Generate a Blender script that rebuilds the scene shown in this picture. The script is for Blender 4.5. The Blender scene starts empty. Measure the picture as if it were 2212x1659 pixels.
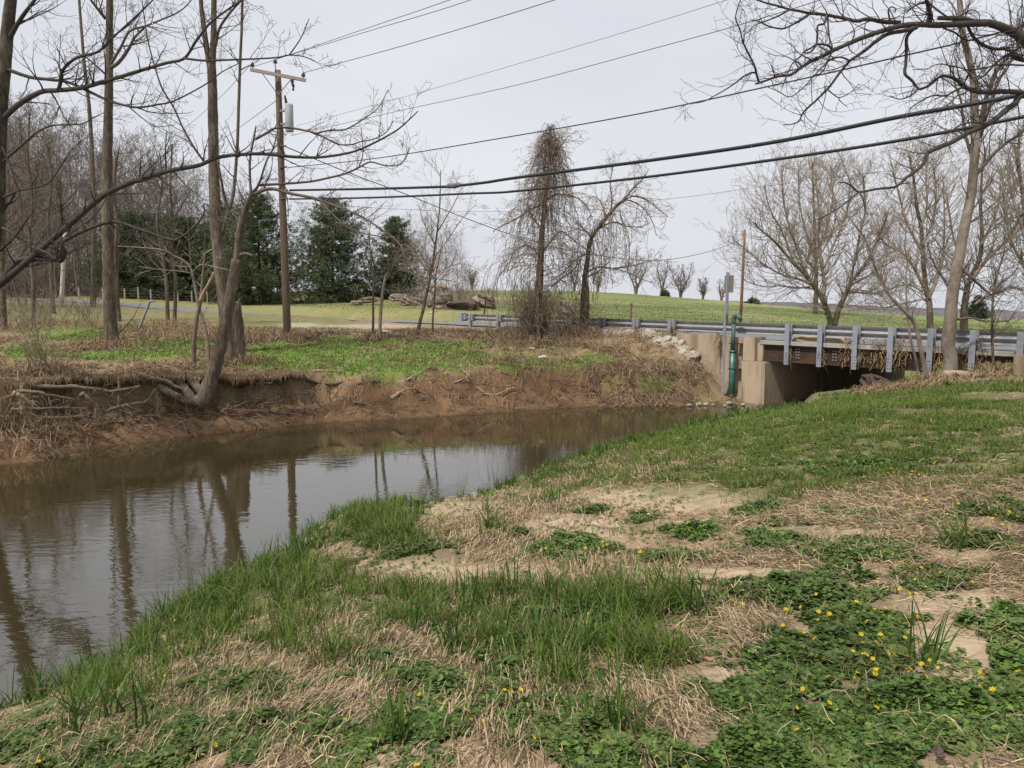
import bpy, math, random
import numpy as np

rad = math.radians
R = np.random.default_rng(7)
RN = random.Random(11)
SC = bpy.context.scene
COL = SC.collection

# ------------------------------------------------------------------ camera model
F, CX, CY = 1671.0, 1106.0, 829.5
PITCH, CAMZ = rad(6.1), 4.05
cp, sp = math.cos(PITCH), math.sin(PITCH)


def P(px, py, Y):
    u, v = (px - CX) / F, (CY - py) / F
    dy = cp + v * sp
    t = Y / dy
    return np.array([t * u, Y, CAMZ + t * (-sp + v * cp)])


def G0(px, py, z=0.0):
    u, v = (px - CX) / F, (CY - py) / F
    dz = -sp + v * cp
    t = (z - CAMZ) / dz
    return np.array([t * u, t * (cp + v * sp), z])


def proj(x, y, z):
    rz = z - CAMZ
    w = np.maximum(y * cp - rz * sp, 0.05)
    v = y * sp + rz * cp
    return CX + F * x / w, CY - F * v / w


# ------------------------------------------------------------------ noise
def _h(ix, iy, s):
    n = np.sin(ix * 127.1 + iy * 311.7 + s * 74.7) * 43758.5453
    return n - np.floor(n)


def vn(x, y, s=0.0):
    ix, iy = np.floor(x), np.floor(y)
    fx, fy = x - ix, y - iy
    fx = fx * fx * (3 - 2 * fx)
    fy = fy * fy * (3 - 2 * fy)
    a, b = _h(ix, iy, s), _h(ix + 1, iy, s)
    c, d = _h(ix, iy + 1, s), _h(ix + 1, iy + 1, s)
    return (a + (b - a) * fx) * (1 - fy) + (c + (d - c) * fx) * fy


def fbm(x, y, s=0.0, o=4):
    r, a, t = 0, 0.5, 0
    for i in range(o):
        r = r + a * vn(x, y, s + i * 3.1)
        t += a
        a *= 0.5
        x, y = x * 2.03 + 11.3, y * 2.03 + 5.7
    return r / t


def sstep(a, b, x):
    t = np.clip((x - a) / (b - a), 0, 1)
    return t * t * (3 - 2 * t)


# ------------------------------------------------------------------ materials
def mat(name, base, rough=0.9, var=0.25, scale=6.0, stretch=(1, 1, 1), bump=0.0, bscale=None, spec=0.2,
        attr=False, trans=0.0, metal=0.0, dark=None, dscale=1.5, damt=0.5):
    m = bpy.data.materials.new(name)
    m.use_nodes = True
    nt = m.node_tree
    N, L = nt.nodes, nt.links
    b = N['Principled BSDF']
    out = N['Material Output']
    tc = N.new('ShaderNodeTexCoord')
    mp = N.new('ShaderNodeMapping')
    mp.inputs['Scale'].default_value = stretch
    L.new(tc.outputs['Object'], mp.inputs[0])
    nz = N.new('ShaderNodeTexNoise')
    nz.inputs['Scale'].default_value = scale
    nz.inputs['Detail'].default_value = 5
    nz.inputs['Roughness'].default_value = 0.65
    L.new(mp.outputs[0], nz.inputs['Vector'])
    mr = N.new('ShaderNodeMapRange')
    mr.inputs[1].default_value = 0.25
    mr.inputs[2].default_value = 0.75
    mr.inputs[3].default_value = 1 - var
    mr.inputs[4].default_value = 1 + var
    L.new(nz.outputs['Fac'], mr.inputs[0])
    if attr:
        src = N.new('ShaderNodeVertexColor')
        src.layer_name = 'Col'
        csock = src.outputs[0]
    else:
        src = N.new('ShaderNodeRGB')
        src.outputs[0].default_value = (*base, 1)
        csock = src.outputs[0]
    if dark is not None:
        n2 = N.new('ShaderNodeTexNoise')
        n2.inputs['Scale'].default_value = dscale
        n2.inputs['Detail'].default_value = 6
        L.new(mp.outputs[0], n2.inputs['Vector'])
        r2 = N.new('ShaderNodeMapRange')
        r2.inputs[1].default_value = 0.45
        r2.inputs[2].default_value = 0.62
        r2.inputs[3].default_value = 0
        r2.inputs[4].default_value = damt
        L.new(n2.outputs['Fac'], r2.inputs[0])
        mx = N.new('ShaderNodeMixRGB')
        mx.inputs[2].default_value = (*dark, 1)
        L.new(r2.outputs[0], mx.inputs[0])
        L.new(csock, mx.inputs[1])
        csock = mx.outputs[0]
    vm = N.new('ShaderNodeVectorMath')
    vm.operation = 'SCALE'
    L.new(csock, vm.inputs[0])
    L.new(mr.outputs[0], vm.inputs['Scale'])
    L.new(vm.outputs[0], b.inputs['Base Color'])
    b.inputs['Roughness'].default_value = rough
    b.inputs['Metallic'].default_value = metal
    b.inputs['Specular IOR Level'].default_value = spec
    if bump > 0:
        nb = N.new('ShaderNodeTexNoise')
        nb.inputs['Scale'].default_value = bscale or scale * 2
        nb.inputs['Detail'].default_value = 6
        L.new(mp.outputs[0], nb.inputs['Vector'])
        bp = N.new('ShaderNodeBump')
        bp.inputs['Strength'].default_value = min(bump, 1)
        bp.inputs['Distance'].default_value = 0.03
        L.new(nb.outputs['Fac'], bp.inputs['Height'])
        L.new(bp.outputs[0], b.inputs['Normal'])
    if trans > 0:
        tr = N.new('ShaderNodeBsdfTranslucent')
        L.new(vm.outputs[0], tr.inputs[0])
        ms = N.new('ShaderNodeMixShader')
        ms.inputs[0].default_value = trans
        L.new(b.outputs[0], ms.inputs[1])
        L.new(tr.outputs[0], ms.inputs[2])
        L.new(ms.outputs[0], out.inputs[0])
    return m


M = {}
M['ground'] = mat('ground_soil', (0, 0, 0), 0.95, 0.22, 9.0, attr=True, bump=0.7, bscale=14, spec=0.1)
M['road'] = mat('asphalt', (0.16, 0.165, 0.175), 0.9, 0.15, 3.0)
M['bark'] = mat('brown_bark', (0.100, 0.076, 0.054), 0.95, 0.6, 16, (1, 1, 0.25), 1.0, 24, dark=(0.17, 0.145, 0.105), dscale=4, damt=0.7)
M['barkd'] = mat('dark_bark', (0.060, 0.046, 0.036), 0.95, 0.5, 14, (1, 1, 0.4), 1.0, 22, dark=(0.125, 0.12, 0.075), dscale=5, damt=0.7)
M['barkp'] = mat('pale_bark', (0.215, 0.18, 0.145), 0.9, 0.3, 9, (1, 1, 0.5), 0.6, 14, dark=(0.13, 0.10, 0.075), dscale=4)
M['twig'] = mat('twig_bark', (0.115, 0.092, 0.075), 0.95, 0.25, 3)
M['twigd'] = mat('dark_twig_bark', (0.06, 0.05, 0.042), 0.95, 0.25, 3)
M['twigr'] = mat('buff_twig_bark', (0.265, 0.215, 0.17), 0.95, 0.25, 3)
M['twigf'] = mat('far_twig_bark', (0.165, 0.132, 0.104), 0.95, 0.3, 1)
M['vine'] = mat('dry_vine', (0.20, 0.15, 0.11), 0.95, 0.3, 3)
M['grass'] = mat('grass_blade', (0, 0, 0), 0.6, 0.15, 20, attr=True, trans=0.3, spec=0.3)
M['straw'] = mat('dry_straw', (0, 0, 0), 0.8, 0.15, 20, attr=True, trans=0.12, spec=0.2)
M['leaf'] = mat('green_leaf', (0, 0, 0), 0.55, 0.12, 30, attr=True, trans=0.2, spec=0.18)
M['needle'] = mat('pine_needles', (0, 0, 0), 0.7, 0.2, 4, attr=True, trans=0.2, spec=0.2)
M['petal'] = mat('yellow_petal', (0, 0, 0), 0.5, 0.05, 20, attr=True, trans=0.25, spec=0.3)
M['conc'] = mat('stained_concrete', (0.37, 0.295, 0.21), 0.9, 0.22, 3.5, (1, 1, 0.16), 0.35, 40, dark=(0.19, 0.135, 0.085), dscale=2.2, damt=0.75)
M['deck'] = mat('grey_concrete', (0.33, 0.31, 0.28), 0.9, 0.2, 4, bump=0.3, bscale=20)
M['steel'] = mat('weathered_steel', (0.052, 0.034, 0.026), 0.75, 0.25, 3, bump=0.1, dark=(0.09, 0.05, 0.03))
M['bolt'] = mat('bolt_steel', (0.30, 0.29, 0.27), 0.5, 0.1, 20)
M['galv'] = mat('galvanised_steel', (0.35, 0.372, 0.42), 0.5, 0.12, 6, (1, 1, 0.4), 0.0, spec=0.5, metal=0.5, dark=(0.32, 0.33, 0.37), dscale=5)
M['rail'] = mat('rail_steel', (0.37, 0.375, 0.385), 0.5, 0.12, 6, metal=0.45, dark=(0.28, 0.28, 0.29), dscale=5)
M['galvd'] = mat('dull_galvanised_steel', (0.26, 0.27, 0.30), 0.6, 0.2, 8, metal=0.2, dark=(0.16, 0.15, 0.15))
M['sign'] = mat('sign_back', (0.17, 0.15, 0.135), 0.6, 0.12, 8, metal=0.1)
M['green'] = mat('green_pipe_paint', (0.025, 0.085, 0.068), 0.35, 0.2, 5, spec=0.5, dark=(0.10, 0.2, 0.17), dscale=3, damt=0.4)
M['greend'] = mat('dull_green_pipe', (0.07, 0.105, 0.095), 0.6, 0.15, 9, spec=0.4)
M['wood'] = mat('pole_wood', (0.145, 0.102, 0.074), 0.9, 0.3, 10, (1, 1, 0.08), 0.4, 16, dark=(0.085, 0.05, 0.036), damt=0.6)
M['woodg'] = mat('grey_timber', (0.33, 0.29, 0.25), 0.9, 0.2, 10, (0.3, 1, 1), 0.2, 16)
M['woodp'] = mat('pale_pole_wood', (0.42, 0.40, 0.36), 0.9, 0.2, 8, (1, 1, 0.1), 0.3)
M['drift'] = mat('drift_wood', (0.17, 0.125, 0.09), 0.9, 0.3, 12, bump=0.6, bscale=20, dark=(0.09, 0.065, 0.045))
M['driftp'] = mat('pale_drift_wood', (0.34, 0.25, 0.17), 0.9, 0.25, 9, bump=0.5, bscale=14, dark=(0.2, 0.14, 0.09))
M['black'] = mat('cable_sheath', (0.018, 0.022, 0.022), 0.5, 0.1, 4, spec=0.4)
M['wire'] = mat('bare_wire', (0.11, 0.10, 0.105), 0.6, 0.1, 4)
M['case'] = mat('splice_case_grey', (0.13, 0.135, 0.13), 0.5, 0.15, 9)
M['can'] = mat('transformer_grey', (0.36, 0.38, 0.37), 0.45, 0.08, 6)
M['insul'] = mat('brown_porcelain', (0.022, 0.02, 0.02), 0.3, 0.1, 4, spec=0.5)
M['rockg'] = mat('grey_lichen_rock', (0.25, 0.205, 0.16), 0.95, 0.45, 5, bump=1.0, bscale=7, dark=(0.055, 0.04, 0.035), dscale=3, damt=0.8)
M['rockw'] = mat('white_limestone', (0.36, 0.325, 0.265), 0.9, 0.25, 5, bump=0.6, bscale=9, dark=(0.2, 0.15, 0.105), dscale=3, damt=0.6)
M['rockd'] = mat('dark_rock', (0.075, 0.055, 0.045), 0.95, 0.4, 5, bump=1.0, bscale=7, dark=(0.13, 0.09, 0.06))
M['white'] = mat('white_paint', (0.72, 0.71, 0.69), 0.7, 0.05, 2)
M['roof'] = mat('grey_shingle', (0.20, 0.19, 0.19), 0.9, 0.15, 6)
M['glass'] = mat('dark_glass', (0.03, 0.035, 0.04), 0.1, 0.05, 2, spec=0.5)
M['hill'] = mat('wooded_ridge', (0.135, 0.125, 0.135), 1.0, 0.3, 0.03, dark=(0.075, 0.075, 0.07), dscale=0.012, damt=0.6)


def water_mat():
    m = bpy.data.materials.new('creek_water')
    m.use_nodes = True
    N, L = m.node_tree.nodes, m.node_tree.links
    b = N['Principled BSDF']
    b.inputs['Base Color'].default_value = (0.034, 0.027, 0.012, 1)
    b.inputs['Roughness'].default_value = 0.035
    b.inputs['IOR'].default_value = 2.1
    b.inputs['Specular IOR Level'].default_value = 0.5
    tc = N.new('ShaderNodeTexCoord')
    mp = N.new('ShaderNodeMapping')
    mp.inputs['Rotation'].default_value = (0, 0, rad(-35))
    mp.inputs['Scale'].default_value = (0.7, 1.6, 1)
    L.new(tc.outputs['Object'], mp.inputs[0])
    n1 = N.new('ShaderNodeTexNoise')
    n1.inputs['Scale'].default_value = 3.4
    n1.inputs['Detail'].default_value = 3
    L.new(mp.outputs[0], n1.inputs['Vector'])
    n2 = N.new('ShaderNodeTexNoise')
    n2.inputs['Scale'].default_value = 0.22
    n2.inputs['Detail'].default_value = 2
    L.new(mp.outputs[0], n2.inputs['Vector'])
    r2 = N.new('ShaderNodeMapRange')
    r2.inputs[1].default_value = 0.38
    r2.inputs[2].default_value = 0.66
    r2.inputs[3].default_value = 0.05
    r2.inputs[4].default_value = 0.38
    L.new(n2.outputs['Fac'], r2.inputs[0])
    bp = N.new('ShaderNodeBump')
    bp.inputs['Distance'].default_value = 0.013
    L.new(r2.outputs[0], bp.inputs['Strength'])
    L.new(n1.outputs['Fac'], bp.inputs['Height'])
    L.new(bp.outputs[0], b.inputs['Normal'])
    return m


M['water'] = water_mat()


# ------------------------------------------------------------------ mesh collection
class Part:
    def __init__(s):
        s.V, s.F, s.C, s.n = [], [], [], 0

    def add(s, V, Fs, C=None):
        V = np.asarray(V, float)
        if not isinstance(Fs, list):
            Fs = [Fs]
        s.V.append(V)
        for f in Fs:
            s.F.append(np.asarray(f, np.int64) + s.n)
        if C is not None:
            C = np.asarray(C, float)
            if C.ndim == 1:
                C = np.tile(C, (len(V), 1))
            s.C.append(C)
        s.n += len(V)
        return s

    def mesh(s, name, off=(0, 0, 0), smooth=False):
        V = np.concatenate(s.V) - np.asarray(off, float)
        me = bpy.data.meshes.new(name)
        me.vertices.add(len(V))
        me.vertices.foreach_set('co', V.ravel().astype(np.float32))
        idx = np.concatenate([f.ravel() for f in s.F])
        tot = np.concatenate([np.full(len(f), f.shape[1]) for f in s.F])
        st = np.concatenate([[0], np.cumsum(tot)[:-1]])
        me.loops.add(len(idx))
        me.loops.foreach_set('vertex_index', idx.astype(np.int32))
        me.polygons.add(len(tot))
        me.polygons.foreach_set('loop_start', st.astype(np.int32))
        me.polygons.foreach_set('loop_total', tot.astype(np.int32))
        me.polygons.foreach_set('use_smooth', np.full(len(tot), bool(smooth)))
        if s.C:
            C = np.concatenate(s.C)
            a = me.color_attributes.new('Col', 'FLOAT_COLOR', 'POINT')
            a.data.foreach_set('color', np.c_[C, np.ones(len(C))].ravel().astype(np.float32))
        me.update(calc_edges=True)
        me.validate()
        return me


def obj(name, part, m, parent=None, smooth=False, off=None):
    o_off = (0, 0, 0) if parent is None else tuple(parent['_loc'])
    if off is not None:
        o_off = tuple(off)
    me = part.mesh(name, o_off, smooth)
    me.materials.append(m)
    o = bpy.data.objects.new(name, me)
    COL.objects.link(o)
    if parent is not None:
        o.parent = parent
    elif off is not None:
        o.location = off
    return o


def tag(o, label, cat, group=None, kind=None):
    if label:
        o['label'] = label
    if cat:
        o['category'] = cat
    if group:
        o['group'] = group
    if kind:
        o['kind'] = kind
    return o


def thing(name, label, cat, loc=(0, 0, 0), group=None):
    o = bpy.data.objects.new(name, None)
    o.location = tuple(float(c) for c in loc)
    o['_loc'] = [float(c) for c in loc]
    COL.objects.link(o)
    return tag(o, label, cat, group)


def sub(name, part, m, parentobj, root, smooth=False):
    """a sub-part: parentobj is a part (mesh already in root space)"""
    me = part.mesh(name, tuple(root['_loc']), smooth)
    me.materials.append(m)
    o = bpy.data.objects.new(name, me)
    COL.objects.link(o)
    o.parent = parentobj
    return o


def dup(root, loc, rz=0.0, sc=1.0, label=None, group=None):
    r = root.copy()
    COL.objects.link(r)
    r.location = tuple(float(c) for c in loc)
    r.rotation_euler = (0, 0, rz)
    r.scale = (sc, sc, sc)
    if label:
        r['label'] = label
    if group:
        r['group'] = group
    for ch in list(root.children):
        c = ch.copy()
        COL.objects.link(c)
        c.parent = r
        for g in ch.children:
            d = g.copy()
            COL.objects.link(d)
            d.parent = c
    return r


def box(c, size, ax=None):
    """box centre c, full size, axes rows ax"""
    ax = np.eye(3) if ax is None else np.asarray(ax, float)
    h = np.asarray(size, float) / 2
    s = np.array([[-1, -1, -1], [1, -1, -1], [1, 1, -1], [-1, 1, -1], [-1, -1, 1], [1, -1, 1], [1, 1, 1], [-1, 1, 1]])
    V = np.asarray(c, float) + (s * h) @ ax
    Fq = np.array([[0, 3, 2, 1], [4, 5, 6, 7], [0, 1, 5, 4], [1, 2, 6, 5], [2, 3, 7, 6], [3, 0, 4, 7]])
    return V, Fq


def cr(pts, per=6):
    """Catmull-Rom resample of points (n,d)"""
    p = np.asarray(pts, float)
    if len(p) < 3:
        t = np.linspace(0, 1, per + 1)[:, None]
        return p[0] * (1 - t) + p[-1] * t
    q = np.vstack([2 * p[0] - p[1], p, 2 * p[-1] - p[-2]])
    out = []
    for i in range(1, len(q) - 2):
        t = np.linspace(0, 1, per, endpoint=False)[:, None]
        a, b, c, d = q[i - 1], q[i], q[i + 1], q[i + 2]
        out.append(0.5 * ((2 * b) + (-a + c) * t + (2 * a - 5 * b + 4 * c - d) * t ** 2 + (-a + 3 * b - 3 * c + d) * t ** 3))
    out.append(p[-1:])
    return np.vstack(out)


def tube(pts, r, sides=8, lump=0.0, cap=True):
    p = np.asarray(pts, float)
    n = len(p)
    r = np.broadcast_to(np.asarray(r, float), (n,)).copy()
    t = np.gradient(p, axis=0)
    t /= np.linalg.norm(t, axis=1)[:, None] + 1e-9
    ref = np.array([0.31, -0.93, 0.2]) if abs(t[:, 2]).mean() > 0.6 else np.array([0.05, 0.1, 1.0])
    e1 = np.cross(t, ref)
    e1 /= np.linalg.norm(e1, axis=1)[:, None] + 1e-9
    e2 = np.cross(t, e1)
    a = np.linspace(0, 2 * math.pi, sides, endpoint=False)
    rr = r[:, None] * np.ones(sides)
    if lump:
        rr = rr * (1 + lump * (R.random((n, sides)) - 0.5))
    V = p[:, None, :] + rr[..., None] * (np.cos(a)[None, :, None] * e1[:, None, :] + np.sin(a)[None, :, None] * e2[:, None, :])
    V = V.reshape(-1, 3)
    i = np.arange(n - 1)[:, None] * sides
    k = np.arange(sides)[None, :]
    k2 = (k + 1) % sides
    Q = np.stack([i + k, i + k2, i + sides + k2, i + sides + k], -1).reshape(-1, 4)
    Fs = [Q]
    if cap:
        Fs.append(np.arange(sides)[None, ::-1])
        Fs.append((np.arange(sides) + (n - 1) * sides)[None, :])
    return V, Fs


def prisms(segs, sides=3):
    """segs (n,8): p0 p1 r0 r1"""
    s = np.asarray(segs, float)
    p0, p1, r0, r1 = s[:, :3], s[:, 3:6], s[:, 6], s[:, 7]
    d = p1 - p0
    L = np.linalg.norm(d, axis=1)[:, None] + 1e-9
    d = d / L
    ref = np.where(np.abs(d[:, 2:3]) > 0.8, np.array([[1.0, 0, 0]]), np.array([[0, 0, 1.0]]))
    e1 = np.cross(d, ref)
    e1 /= np.linalg.norm(e1, axis=1)[:, None] + 1e-9
    e2 = np.cross(d, e1)
    a = np.linspace(0, 2 * math.pi, sides, endpoint=False) + 0.3
    off = np.cos(a)[None, :, None] * e1[:, None, :] + np.sin(a)[None, :, None] * e2[:, None, :]
    V = np.concatenate([p0[:, None] + off * r0[:, None, None], (p1 + d * np.minimum(L * 0.04, 0.02))[:, None] + off * r1[:, None, None]], 1)
    n = len(s)
    base = np.arange(n)[:, None] * (2 * sides)
    k = np.arange(sides)[None, :]
    k2 = (k + 1) % sides
    Q = np.stack([base + k, base + k2, base + sides + k2, base + sides + k], -1).reshape(-1, 4)
    return V.reshape(-1, 3), Q


# ------------------------------------------------------------------ recursive twigs
def grow(segs, p, d, L, r, lvl, up=0.08, wig=0.22, nseg=5, fork=0.75, minr=0.004, lenf=0.55, ang=(0.55, 1.1)):
    rnd = RN
    px, py, pz = p
    dx, dy, dz = d
    st = L / nseg
    side = 1 if rnd.random() < 0.5 else -1
    for k in range(nseg):
        dx += (rnd.random() - 0.5) * wig * 2
        dy += (rnd.random() - 0.5) * wig * 2
        dz += (rnd.random() - 0.5) * wig * 2 + up
        n = math.sqrt(dx * dx + dy * dy + dz * dz) + 1e-9
        dx, dy, dz = dx / n, dy / n, dz / n
        qx, qy, qz = px + dx * st, py + dy * st, pz + dz * st
        ra = max(r * (1 - 0.8 * k / nseg), minr)
        rb = max(r * (1 - 0.8 * (k + 1) / nseg), minr * 0.8)
        segs.append((px, py, pz, qx, qy, qz, ra, rb))
        px, py, pz = qx, qy, qz
        if lvl > 0 and k >= 1 and rnd.random() < fork:
            a = rnd.uniform(*ang)
            side = -side
            # random perpendicular
            rx, ry, rz = rnd.gauss(0, 1), rnd.gauss(0, 1), rnd.gauss(0, 1) * 0.7
            dt = rx * dx + ry * dy + rz * dz
            rx, ry, rz = rx - dt * dx, ry - dt * dy, rz - dt * dz
            n = math.sqrt(rx * rx + ry * ry + rz * rz) + 1e-9
            s_, c_ = math.sin(a) / n, math.cos(a)
            nd = (dx * c_ + rx * s_, dy * c_ + ry * s_, dz * c_ + rz * s_)
            grow(segs, (px, py, pz), nd, L * lenf * rnd.uniform(0.7, 1.25) * (1 - 0.35 * k / nseg), ra * 0.62, lvl - 1, up, wig * 1.15,
                 max(3, nseg - 1), fork, minr, lenf, ang)


class Tree:
    """bare tree: trunk part + crown part, world coordinates"""

    def __init__(s):
        s.trunk, s.crown, s.segs = Part(), Part(), []

    def limb(s, pts, r0, r1, trunk=False, sides=7, per=6, lump=0.12, twigs=0, tl=1.2, tr=None, lvl=2, minr=0.004, up=0.06, start=0.1,
             wig=0.22, fork=0.75, droop=None, toward=0.6, jit=0.0):
        c = cr(pts, per)
        if jit:
            nz = R.normal(0, jit, c.shape)
            nz[0] = 0
            c = c + nz
        r = r0 + (r1 - r0) * np.linspace(0, 1, len(c)) ** 0.85
        (s.trunk if trunk else s.crown).add(*tube(c, r, sides, lump))
        n = len(c)
        for _ in range(twigs):
            f = start + (1 - start) * RN.random()
            i = min(int(f * (n - 1)), n - 2)
            t = c[i + 1] - c[i]
            t = t / (np.linalg.norm(t) + 1e-9)
            v = np.array([RN.gauss(0, 1), RN.gauss(0, 1), RN.gauss(0, 1) * 0.8 + 0.25])
            v = v - t * v.dot(t)
            v /= np.linalg.norm(v) + 1e-9
            d = t * toward + v * RN.uniform(0.5, 1.0)
            d /= np.linalg.norm(d)
            rr = min(r[i] * 0.5, tr or 9)
            grow(s.segs, tuple(c[i]), tuple(d), tl * RN.uniform(0.45, 1.25) * (1.1 - 0.5 * f), max(rr, minr), lvl, up, wig, 5, fork, minr)
        return c

    def done(s, name, label, base, mt, mw, cat='tree', group=None):
        root = thing(name, label, cat, base, group)
        if s.trunk.n:
            obj('trunk', s.trunk, mt, root, True)
        if s.segs:
            s.crown.add(*prisms(s.segs))
        if s.crown.n:
            obj('crown', s.crown, mw, root, True)
        return root


def bare_tree(seed, H, r0, crown0=0.25, nl=16, spread=0.55, lvl=3, minr=0.012, up=0.10, ll=0.45, stems=None, fork=0.8, wig=0.2, lean=0.0):
    """generic bare tree standing on the origin"""
    RN.seed(seed)
    t = Tree()
    if stems is None:
        stems = [[(0, 0, -0.3), (RN.uniform(-.2, .2), RN.uniform(-.2, .2), H * 0.35), (lean + RN.uniform(-.5, .5), RN.uniform(-.5, .5), H * 0.7), (lean * 1.5 + RN.uniform(-.6, .6), RN.uniform(-.6, .6), H)]]
    for st in stems:
        c = cr(np.array(st), 8)
        n = len(c)
        r = r0 * (1 - 0.93 * np.linspace(0, 1, n))
        t.trunk.add(*tube(c, np.maximum(r, minr), 7, 0.12))
        for k in range(nl):
            f = crown0 + (1 - crown0) * (k + RN.random()) / nl
            i = min(int(f * (n - 1)), n - 2)
            a = k * 2.4 + RN.uniform(-.6, .6)
            el = spread * (1 - 0.4 * f)
            d = (math.cos(a) * math.sin(el + .35), math.sin(a) * math.sin(el + .35), math.cos(el + .35))
            L = H * ll * (1.15 - 0.75 * f) * RN.uniform(0.75, 1.2)
            grow(t.segs, tuple(c[i]), d, L, max(r[i] * 0.5, minr * 2), lvl, up, wig, 6, fork, minr)
    return t


# ------------------------------------------------------------------ road frame
A3, B3 = P(1000, 678, 47.4), P(2212, 718, 23.6)
A2, B2 = A3[:2], B3[:2]
U2 = (B2 - A2) / np.linalg.norm(B2 - A2)
N2 = np.array([-U2[1], U2[0]])


def S(px, t=0.0):
    a = (px - CX) / F / 1.001
    o = A2 + N2 * t
    return (a * o[1] - o[0]) / (U2[0] - a * U2[1])


def RP(s, t, z):
    q = A2 + U2 * s + N2 * t
    return np.array([q[0], q[1], z])


AX = np.array([[U2[0], U2[1], 0], [N2[0], N2[1], 0], [0, 0, 1.0]])


def fbox(s0, s1, t0, t1, z0, z1):
    return box(RP((s0 + s1) / 2, (t0 + t1) / 2, (z0 + z1) / 2), (abs(s1 - s0), abs(t1 - t0), abs(z1 - z0)), AX)


DECK = 2.5
RT = 2.45   # road centre line offset
ROADC = []
for px in (3600, 2700, 2212, 1900, 1600, 1300, 1120):
    s = S(px, RT)
    q = RP(s, RT, 0)
    ROADC.append((q[0], q[1], DECK + (0.06 if px == 1120 else 0)))
for px, py, Y in ((940, 696, 55), (800, 693, 59), (620, 686, 64), (400, 668, 73), (200, 653, 84), (0, 643, 100), (-350, 630, 135)):
    ROADC.append(tuple(P(px, py, Y)))
ROADC = cr(np.array(ROADC), 6)


def poly_dist(x, y, pl, val=None):
    """distance to polyline; optionally value interpolated along"""
    best = np.full(x.shape, 1e9)
    bv = np.zeros(x.shape)
    for i in range(len(pl) - 1):
        ax, ay = pl[i][0], pl[i][1]
        bx, by = pl[i + 1][0], pl[i + 1][1]
        dx, dy = bx - ax, by - ay
        t = np.clip(((x - ax) * dx + (y - ay) * dy) / (dx * dx + dy * dy + 1e-12), 0, 1)
        d = np.hypot(x - ax - t * dx, y - ay - t * dy)
        m = d < best
        best = np.where(m, d, best)
        if val is not None:
            bv = np.where(m, val[i] + (val[i + 1] - val[i]) * t, bv)
    return best, bv


# ------------------------------------------------------------------ creek outline
CREST = [(0, 1540, 5.4), (200, 1420, 6.3), (400, 1310, 7.1), (600, 1212, 8.2), (690, 1150, 9.2), (745, 1110, 10.1), (800, 1100, 10.5), (900, 1092, 10.9), (1040, 1068, 11.6),
         (1120, 1035, 12.2), (1250, 988, 13.4), (1450, 936, 15.5), (1600, 895, 17.8), (1720, 881, 18.0)]
CR = [np.array([-30, -2, 1.1]), np.array([-14, 1.8, 1.1]), np.array([-7.5, 3.7, 1.1])] + [P(*c) for c in CREST]
CR = np.array(CR)
tg = np.gradient(CR[:, :2], axis=0)
tg /= np.linalg.norm(tg, axis=1)[:, None]
nrm = np.c_[-tg[:, 1], tg[:, 0]]
NEAR = [tuple(c[:2] + n * 1.25) for c, n in zip(CR, nrm)]
NEAR = [tuple(q) for q in cr(np.array(NEAR), 3)]
sR = S(1905)
for s_, t_ in ((sR - .2, -6.2), (sR + .5, -4.2), (sR + .5, -2), (sR + .4, 0), (sR + .3, 4), (sR + .4, 8), (sR, 13)):  # creek ends short behind the bridge; ground added there blocks light from behind
    NEAR.append(tuple(RP(s_, t_, 0)[:2]))
sL = S(1655)
FAR = [(-40, 11.5), (-22, 15.5)]
for px, py in ((0, 1006), (110, 985), (200, 968), (330, 953), (450, 939), (580, 926), (700, 914), (850, 906), (1000, 897), (1130, 888), (1250, 881), (1380, 879), (1500, 876), (1610, 874)):
    FAR.append(tuple(G0(px, py)[:2]))
for s_, t_ in ((sL - .6, -.3), (sL - .6, 4), (sL - .6, 9), (sL - 1, 13)):
    FAR.append(tuple(RP(s_, t_, 0)[:2]))
_f = np.array(FAR)
FAR = [tuple(q) for q in cr(_f[:16], 3)] + FAR[16:]
POLY = np.array(NEAR + FAR[::-1])


def inside(x, y):
    r = np.zeros(x.shape, bool)
    n = len(POLY)
    j = n - 1
    for i in range(n):
        xi, yi = POLY[i]
        xj, yj = POLY[j]
        c = ((yi > y) != (yj > y)) & (x < (xj - xi) * (y - yi) / (yj - yi + 1e-12) + xi)
        r ^= c
        j = i
    return r


# ------------------------------------------------------------------ base height by scattered points
CT = []


def ct(px, py, Y):
    CT.append(P(px, py, Y))


def cz(px, Y, z):
    CT.append(np.array([(px - CX) / F * Y, Y, z]))


for c in CREST:
    ct(*c)
for c in ((1800, 872, 17.8), (1900, 860, 17.5), (2050, 853, 16.8), (2212, 845, 16.3), (1106, 1659, 2.67), (2212, 1659, 2.5), (0, 1659, 3.6), (600, 1500, 3.9), (300, 1560, 4.1),
          (1100, 1300, 5.0), (1100, 1150, 7.4), (1500, 1300, 4.5), (1500, 1100, 7.1), (1900, 1100, 6.5), (2200, 1100, 6.3), (1900, 950, 10),
          (2200, 950, 9.7), (1500, 1000, 10.2), (1300, 1050, 9.6), (1750, 900, 13.5), (2000, 890, 13), (850, 1160, 8.2), (700, 1250, 6.8), (2400, 1100, 6.2), (2500, 850, 15)):
    ct(*c)
for x, y, z in ((0, 0, 2.35), (6, 0, 2.4), (-4, 0, 1.9), (-10, -2, 1.5), (12, 6, 2.4), (25, 10, 2.3), (25, -8, 2.6), (-30, -12, 1.8), (0, -14, 2.8), (40, 20, 2.3), (-45, 2, 1.6)):
    CT.append(np.array([x, y, z], float))
# behind the near crest on the right
for c in ((2048, 816, 24.3), (2002, 820, 23.2), (2146, 814, 22.2), (1930, 824, 26), (1960, 812, 26.5), (2230, 815, 21), (2400, 810, 22)):
    ct(*c)
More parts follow.
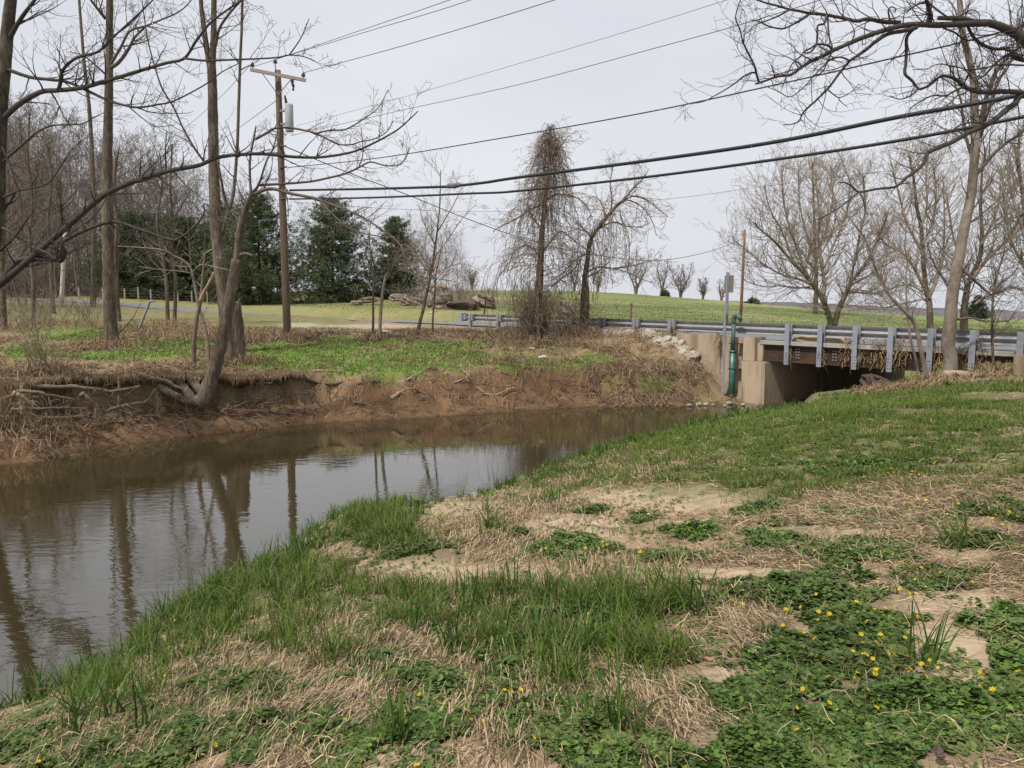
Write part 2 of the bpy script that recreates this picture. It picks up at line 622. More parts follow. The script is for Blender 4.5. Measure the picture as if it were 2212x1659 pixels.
# far bank
for c in ((0, 822, 20.9), (120, 815, 22.4), (250, 806, 24), (450, 803, 25.8), (600, 805, 26.8), (700, 806, 27.4), (820, 803, 28.3), (900, 800, 28.9), (1000, 797, 29.6), (1150, 795, 30.2),
          (1300, 800, 31), (1300, 745, 34), (1450, 800, 31.4), (1450, 735, 34.2), (1390, 722, 36),
          (620, 728, 34), (240, 750, 29), (100, 735, 31), (0, 725, 32), (820, 733, 34.5), (905, 724, 37), (1010, 708, 46.5), (1160, 727, 36.5), (1258, 707, 38),
          (500, 752, 30.5), (360, 695, 46), (720, 712, 45), (480, 700, 45), (200, 680, 55), (-200, 720, 34), (-300, 830, 19)):
    ct(*c)
# over the road
for c in ((560, 660, 92), (720, 655, 92), (860, 645, 95), (960, 668, 64), (1040, 665, 66), (1000, 627, 140), (1250, 628, 140), (1400, 638, 140), (1600, 653, 130),
          (1760, 669, 115), (2000, 686, 105), (2212, 693, 100), (2500, 700, 100), (1400, 692, 62), (1700, 712, 50), (2000, 724, 44), (2212, 732, 42), (2500, 745, 36),
          (250, 645, 92), (60, 640, 100), (-200, 640, 100), (1120, 660, 80), (1250, 660, 90), (1600, 680, 80), (2000, 700, 75)):
    ct(*c)
for px, Y, z in ((-400, 250, 6), (500, 220, 6), (1100, 210, 3), (1700, 210, -3), (2300, 200, -5), (1100, 500, -14), (2400, 500, -16), (0, 500, 0), (-600, 600, 2), (3000, 150, 0), (1100, 760, -15)):
    cz(px, Y, z)
for px, py in ((1440, 728), (1462, 737), (1500, 765), (1540, 792), (1572, 818), (1600, 846), (1622, 868)):
    for t_ in (-.15, -.7):
        q = RP(S(px), t_, 0)
        ct(px, py + (6 if t_ < -.5 else 0), q[1])
_s = S(2212, RT)
CT.append(RP(_s + 20, 8, 2.4))
CT.append(RP(_s + 20, -2, 2.3))
CT = np.array(CT)
_k = len(CT)
_D = np.hypot(CT[:, None, 0] - CT[None, :, 0], CT[:, None, 1] - CT[None, :, 1])
_A = np.zeros((_k + 3, _k + 3))
_A[:_k, :_k] = _D + np.eye(_k) * -0.02
_A[:_k, _k], _A[:_k, _k + 1], _A[:_k, _k + 2] = 1, CT[:, 0], CT[:, 1]
_A[_k:, :_k] = _A[:_k, _k:].T
_W = np.linalg.solve(_A, np.r_[CT[:, 2], 0, 0, 0])
ROADZ = ROADC[:, 2]
s_end = S(2203)


def terrain(x, y, full=False):
    x = np.asarray(x, float).ravel()
    y = np.asarray(y, float).ravel()
    out = np.empty(len(x))
    ex = np.empty((len(x), 4))
    for a in range(0, len(x), 60000):
        X, Y = x[a:a + 60000], y[a:a + 60000]
        z = np.hypot(X[:, None] - CT[None, :, 0], Y[:, None] - CT[None, :, 1]) @ _W[:_k] + _W[_k] + _W[_k + 1] * X + _W[_k + 2] * Y
        rd, rz = poly_dist(X, Y, ROADC, ROADZ)
        dn, _ = poly_dist(X, Y, NEAR)
        df, _ = poly_dist(X, Y, FAR)
        ins = inside(X, Y)
        nearside = dn < df
        d = np.minimum(dn, df)
        # roughness of the ground
        amp = np.where(Y > 60, 0.12, np.where(nearside, 0.07, 0.16))
        z = z + (fbm(X * 0.9, Y * 0.9, 1) - 0.5) * amp * 1.6 + (fbm(X * 4.5, Y * 4.5, 2, 3) - 0.5) * amp * 0.55
        sal = (X - A2[0]) * U2[0] + (Y - A2[1]) * U2[1]
        kb = sstep(S(1440), S(1462), sal) * (1 - sstep(s_end, s_end + 1.5, sal))
        kb = np.where((X - A2[0]) * N2[0] + (Y - A2[1]) * N2[1] < RT, kb, 0)
        k = sstep(2.75 - .55 * kb, 5.4 - 2.82 * kb, rd)
        z = (rz - 0.05) * (1 - k) + z * k
        w = np.where(nearside, 1.25, 1.9 + 0.5 * (fbm(X * 0.5, Y * 0.5, 4) - .5)) 
        dd = d + np.where(nearside, 0.0, (fbm(X * 1.7, Y * 1.7, 8) - 0.5) * 0.8 * sstep(0.1, .9, d) * (1 - sstep(2, 3, d)))
        q = np.clip(dd / w, 0, 1)
        hol = (1 - sstep(-6.6, -5.4, X)) * sstep(19.6, 20.6, Y)
        pf = 0.30 * sstep(0, .55, q) + 0.70 * sstep(.42, 1.0, q)
        ph = 0.24 * sstep(0, .4, q) + .10 * q + .66 * sstep(.86, 1.0, q)
        prof = np.where(nearside, q * q * (3 - 2 * q), pf + (ph - pf) * hol)
        rough = np.where(nearside, 0.0, ((fbm(X * 5, Y * 5, 6, 3) - .5) * 0.36 + (fbm(X * 1.1, Y * 1.1, 7, 2) - .5) * .3) * np.sin(np.pi * q))
        zz = np.where(ins, -np.minimum(0.6, d * 0.6) - 0.02, z * prof + rough + 0.0)
        out[a:a + 60000] = zz
        ex[a:a + 60000, 0] = np.where(ins, -d, d)
        ex[a:a + 60000, 1] = nearside
        ex[a:a + 60000, 2] = rd
        ex[a:a + 60000, 3] = q
    return (out, ex) if full else out


def gzv(x, y):
    """height of the ground sheet itself"""
    x, y = np.asarray(x, float), np.asarray(y, float)
    j = np.clip(np.searchsorted(GY, y) - 1, 0, len(GY) - 2)
    fy = np.clip((y - GY[j]) / (GY[j + 1] - GY[j]), 0, 1)
    u = x / (np.maximum(y, -4) * 0.95 + 14)
    c = (u - GS[0]) / (GS[1] - GS[0])
    i = np.clip(c.astype(int), 0, len(GS) - 2)
    fx = np.clip(c - i, 0, 1)
    return (GZ[j, i] * (1 - fx) + GZ[j, i + 1] * fx) * (1 - fy) + (GZ[j + 1, i] * (1 - fx) + GZ[j + 1, i + 1] * fx) * fy


def gz(x, y):
    return float(gzv(np.array([x]), np.array([y]))[0])


gz_fast = gz


def on(px, Y, dz=0.0):
    """ground point on a viewing column"""
    x = (px - CX) / F * Y / 1.0
    return np.array([x, Y, gz(x, Y) + dz])


# ------------------------------------------------------------------ vegetation patch masks (places on the ground)
def ell(px, py, L, nz, ns=0.0):
    m = np.full(px.shape, -9.0)
    for cx, cy, rx, ry in L:
        m = np.maximum(m, 1 - np.sqrt(((px - cx) / rx) ** 2 + ((py - cy) / ry) ** 2))
    return m + nz


LEAFP = [(2480, 1420, 190, 100), (2650, 1200, 160, 60), (2420, 1120, 120, 40), (2700, 1500, 200, 80), (-250, 1600, 200, 60), (1800, 1420, 260, 95), (1930, 1570, 330, 120), (1690, 1285, 150, 50), (1890, 1312, 75, 36), (1620, 1500, 120, 50), (2190, 1480, 70, 90), (2190, 1360, 60, 30),
         (2150, 1110, 110, 32), (1990, 1252, 130, 26), (1850, 1195, 150, 28), (1690, 1150, 100, 22), (1240, 1192, 95, 36), (1140, 1152, 42, 15), (960, 1196, 62, 26),
         (870, 1180, 80, 40), (1430, 1205, 55, 18), (1370, 1130, 42, 20), (500, 1485, 130, 45), (850, 1440, 100, 60), (680, 1600, 230, 70), (300, 1590, 170, 70),
         (1010, 1510, 110, 55), (1480, 1625, 130, 40), (1080, 1390, 190, 50), (1500, 1150, 60, 18), (2120, 1180, 80, 20), (1900, 1015, 130, 20), (1200, 1340, 160, 40),
         (130, 1630, 170, 50), (1620, 1100, 70, 14), (1270, 1110, 45, 14), (1330, 1300, 130, 40), (930, 1560, 140, 60), (1230, 1570, 150, 60), (2010, 1340, 36, 9), (2070, 1350, 30, 10)]
SANDP = [(2030, 1400, 75, 70), (2090, 1440, 55, 60), (1960, 1310, 100, 22), (1480, 1075, 230, 28), (1060, 1240, 190, 34), (930, 1225, 110, 26), (1500, 1600, 70, 65), (1230, 1135, 130, 26),
         (1000, 1100, 140, 22), (2100, 1300, 110, 26), (1620, 1240, 130, 18), (1780, 1150, 150, 14), (2170, 857, 120, 11), (1950, 890, 120, 8), (2100, 1010, 90, 9), (1560, 1420, 40, 60), (1380, 1240, 90, 22), (2080, 1200, 90, 16)]
GRASSP = [(2550, 950, 400, 80), (2800, 1150, 300, 80), (2450, 1250, 160, 40), (-200, 1500, 250, 90), (1850, 950, 420, 90), (2080, 990, 220, 70), (1550, 960, 180, 50), (1300, 1010, 120, 40), (2000, 860, 260, 30), (1450, 1020, 180, 40), (620, 1290, 200, 70), (420, 1380, 180, 70), (820, 1150, 90, 40),
          (250, 1480, 150, 60), (1100, 1290, 160, 50), (1330, 1300, 170, 55), (900, 1330, 230, 60), (1150, 1430, 230, 80), (1380, 1430, 140, 60), (2070, 1180, 30, 40), (1700, 1060, 200, 40), (700, 1390, 150, 50), (1260, 1520, 160, 60)]
STRAWP = [(2450, 1260, 350, 120), (2800, 1350, 350, 140), (2500, 1050, 250, 50), (760, 1400, 140, 70), (450, 1500, 200, 60), (640, 1620, 110, 60), (1150, 1480, 270, 130), (1600, 1330, 70, 110), (1850, 1110, 340, 60), (1400, 1560, 130, 90), (230, 1600, 180, 60), (1120, 1130, 190, 60),
          (640, 1210, 110, 40), (2050, 1060, 200, 40), (1960, 1170, 240, 50), (1250, 1230, 200, 50), (800, 1520, 130, 60), (1320, 1010, 200, 40), (1700, 1210, 200, 30), (2050, 1250, 120, 30), (420, 1450, 160, 60)]
FGREEN = [(790, 792, 210, 16), (620, 788, 130, 12), (980, 785, 90, 10), (180, 722, 130, 20), (380, 745, 130, 13), (700, 762, 160, 32), (860, 775, 150, 24), (960, 750, 110, 16), (1070, 725, 45, 10), (760, 740, 120, 14), (600, 755, 90, 18), (1010, 770, 110, 13), (330, 765, 120, 10), (1280, 775, 60, 10), (1310, 830, 30, 22), (1420, 830, 40, 16), (1180, 790, 120, 14), (560, 775, 150, 14), (60, 760, 80, 16), (250, 770, 120, 10), (820, 815, 25, 18)]


# ------------------------------------------------------------------ ground sheet
def build_ground():
    nc, nr = 560, 900
    s = np.linspace(-1.25, 1.25, nc)
    k = np.linspace(0, 1, nr)
    Ys = -16 + 10.0 * (np.exp(k * math.log((900 + 26) / 10.0 - 0.6)) - 1) * 1.0
    Ys = Ys - (Ys[0] + 16)
    X = s[None, :] * (np.maximum(Ys, -4)[:, None] * 0.95 + 14)
    Y = np.repeat(Ys[:, None], nc, 1)
    x, y = X.ravel(), Y.ravel()
    z, ex = terrain(x, y, True)
    V = np.c_[x, y, z]
    i = (np.arange(nr - 1)[:, None] * nc + np.arange(nc - 1)[None, :]).ravel()
    Q = np.c_[i, i + 1, i + nc + 1, i + nc]
    px, py = proj(x, y, z)
    d, near, rd, q = ex[:, 0], ex[:, 1] > 0.5, ex[:, 2], ex[:, 3]
    n1 = fbm(x * 1.3, y * 1.3, 20)
    n2 = fbm(x * 5, y * 5, 21, 3)
    n3 = fbm(x * .25, y * .25, 22)
    c3 = lambda r, g, b: np.array([r, g, b])[None, :]
    mix = lambda a, b, t: a + (b - a) * np.clip(t, 0, 1)[:, None]
    # near bank
    soil = mix(c3(.19, .13, .08), c3(.31, .22, .14), n1 * 1.8 - .4)
    sand = mix(c3(.41, .315, .215), c3(.31, .235, .155), n2)
    ms = sstep(-0.3, 0.35, ell(px, py, SANDP, (n1 - .5) * 1.6 + (n2 - .5) * .8))
    nearc = mix(soil, sand, np.maximum(ms, .25 * n1))
    mg = sstep(-.2, .4, ell(px, py, GRASSP, (n1 - .5) * 1.5 + (n2 - .5) * .6))
    nearc = mix(nearc, c3(.09, .11, .035), mg * np.interp(y, [5, 9], [.5, .8]))
    ml = sstep(-.1, .5, ell(px, py, LEAFP, (n2 - .5) * 1.2))
    nearc = mix(nearc, c3(.085, .072, .04), ml * .6)
    farn = sstep(9, 13, y)
    nearc = mix(nearc, mix(c3(.10, .115, .04), c3(.22, .17, .10), sstep(.45, .62, n1)), farn * .8)
    wetn = (d < .9)
    nearc = mix(nearc, c3(.16, .10, .06), np.where(near, 1 - sstep(.2, 1.0, d), 0))
    # far bank
    straw = mix(c3(.19, .135, .08), c3(.285, .205, .125), n1 * 1.5 - .25)
    straw = mix(straw, c3(.10, .075, .045), sstep(.52, .7, n2) * .7)
    straw = mix(straw, c3(.10, .13, .035), sstep(.5, .75, fbm(x * .6, y * .6, 31)) * .5)
    mfg = sstep(-.15, .3, ell(px, py, FGREEN, (n1 - .5) * 1.1 + (n2 - .5) * .5))
    farc = mix(straw, mix(c3(.10, .165, .03), c3(.145, .21, .045), n2), mfg)
    mud = mix(c3(.118, .068, .038), c3(.185, .113, .062), n1 * 1.8 - .4)
    mud = mix(mud, c3(.085, .05, .03), sstep(.55, .75, n2) * .8)
    mm = (1 - sstep(.75, 1.05, q + (n1 - .5) * .5)) * (d < 3.2)
    east = sstep(2.0, 6.0, x)
    mm = mm * (1 - .6 * east)
    farc = mix(farc, mud, mm)
    farc = mix(farc, mix(straw, c3(.12, .15, .05), .3 + n1 * .6), sstep(37, 42, y) * (px < 760) * .75)
    farc = mix(farc, c3(.06, .038, .024), (1 - sstep(.0, .28, d)) * .8)
    # road shoulder, gravel
    grav = mix(c3(.25, .21, .17), c3(.34, .30, .25), n2)
    side = (x - A2[0]) * N2[0] + (y - A2[1]) * N2[1]
    sh = (1 - sstep(2.3, 4.2, rd + (n1 - .5) * 2)) * (~near)
    farc = mix(farc, mix(grav, straw, .65 + 0 * n1), sh * .8)
    gp = ell(px, py, [(720, 716, 90, 8), (960, 722, 90, 5), (800, 705, 140, 6), (650, 702, 60, 6), (1040, 724, 60, 5)], (n2 - .5) * .8)
    farc = mix(farc, c3(.33, .29, .24), sstep(0, .5, gp) * .8)
    # beyond road
    beyond = sstep(2.3, 3.8, rd) * ((y > 38) & ((side > RT) | (y > np.interp(x, ROADC[::-1, 0], ROADC[::-1, 1]))))
    n4 = fbm(x * .08, y * .08, 40)
    field = mix(c3(.14, .185, .06), c3(.19, .21, .088), n3 * 2.2 - .5)
    field = field * .9
    field = mix(field, c3(.25, .235, .115), sstep(.52, .66, n4 + (n1 - .5) * .3) * .6)
    field = field * (.86 + .28 * fbm(x * .5 + y * .3, y * .06, 41))[:, None]
    lawn = mix(c3(.15, .175, .055), c3(.25, .205, .11), n1 * 1.6 - .3)
    field = mix(field, lawn, (1 - sstep(1000, 1100, px)))
    wood = mix(c3(.15, .105, .07), c3(.22, .155, .10), n1)
    field = mix(field, wood, sstep(98, 112, y) * (1 - sstep(940, 1010, px)))
    farc = mix(farc, field, beyond)
    # wood floor by the left trees
    C = np.where((near & (beyond < .5))[:, None], nearc, farc)
    C = np.where((d < 0)[:, None], c3(.09, .055, .03), C)
    global GS, GY, GZ
    GS, GY, GZ = s, Ys, z.reshape(nr, nc)
    p = Part().add(V, Q, C)
    o = obj('ground', p, M['ground'], None, True)
    tag(o, 'sandy creek banks and green field', None, kind='structure')


build_ground()

# water
wp = Part()
_wx, _wy = np.linspace(-42, 48, 10), np.linspace(-4, 52, 8)
_V = np.array([(x, y, 0.0) for y in _wy for x in _wx])
_i = (np.arange(7)[:, None] * 10 + np.arange(9)[None, :]).ravel()
wp.add(_V, np.c_[_i, _i + 1, _i + 11, _i + 10])
tag(obj('water', wp, M['water']), 'murky brown creek water', None, kind='structure')

# road ribbon
_t = np.gradient(ROADC[:, :2], axis=0)
_t /= np.linalg.norm(_t, axis=1)[:, None]
_n = np.c_[-_t[:, 1], _t[:, 0]]
rv = []
for k in (-2.05, -0.7, 0.7, 2.05):
    rv.append(np.c_[ROADC[:, :2] + _n * k, ROADC[:, 2] + 0.03 - 0.02 * abs(k) / 2.05])
rv = np.stack(rv, 1).reshape(-1, 3)
_i = (np.arange(len(ROADC) - 1)[:, None] * 4 + np.arange(3)[None, :]).ravel()
tag(obj('road', Part().add(rv, np.c_[_i, _i + 4, _i + 5, _i + 1]), M['road'], None, True), 'grey asphalt country road', None, kind='structure')

# distant ridges
for (dist, pts, nm) in ((620, [(-900, 640), (0, 640), (700, 640), (1000, 636), (1400, 648), (1600, 651), (1760, 654), (1900, 662), (2050, 667), (2212, 672), (2500, 668), (3100, 660)], 'hills'),):
    p = Part()
    xs = np.linspace(-900, 3100, 260)
    ys = np.interp(xs, [a for a, _ in pts], [b for _, b in pts]) + (fbm(xs * .05, xs * 0, 3) - .5) * 5 + (fbm(xs * .4, xs * 0, 5, 2) - .5) * 3
    top = np.array([P(a, b, dist) for a, b in zip(xs, ys)])
    rows = [top * [1, 0, 0] + [0, dist - 90, -18], top * [1, 0, 0] + np.c_[0 * xs, 0 * xs + dist - 35, top[:, 2] - 5], top, top * [1, 0, 0] + [0, dist + 200, -20]]
    V = np.vstack(rows)
    n = len(xs)
    i = (np.arange(3)[:, None] * n + np.arange(n - 1)[None, :]).ravel()
    tag(obj(nm, p.add(V, np.c_[i, i + 1, i + n + 1, i + n]), M['hill'], None, True), 'low wooded ridge', None, kind='structure')

# sod ledge hanging over the hollow of the far bank
def sod_ledge():
    global LIP
    pl = np.array([q for q in FAR if -12.3 < q[0] < -5.8 and q[1] > 20.3])
    pl = cr(pl, 14)
    tn = np.gradient(pl, axis=0)
    tn /= np.linalg.norm(tn, axis=1)[:, None]
    nn = np.c_[-tn[:, 1], tn[:, 0]]
    nn *= np.sign(nn[:, 1:2])
    n = len(pl)
    ii = np.arange(n)
    fade = np.minimum(1 - sstep(-6.8, -5.8, pl[:, 0]), sstep(20.3, 20.9, pl[:, 1]))
    rag = fbm(ii * .12, ii * 0, 61, 2) * .6 + fbm(ii * .55, ii * 0, 65, 2) * .4
    out_ = 1.95 - (.1 + 1.0 * rag) * .7 * fade
    zin = terrain(pl[:, 0] + nn[:, 0] * 2.5, pl[:, 1] + nn[:, 1] * 2.5)
    rows = [np.c_[pl + nn * 2.6, zin - .12], np.c_[pl + nn * 2.2, zin + .01]]
    for f in (.33, .66, 1.0):
        d_ = 2.2 + (out_ - 2.2) * f
        rows.append(np.c_[pl + nn * d_[:, None], zin - .02 - .09 * f ** 2 + (fbm(ii * .5, ii * 0 + f * 7, 66, 3) - .5) * .10])
    lipz = rows[-1][:, 2]
    LIP = np.c_[pl + nn * out_[:, None], lipz]
    th = .03 + .16 * fbm(ii * .4, ii * 0, 63, 3)
    rows.append(np.c_[pl + nn * (out_ + .04)[:, None], lipz - th])
    rows.append(np.c_[pl + nn * (out_ + .35)[:, None], lipz - th - .10])
    rows.append(np.c_[pl + nn * 2.3, zin - .65])
    V = np.vstack(rows)
    i = (np.arange(len(rows) - 1)[:, None] * n + np.arange(n - 1)[None, :]).ravel()
    n1 = fbm(V[:, 0] * 3, V[:, 1] * 3, 64)[:, None]
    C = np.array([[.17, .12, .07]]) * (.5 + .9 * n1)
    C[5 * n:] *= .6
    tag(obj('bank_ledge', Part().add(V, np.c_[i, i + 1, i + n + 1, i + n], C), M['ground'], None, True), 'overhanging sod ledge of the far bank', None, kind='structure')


sod_ledge()
# ================================================================== BRIDGE
def bolt_plate(name, sc, t, z0, dc, dr, hgt, m1, m2, parent, root):
    """one plate with two columns of four raised bolt heads"""
    b = .042 if hgt > .02 else .028
    us = [-dc / 2 - b * 1.5]
    for c in (-dc / 2, dc / 2):
        us += [c - b / 2, c - b / 2 + .002, c + b / 2 - .002, c + b / 2]
    us.append(dc / 2 + b * 1.5)
    vs = [z0]
    for k in range(4):
        c = z0 + .06 + k * dr
        vs += [c - b / 2, c - b / 2 + .002, c + b / 2 - .002, c + b / 2]
    vs.append(z0 + .12 + 3 * dr)
    up = lambda i: (i - 1) % 4 in (1, 2) and 0 < i
    V, mi = [], []
    for j, z in enumerate(vs):
        for i, u in enumerate(us):
            raised = up(i) and up(j) and i < len(us) - 1 and j < len(vs) - 1
            V.append(RP(sc + u, t - (hgt if raised else 0), z))
    n = len(us)
    Q = []
    for j in range(len(vs) - 1):
        for i in range(n - 1):
            Q.append((j * n + i, j * n + i + 1, (j + 1) * n + i + 1, (j + 1) * n + i))
            mi.append(1 if ((i - 1) % 4 < 3 and i > 0 and i < n - 2 and (j - 1) % 4 < 3 and j > 0 and j < len(vs) - 2) else 0)
    o = sub(name, Part().add(np.array(V), np.array(Q)), m1, parent, root)
    o.data.materials.append(m2)
    o.data.polygons.foreach_set('material_index', np.array(mi, np.int32))
    return o


s_ab = S(1655, -.32)          # water face of the left abutment
s_r = S(2203)           # right abutment
s_p0, s_p1 = S(1606, -.22), S(1632, -.22)
bridge = thing('road_bridge', 'short concrete and brown steel girder bridge over the creek', 'bridge', RP(s_ab, 3, 0))
p = Part().add(*fbox(s_p1 + .1, s_r - .1, -0.05, 11.0, 2.36, DECK))  # slab and abutments reach well past the road, widened to darken the opening
deck = obj('deck_slab', p, M['deck'], bridge)
p = Part().add(*fbox(s_p1 + .25, s_r - .25, 0.10, 0.13, 1.76, 2.31)).add(*fbox(s_p1 + .25, s_r - .25, -0.02, 0.25, 1.70, 1.76)).add(*fbox(s_p1 + .25, s_r - .25, -0.02, 0.25, 2.31, 2.36))
gir = obj('girder', p, M['steel'], bridge)
for t0 in (1.6, 3.1, 4.6, 6.1, 7.7, 9.3, 10.8):
    p = Part().add(*fbox(s_p1 + .25, s_r - .25, t0, t0 + .03, 1.76, 2.36)).add(*fbox(s_p1 + .25, s_r - .25, t0 - .1, t0 + .13, 1.70, 1.755))
    obj('girder', p, M['steel'], bridge)
for px in (1645.5, 1722, 1802, 1885, 2180):
    bolt_plate('splice_plate', S(px), 0.098, 1.83, .105, .11, .03, M['steel'], M['bolt'], gir, bridge)
# abutment with seat block, lower block, inner wall
sl0 = S(1604.5, -.32)
p = Part()
p.add(*fbox(sl0, s_ab, -0.32, 11.3, -0.6, 1.66))
ab = obj('abutment', p, M['conc'], bridge)
p = Part().add(*fbox(s_p0, s_p1 - .02, -0.22, .5, 1.675, 2.62))
obj('seat_block', p, M['conc'], bridge)
p = Part().add(*fbox(s_p1 - .02, s_p1 + .22, -0.02, .5, 1.675, 2.40))
obj('seat_block', p, M['conc'], bridge)
p = Part().add(*fbox(S(1380), S(1558), -0.05, .35, -0.3, 2.64))
obj('wing_wall', p, M['conc'], bridge)
p = Part().add(*fbox(S(1558), S(1604), 0.02, .35, -0.3, 2.58))
obj('wing_wall', p, M['conc'], bridge)
p = Part().add(*fbox(s_r - .6, s_r + .7, -0.15, 11.3, -0.3, 1.70)).add(*fbox(s_r - .05, s_r + .6, -0.22, 11.3, 1.705, 2.44))
obj('abutment', p, M['conc'], bridge)

p = Part()
_s = np.linspace(S(1600, 5), s_r + 6, 40)
_t2 = np.linspace(4.55, 11, 14)
_V = np.array([RP(a, b, DECK + (.02 if b < 4.6 else .16) + .10 * float(vn(np.array([a * 1.3]), np.array([b * 1.3]), 5)[0]) * (b > 4.6)) for b in _t2 for a in _s])
_i = (np.arange(13)[:, None] * 40 + np.arange(39)[None, :]).ravel()
_c = mixc = np.array([[.135, .18, .055]]) * (.75 + .5 * fbm(_V[:, 0] * 2, _V[:, 1] * 2, 9)[:, None])
_c[:40] = (.3, .22, .14)
tag(obj('deck_grass_cover', Part().add(_V, np.c_[_i, _i + 1, _i + 41, _i + 40], _c), M['ground'], None, True), 'added grass cover over the widened bridge deck', None, kind='structure')  # added green cover hiding the slab that was widened to shade the underside

# ------------------------------------------------------------------ guard rails
def rail_profile(h=0.40):
    # (t towards road, z) polyline of a W-beam seen from behind, plus thickness
    return [(0.0, 0.0), (0.13, -.10 * h / .4), (0.13, -.115 * h / .4), (0.012, -.185 * h / .4), (0.0, -.215 * h / .4), (0.13, -.31 * h / .4), (0.13, -.33 * h / .4), (0.02, -h)]


def rail_mesh(sa, sb, t0, za, zb, flip=1, h=0.40, n=24):
    pr = rail_profile(h)
    k = len(pr)
    ss = np.linspace(sa, sb, n)
    zz = np.linspace(za, zb, n)
    V = []
    for th in (0, 0.012):
        for s_, z_ in zip(ss, zz):
            for (dt, dz) in pr:
                V.append(RP(s_, t0 + flip * (dt + th), z_ + dz))
    V = np.array(V)
    i = (np.arange(n - 1)[:, None] * k + np.arange(k - 1)[None, :]).ravel()
    Q1 = np.c_[i, i + k, i + k + 1, i + 1]
    o = n * k
    Q2 = np.c_[i, i + 1, i + k + 1, i + k] + o
    j = np.arange(n - 1) * k
    Q3 = np.c_[j, j + o, j + k + o, j + k]
    j2 = j + k - 1
    Q4 = np.c_[j2, j2 + k, j2 + k + o, j2 + o]
    return V, [Q1, Q2, Q3, Q4]


def zr(px):
    return float(np.interp(px, [1000, 1700, 2212, 2900], [3.29, 3.175, 3.11, 3.08]))


def ibeam(c_s, t0, z0, z1, w=.15, d=.17):
    p = Part()
    p.add(*fbox(c_s - w / 2, c_s + w / 2, t0 - .012, t0, z0, z1))
    p.add(*fbox(c_s - w / 2, c_s + w / 2, t0 + d, t0 + d + .012, z0, z1))
    p.add(*fbox(c_s - .006, c_s + .006, t0, t0 + d, z0, z1))
    return p


gr = thing('guard_rail', 'galvanised guard rail seen from behind with grey posts bolted along the bridge edge', 'guard rail', RP(S(1700), 0, 2.5))
s0, s1 = S(1003), S(2420)
obj('rail', Part().add(*rail_mesh(s0, s1, 0.07, zr(1003), zr(2420), 1, .42, 40)), M['rail'], gr)
for px in (1700, 1771, 1847, 1924, 2010, 2102):
    c = S(px, -.16)
    po = obj('post', ibeam(c, -0.16, 1.62, zr(px) + .02, .19, .19), M['galv'], gr)
    bolt_plate('bolted_plate', c, -0.174, 1.68, .085, .11, .012, M['galv'], M['steel'], po, gr)
for px in (1014, 1074, 1140, 1226, 1295, 1368, 1445, 2205, 2330):
    c = S(px, -.13)
    g = gz(*RP(c, -.05, 0)[:2]) if px < 1400 or px > 2200 else 2.45
    obj('post', ibeam(c, -0.13, g - .3, zr(px) + .02, .19, .17), M['galv'] if px in (1014, 1368, 1445) else M['galvd'], gr)
    obj('spacer_block', Part().add(*fbox(c + .10, c + .26, -.10, .06, zr(px) - .38, zr(px) + .0)), M['galvd'], gr)
# blunt end terminal
sT = S(1000)
obj('end_terminal', Part().add(*fbox(sT - .38, sT + .1, -.16, .22, zr(1000) - .44, zr(1000) + .06)).add(*fbox(sT + .1, sT + .34, -.04, .16, zr(1000) - .34, zr(1000) - .06)), M['galv'], gr)

fr = thing('guard_rail', 'second guard rail along the other side of the road with short dark posts', 'guard rail', RP(S(1700), 4.8, 2.5))
obj('rail', Part().add(*rail_mesh(S(1400, 4.8), S(2420, 4.8), 4.8, 2.92, 2.86, -1, .31, 30)), M['rail'], fr)
for px in (1515 - 10, 1492, 1592, 1652, 1765, 1908, 1984, 2150):
    a = S(px, 4.85)
    obj('post', ibeam(a, 4.82, 2.45, 2.92, .15, .15), M['galvd'], fr)

# ------------------------------------------------------------------ sign post, pipe
c = S(1567, -.62)
b = RP(c, -.62, 0)
zb = gz(b[0], b[1])
zt = P(1570, 588, b[1])[2]
sg = thing('road_sign', 'tall galvanised sign post with the brown back of a small square sign', 'sign', (b[0], b[1], zb))
w = 0.09
p = Part()
zmid = P(1570, 672, b[1])[2]
for off, h0, h1 in ((0.0, zb - .3, zmid),):
    p.add(*fbox(c - .12, c - .04, -.62, -.60, h0, h1)).add(*fbox(c - .04, c - .02, -.70, -.60, h0, h1)).add(*fbox(c - .02, c + .08, -.72, -.70, h0, h1))
obj('lower_post', p, M['galvd'], sg)
p = Part().add(*fbox(c - .07, c + .07, -.60, -.57, zmid - .6, zt)).add(*fbox(c - .03, c + .03, -.64, -.60, zmid - .6, zt))
obj('post', p, M['galvd'], sg)
z1 = P(1570, 595, b[1])[2]
z0 = P(1570, 632, b[1])[2]
obj('sign_panel', Part().add(*box(RP(c + .05, -.55, (z0 + z1) / 2), (.43, .012, z1 - z0), AX)), M['sign'], sg)

c = S(1584, -.30)
b = RP(c, -.30, 0)
zb = gz(b[0], b[1])
vp = thing('vent_pipe', 'green vent pipe with an elbow at its top clamped to the concrete wall', 'pipe', (b[0], b[1], zb))
ytop = P(1584, 690, b[1])[2]
zmid = P(1584, 758, b[1])[2]
bb = lambda z: RP(c, -.30, z)
obj('lower_pipe', Part().add(*tube(cr([bb(zb - .6), bb(zmid)], 2), .13, 16)).add(*tube([bb(zmid - .06), bb(zmid + .02)], .148, 16)), M['green'], vp, True)
obj('upper_pipe', Part().add(*tube([bb(zmid), bb(ytop - .12)], .085, 14)), M['greend'], vp, True)
el = [bb(ytop - .16), bb(ytop), RP(c + .03, -.3, ytop + .10), RP(c + .12, -.3, ytop + .16), RP(c + .26, -.32, ytop + .12), RP(c + .30, -.33, ytop + .03)]
obj('elbow', Part().add(*tube(cr(el, 4), .10, 14)), M['greend'], vp, True)
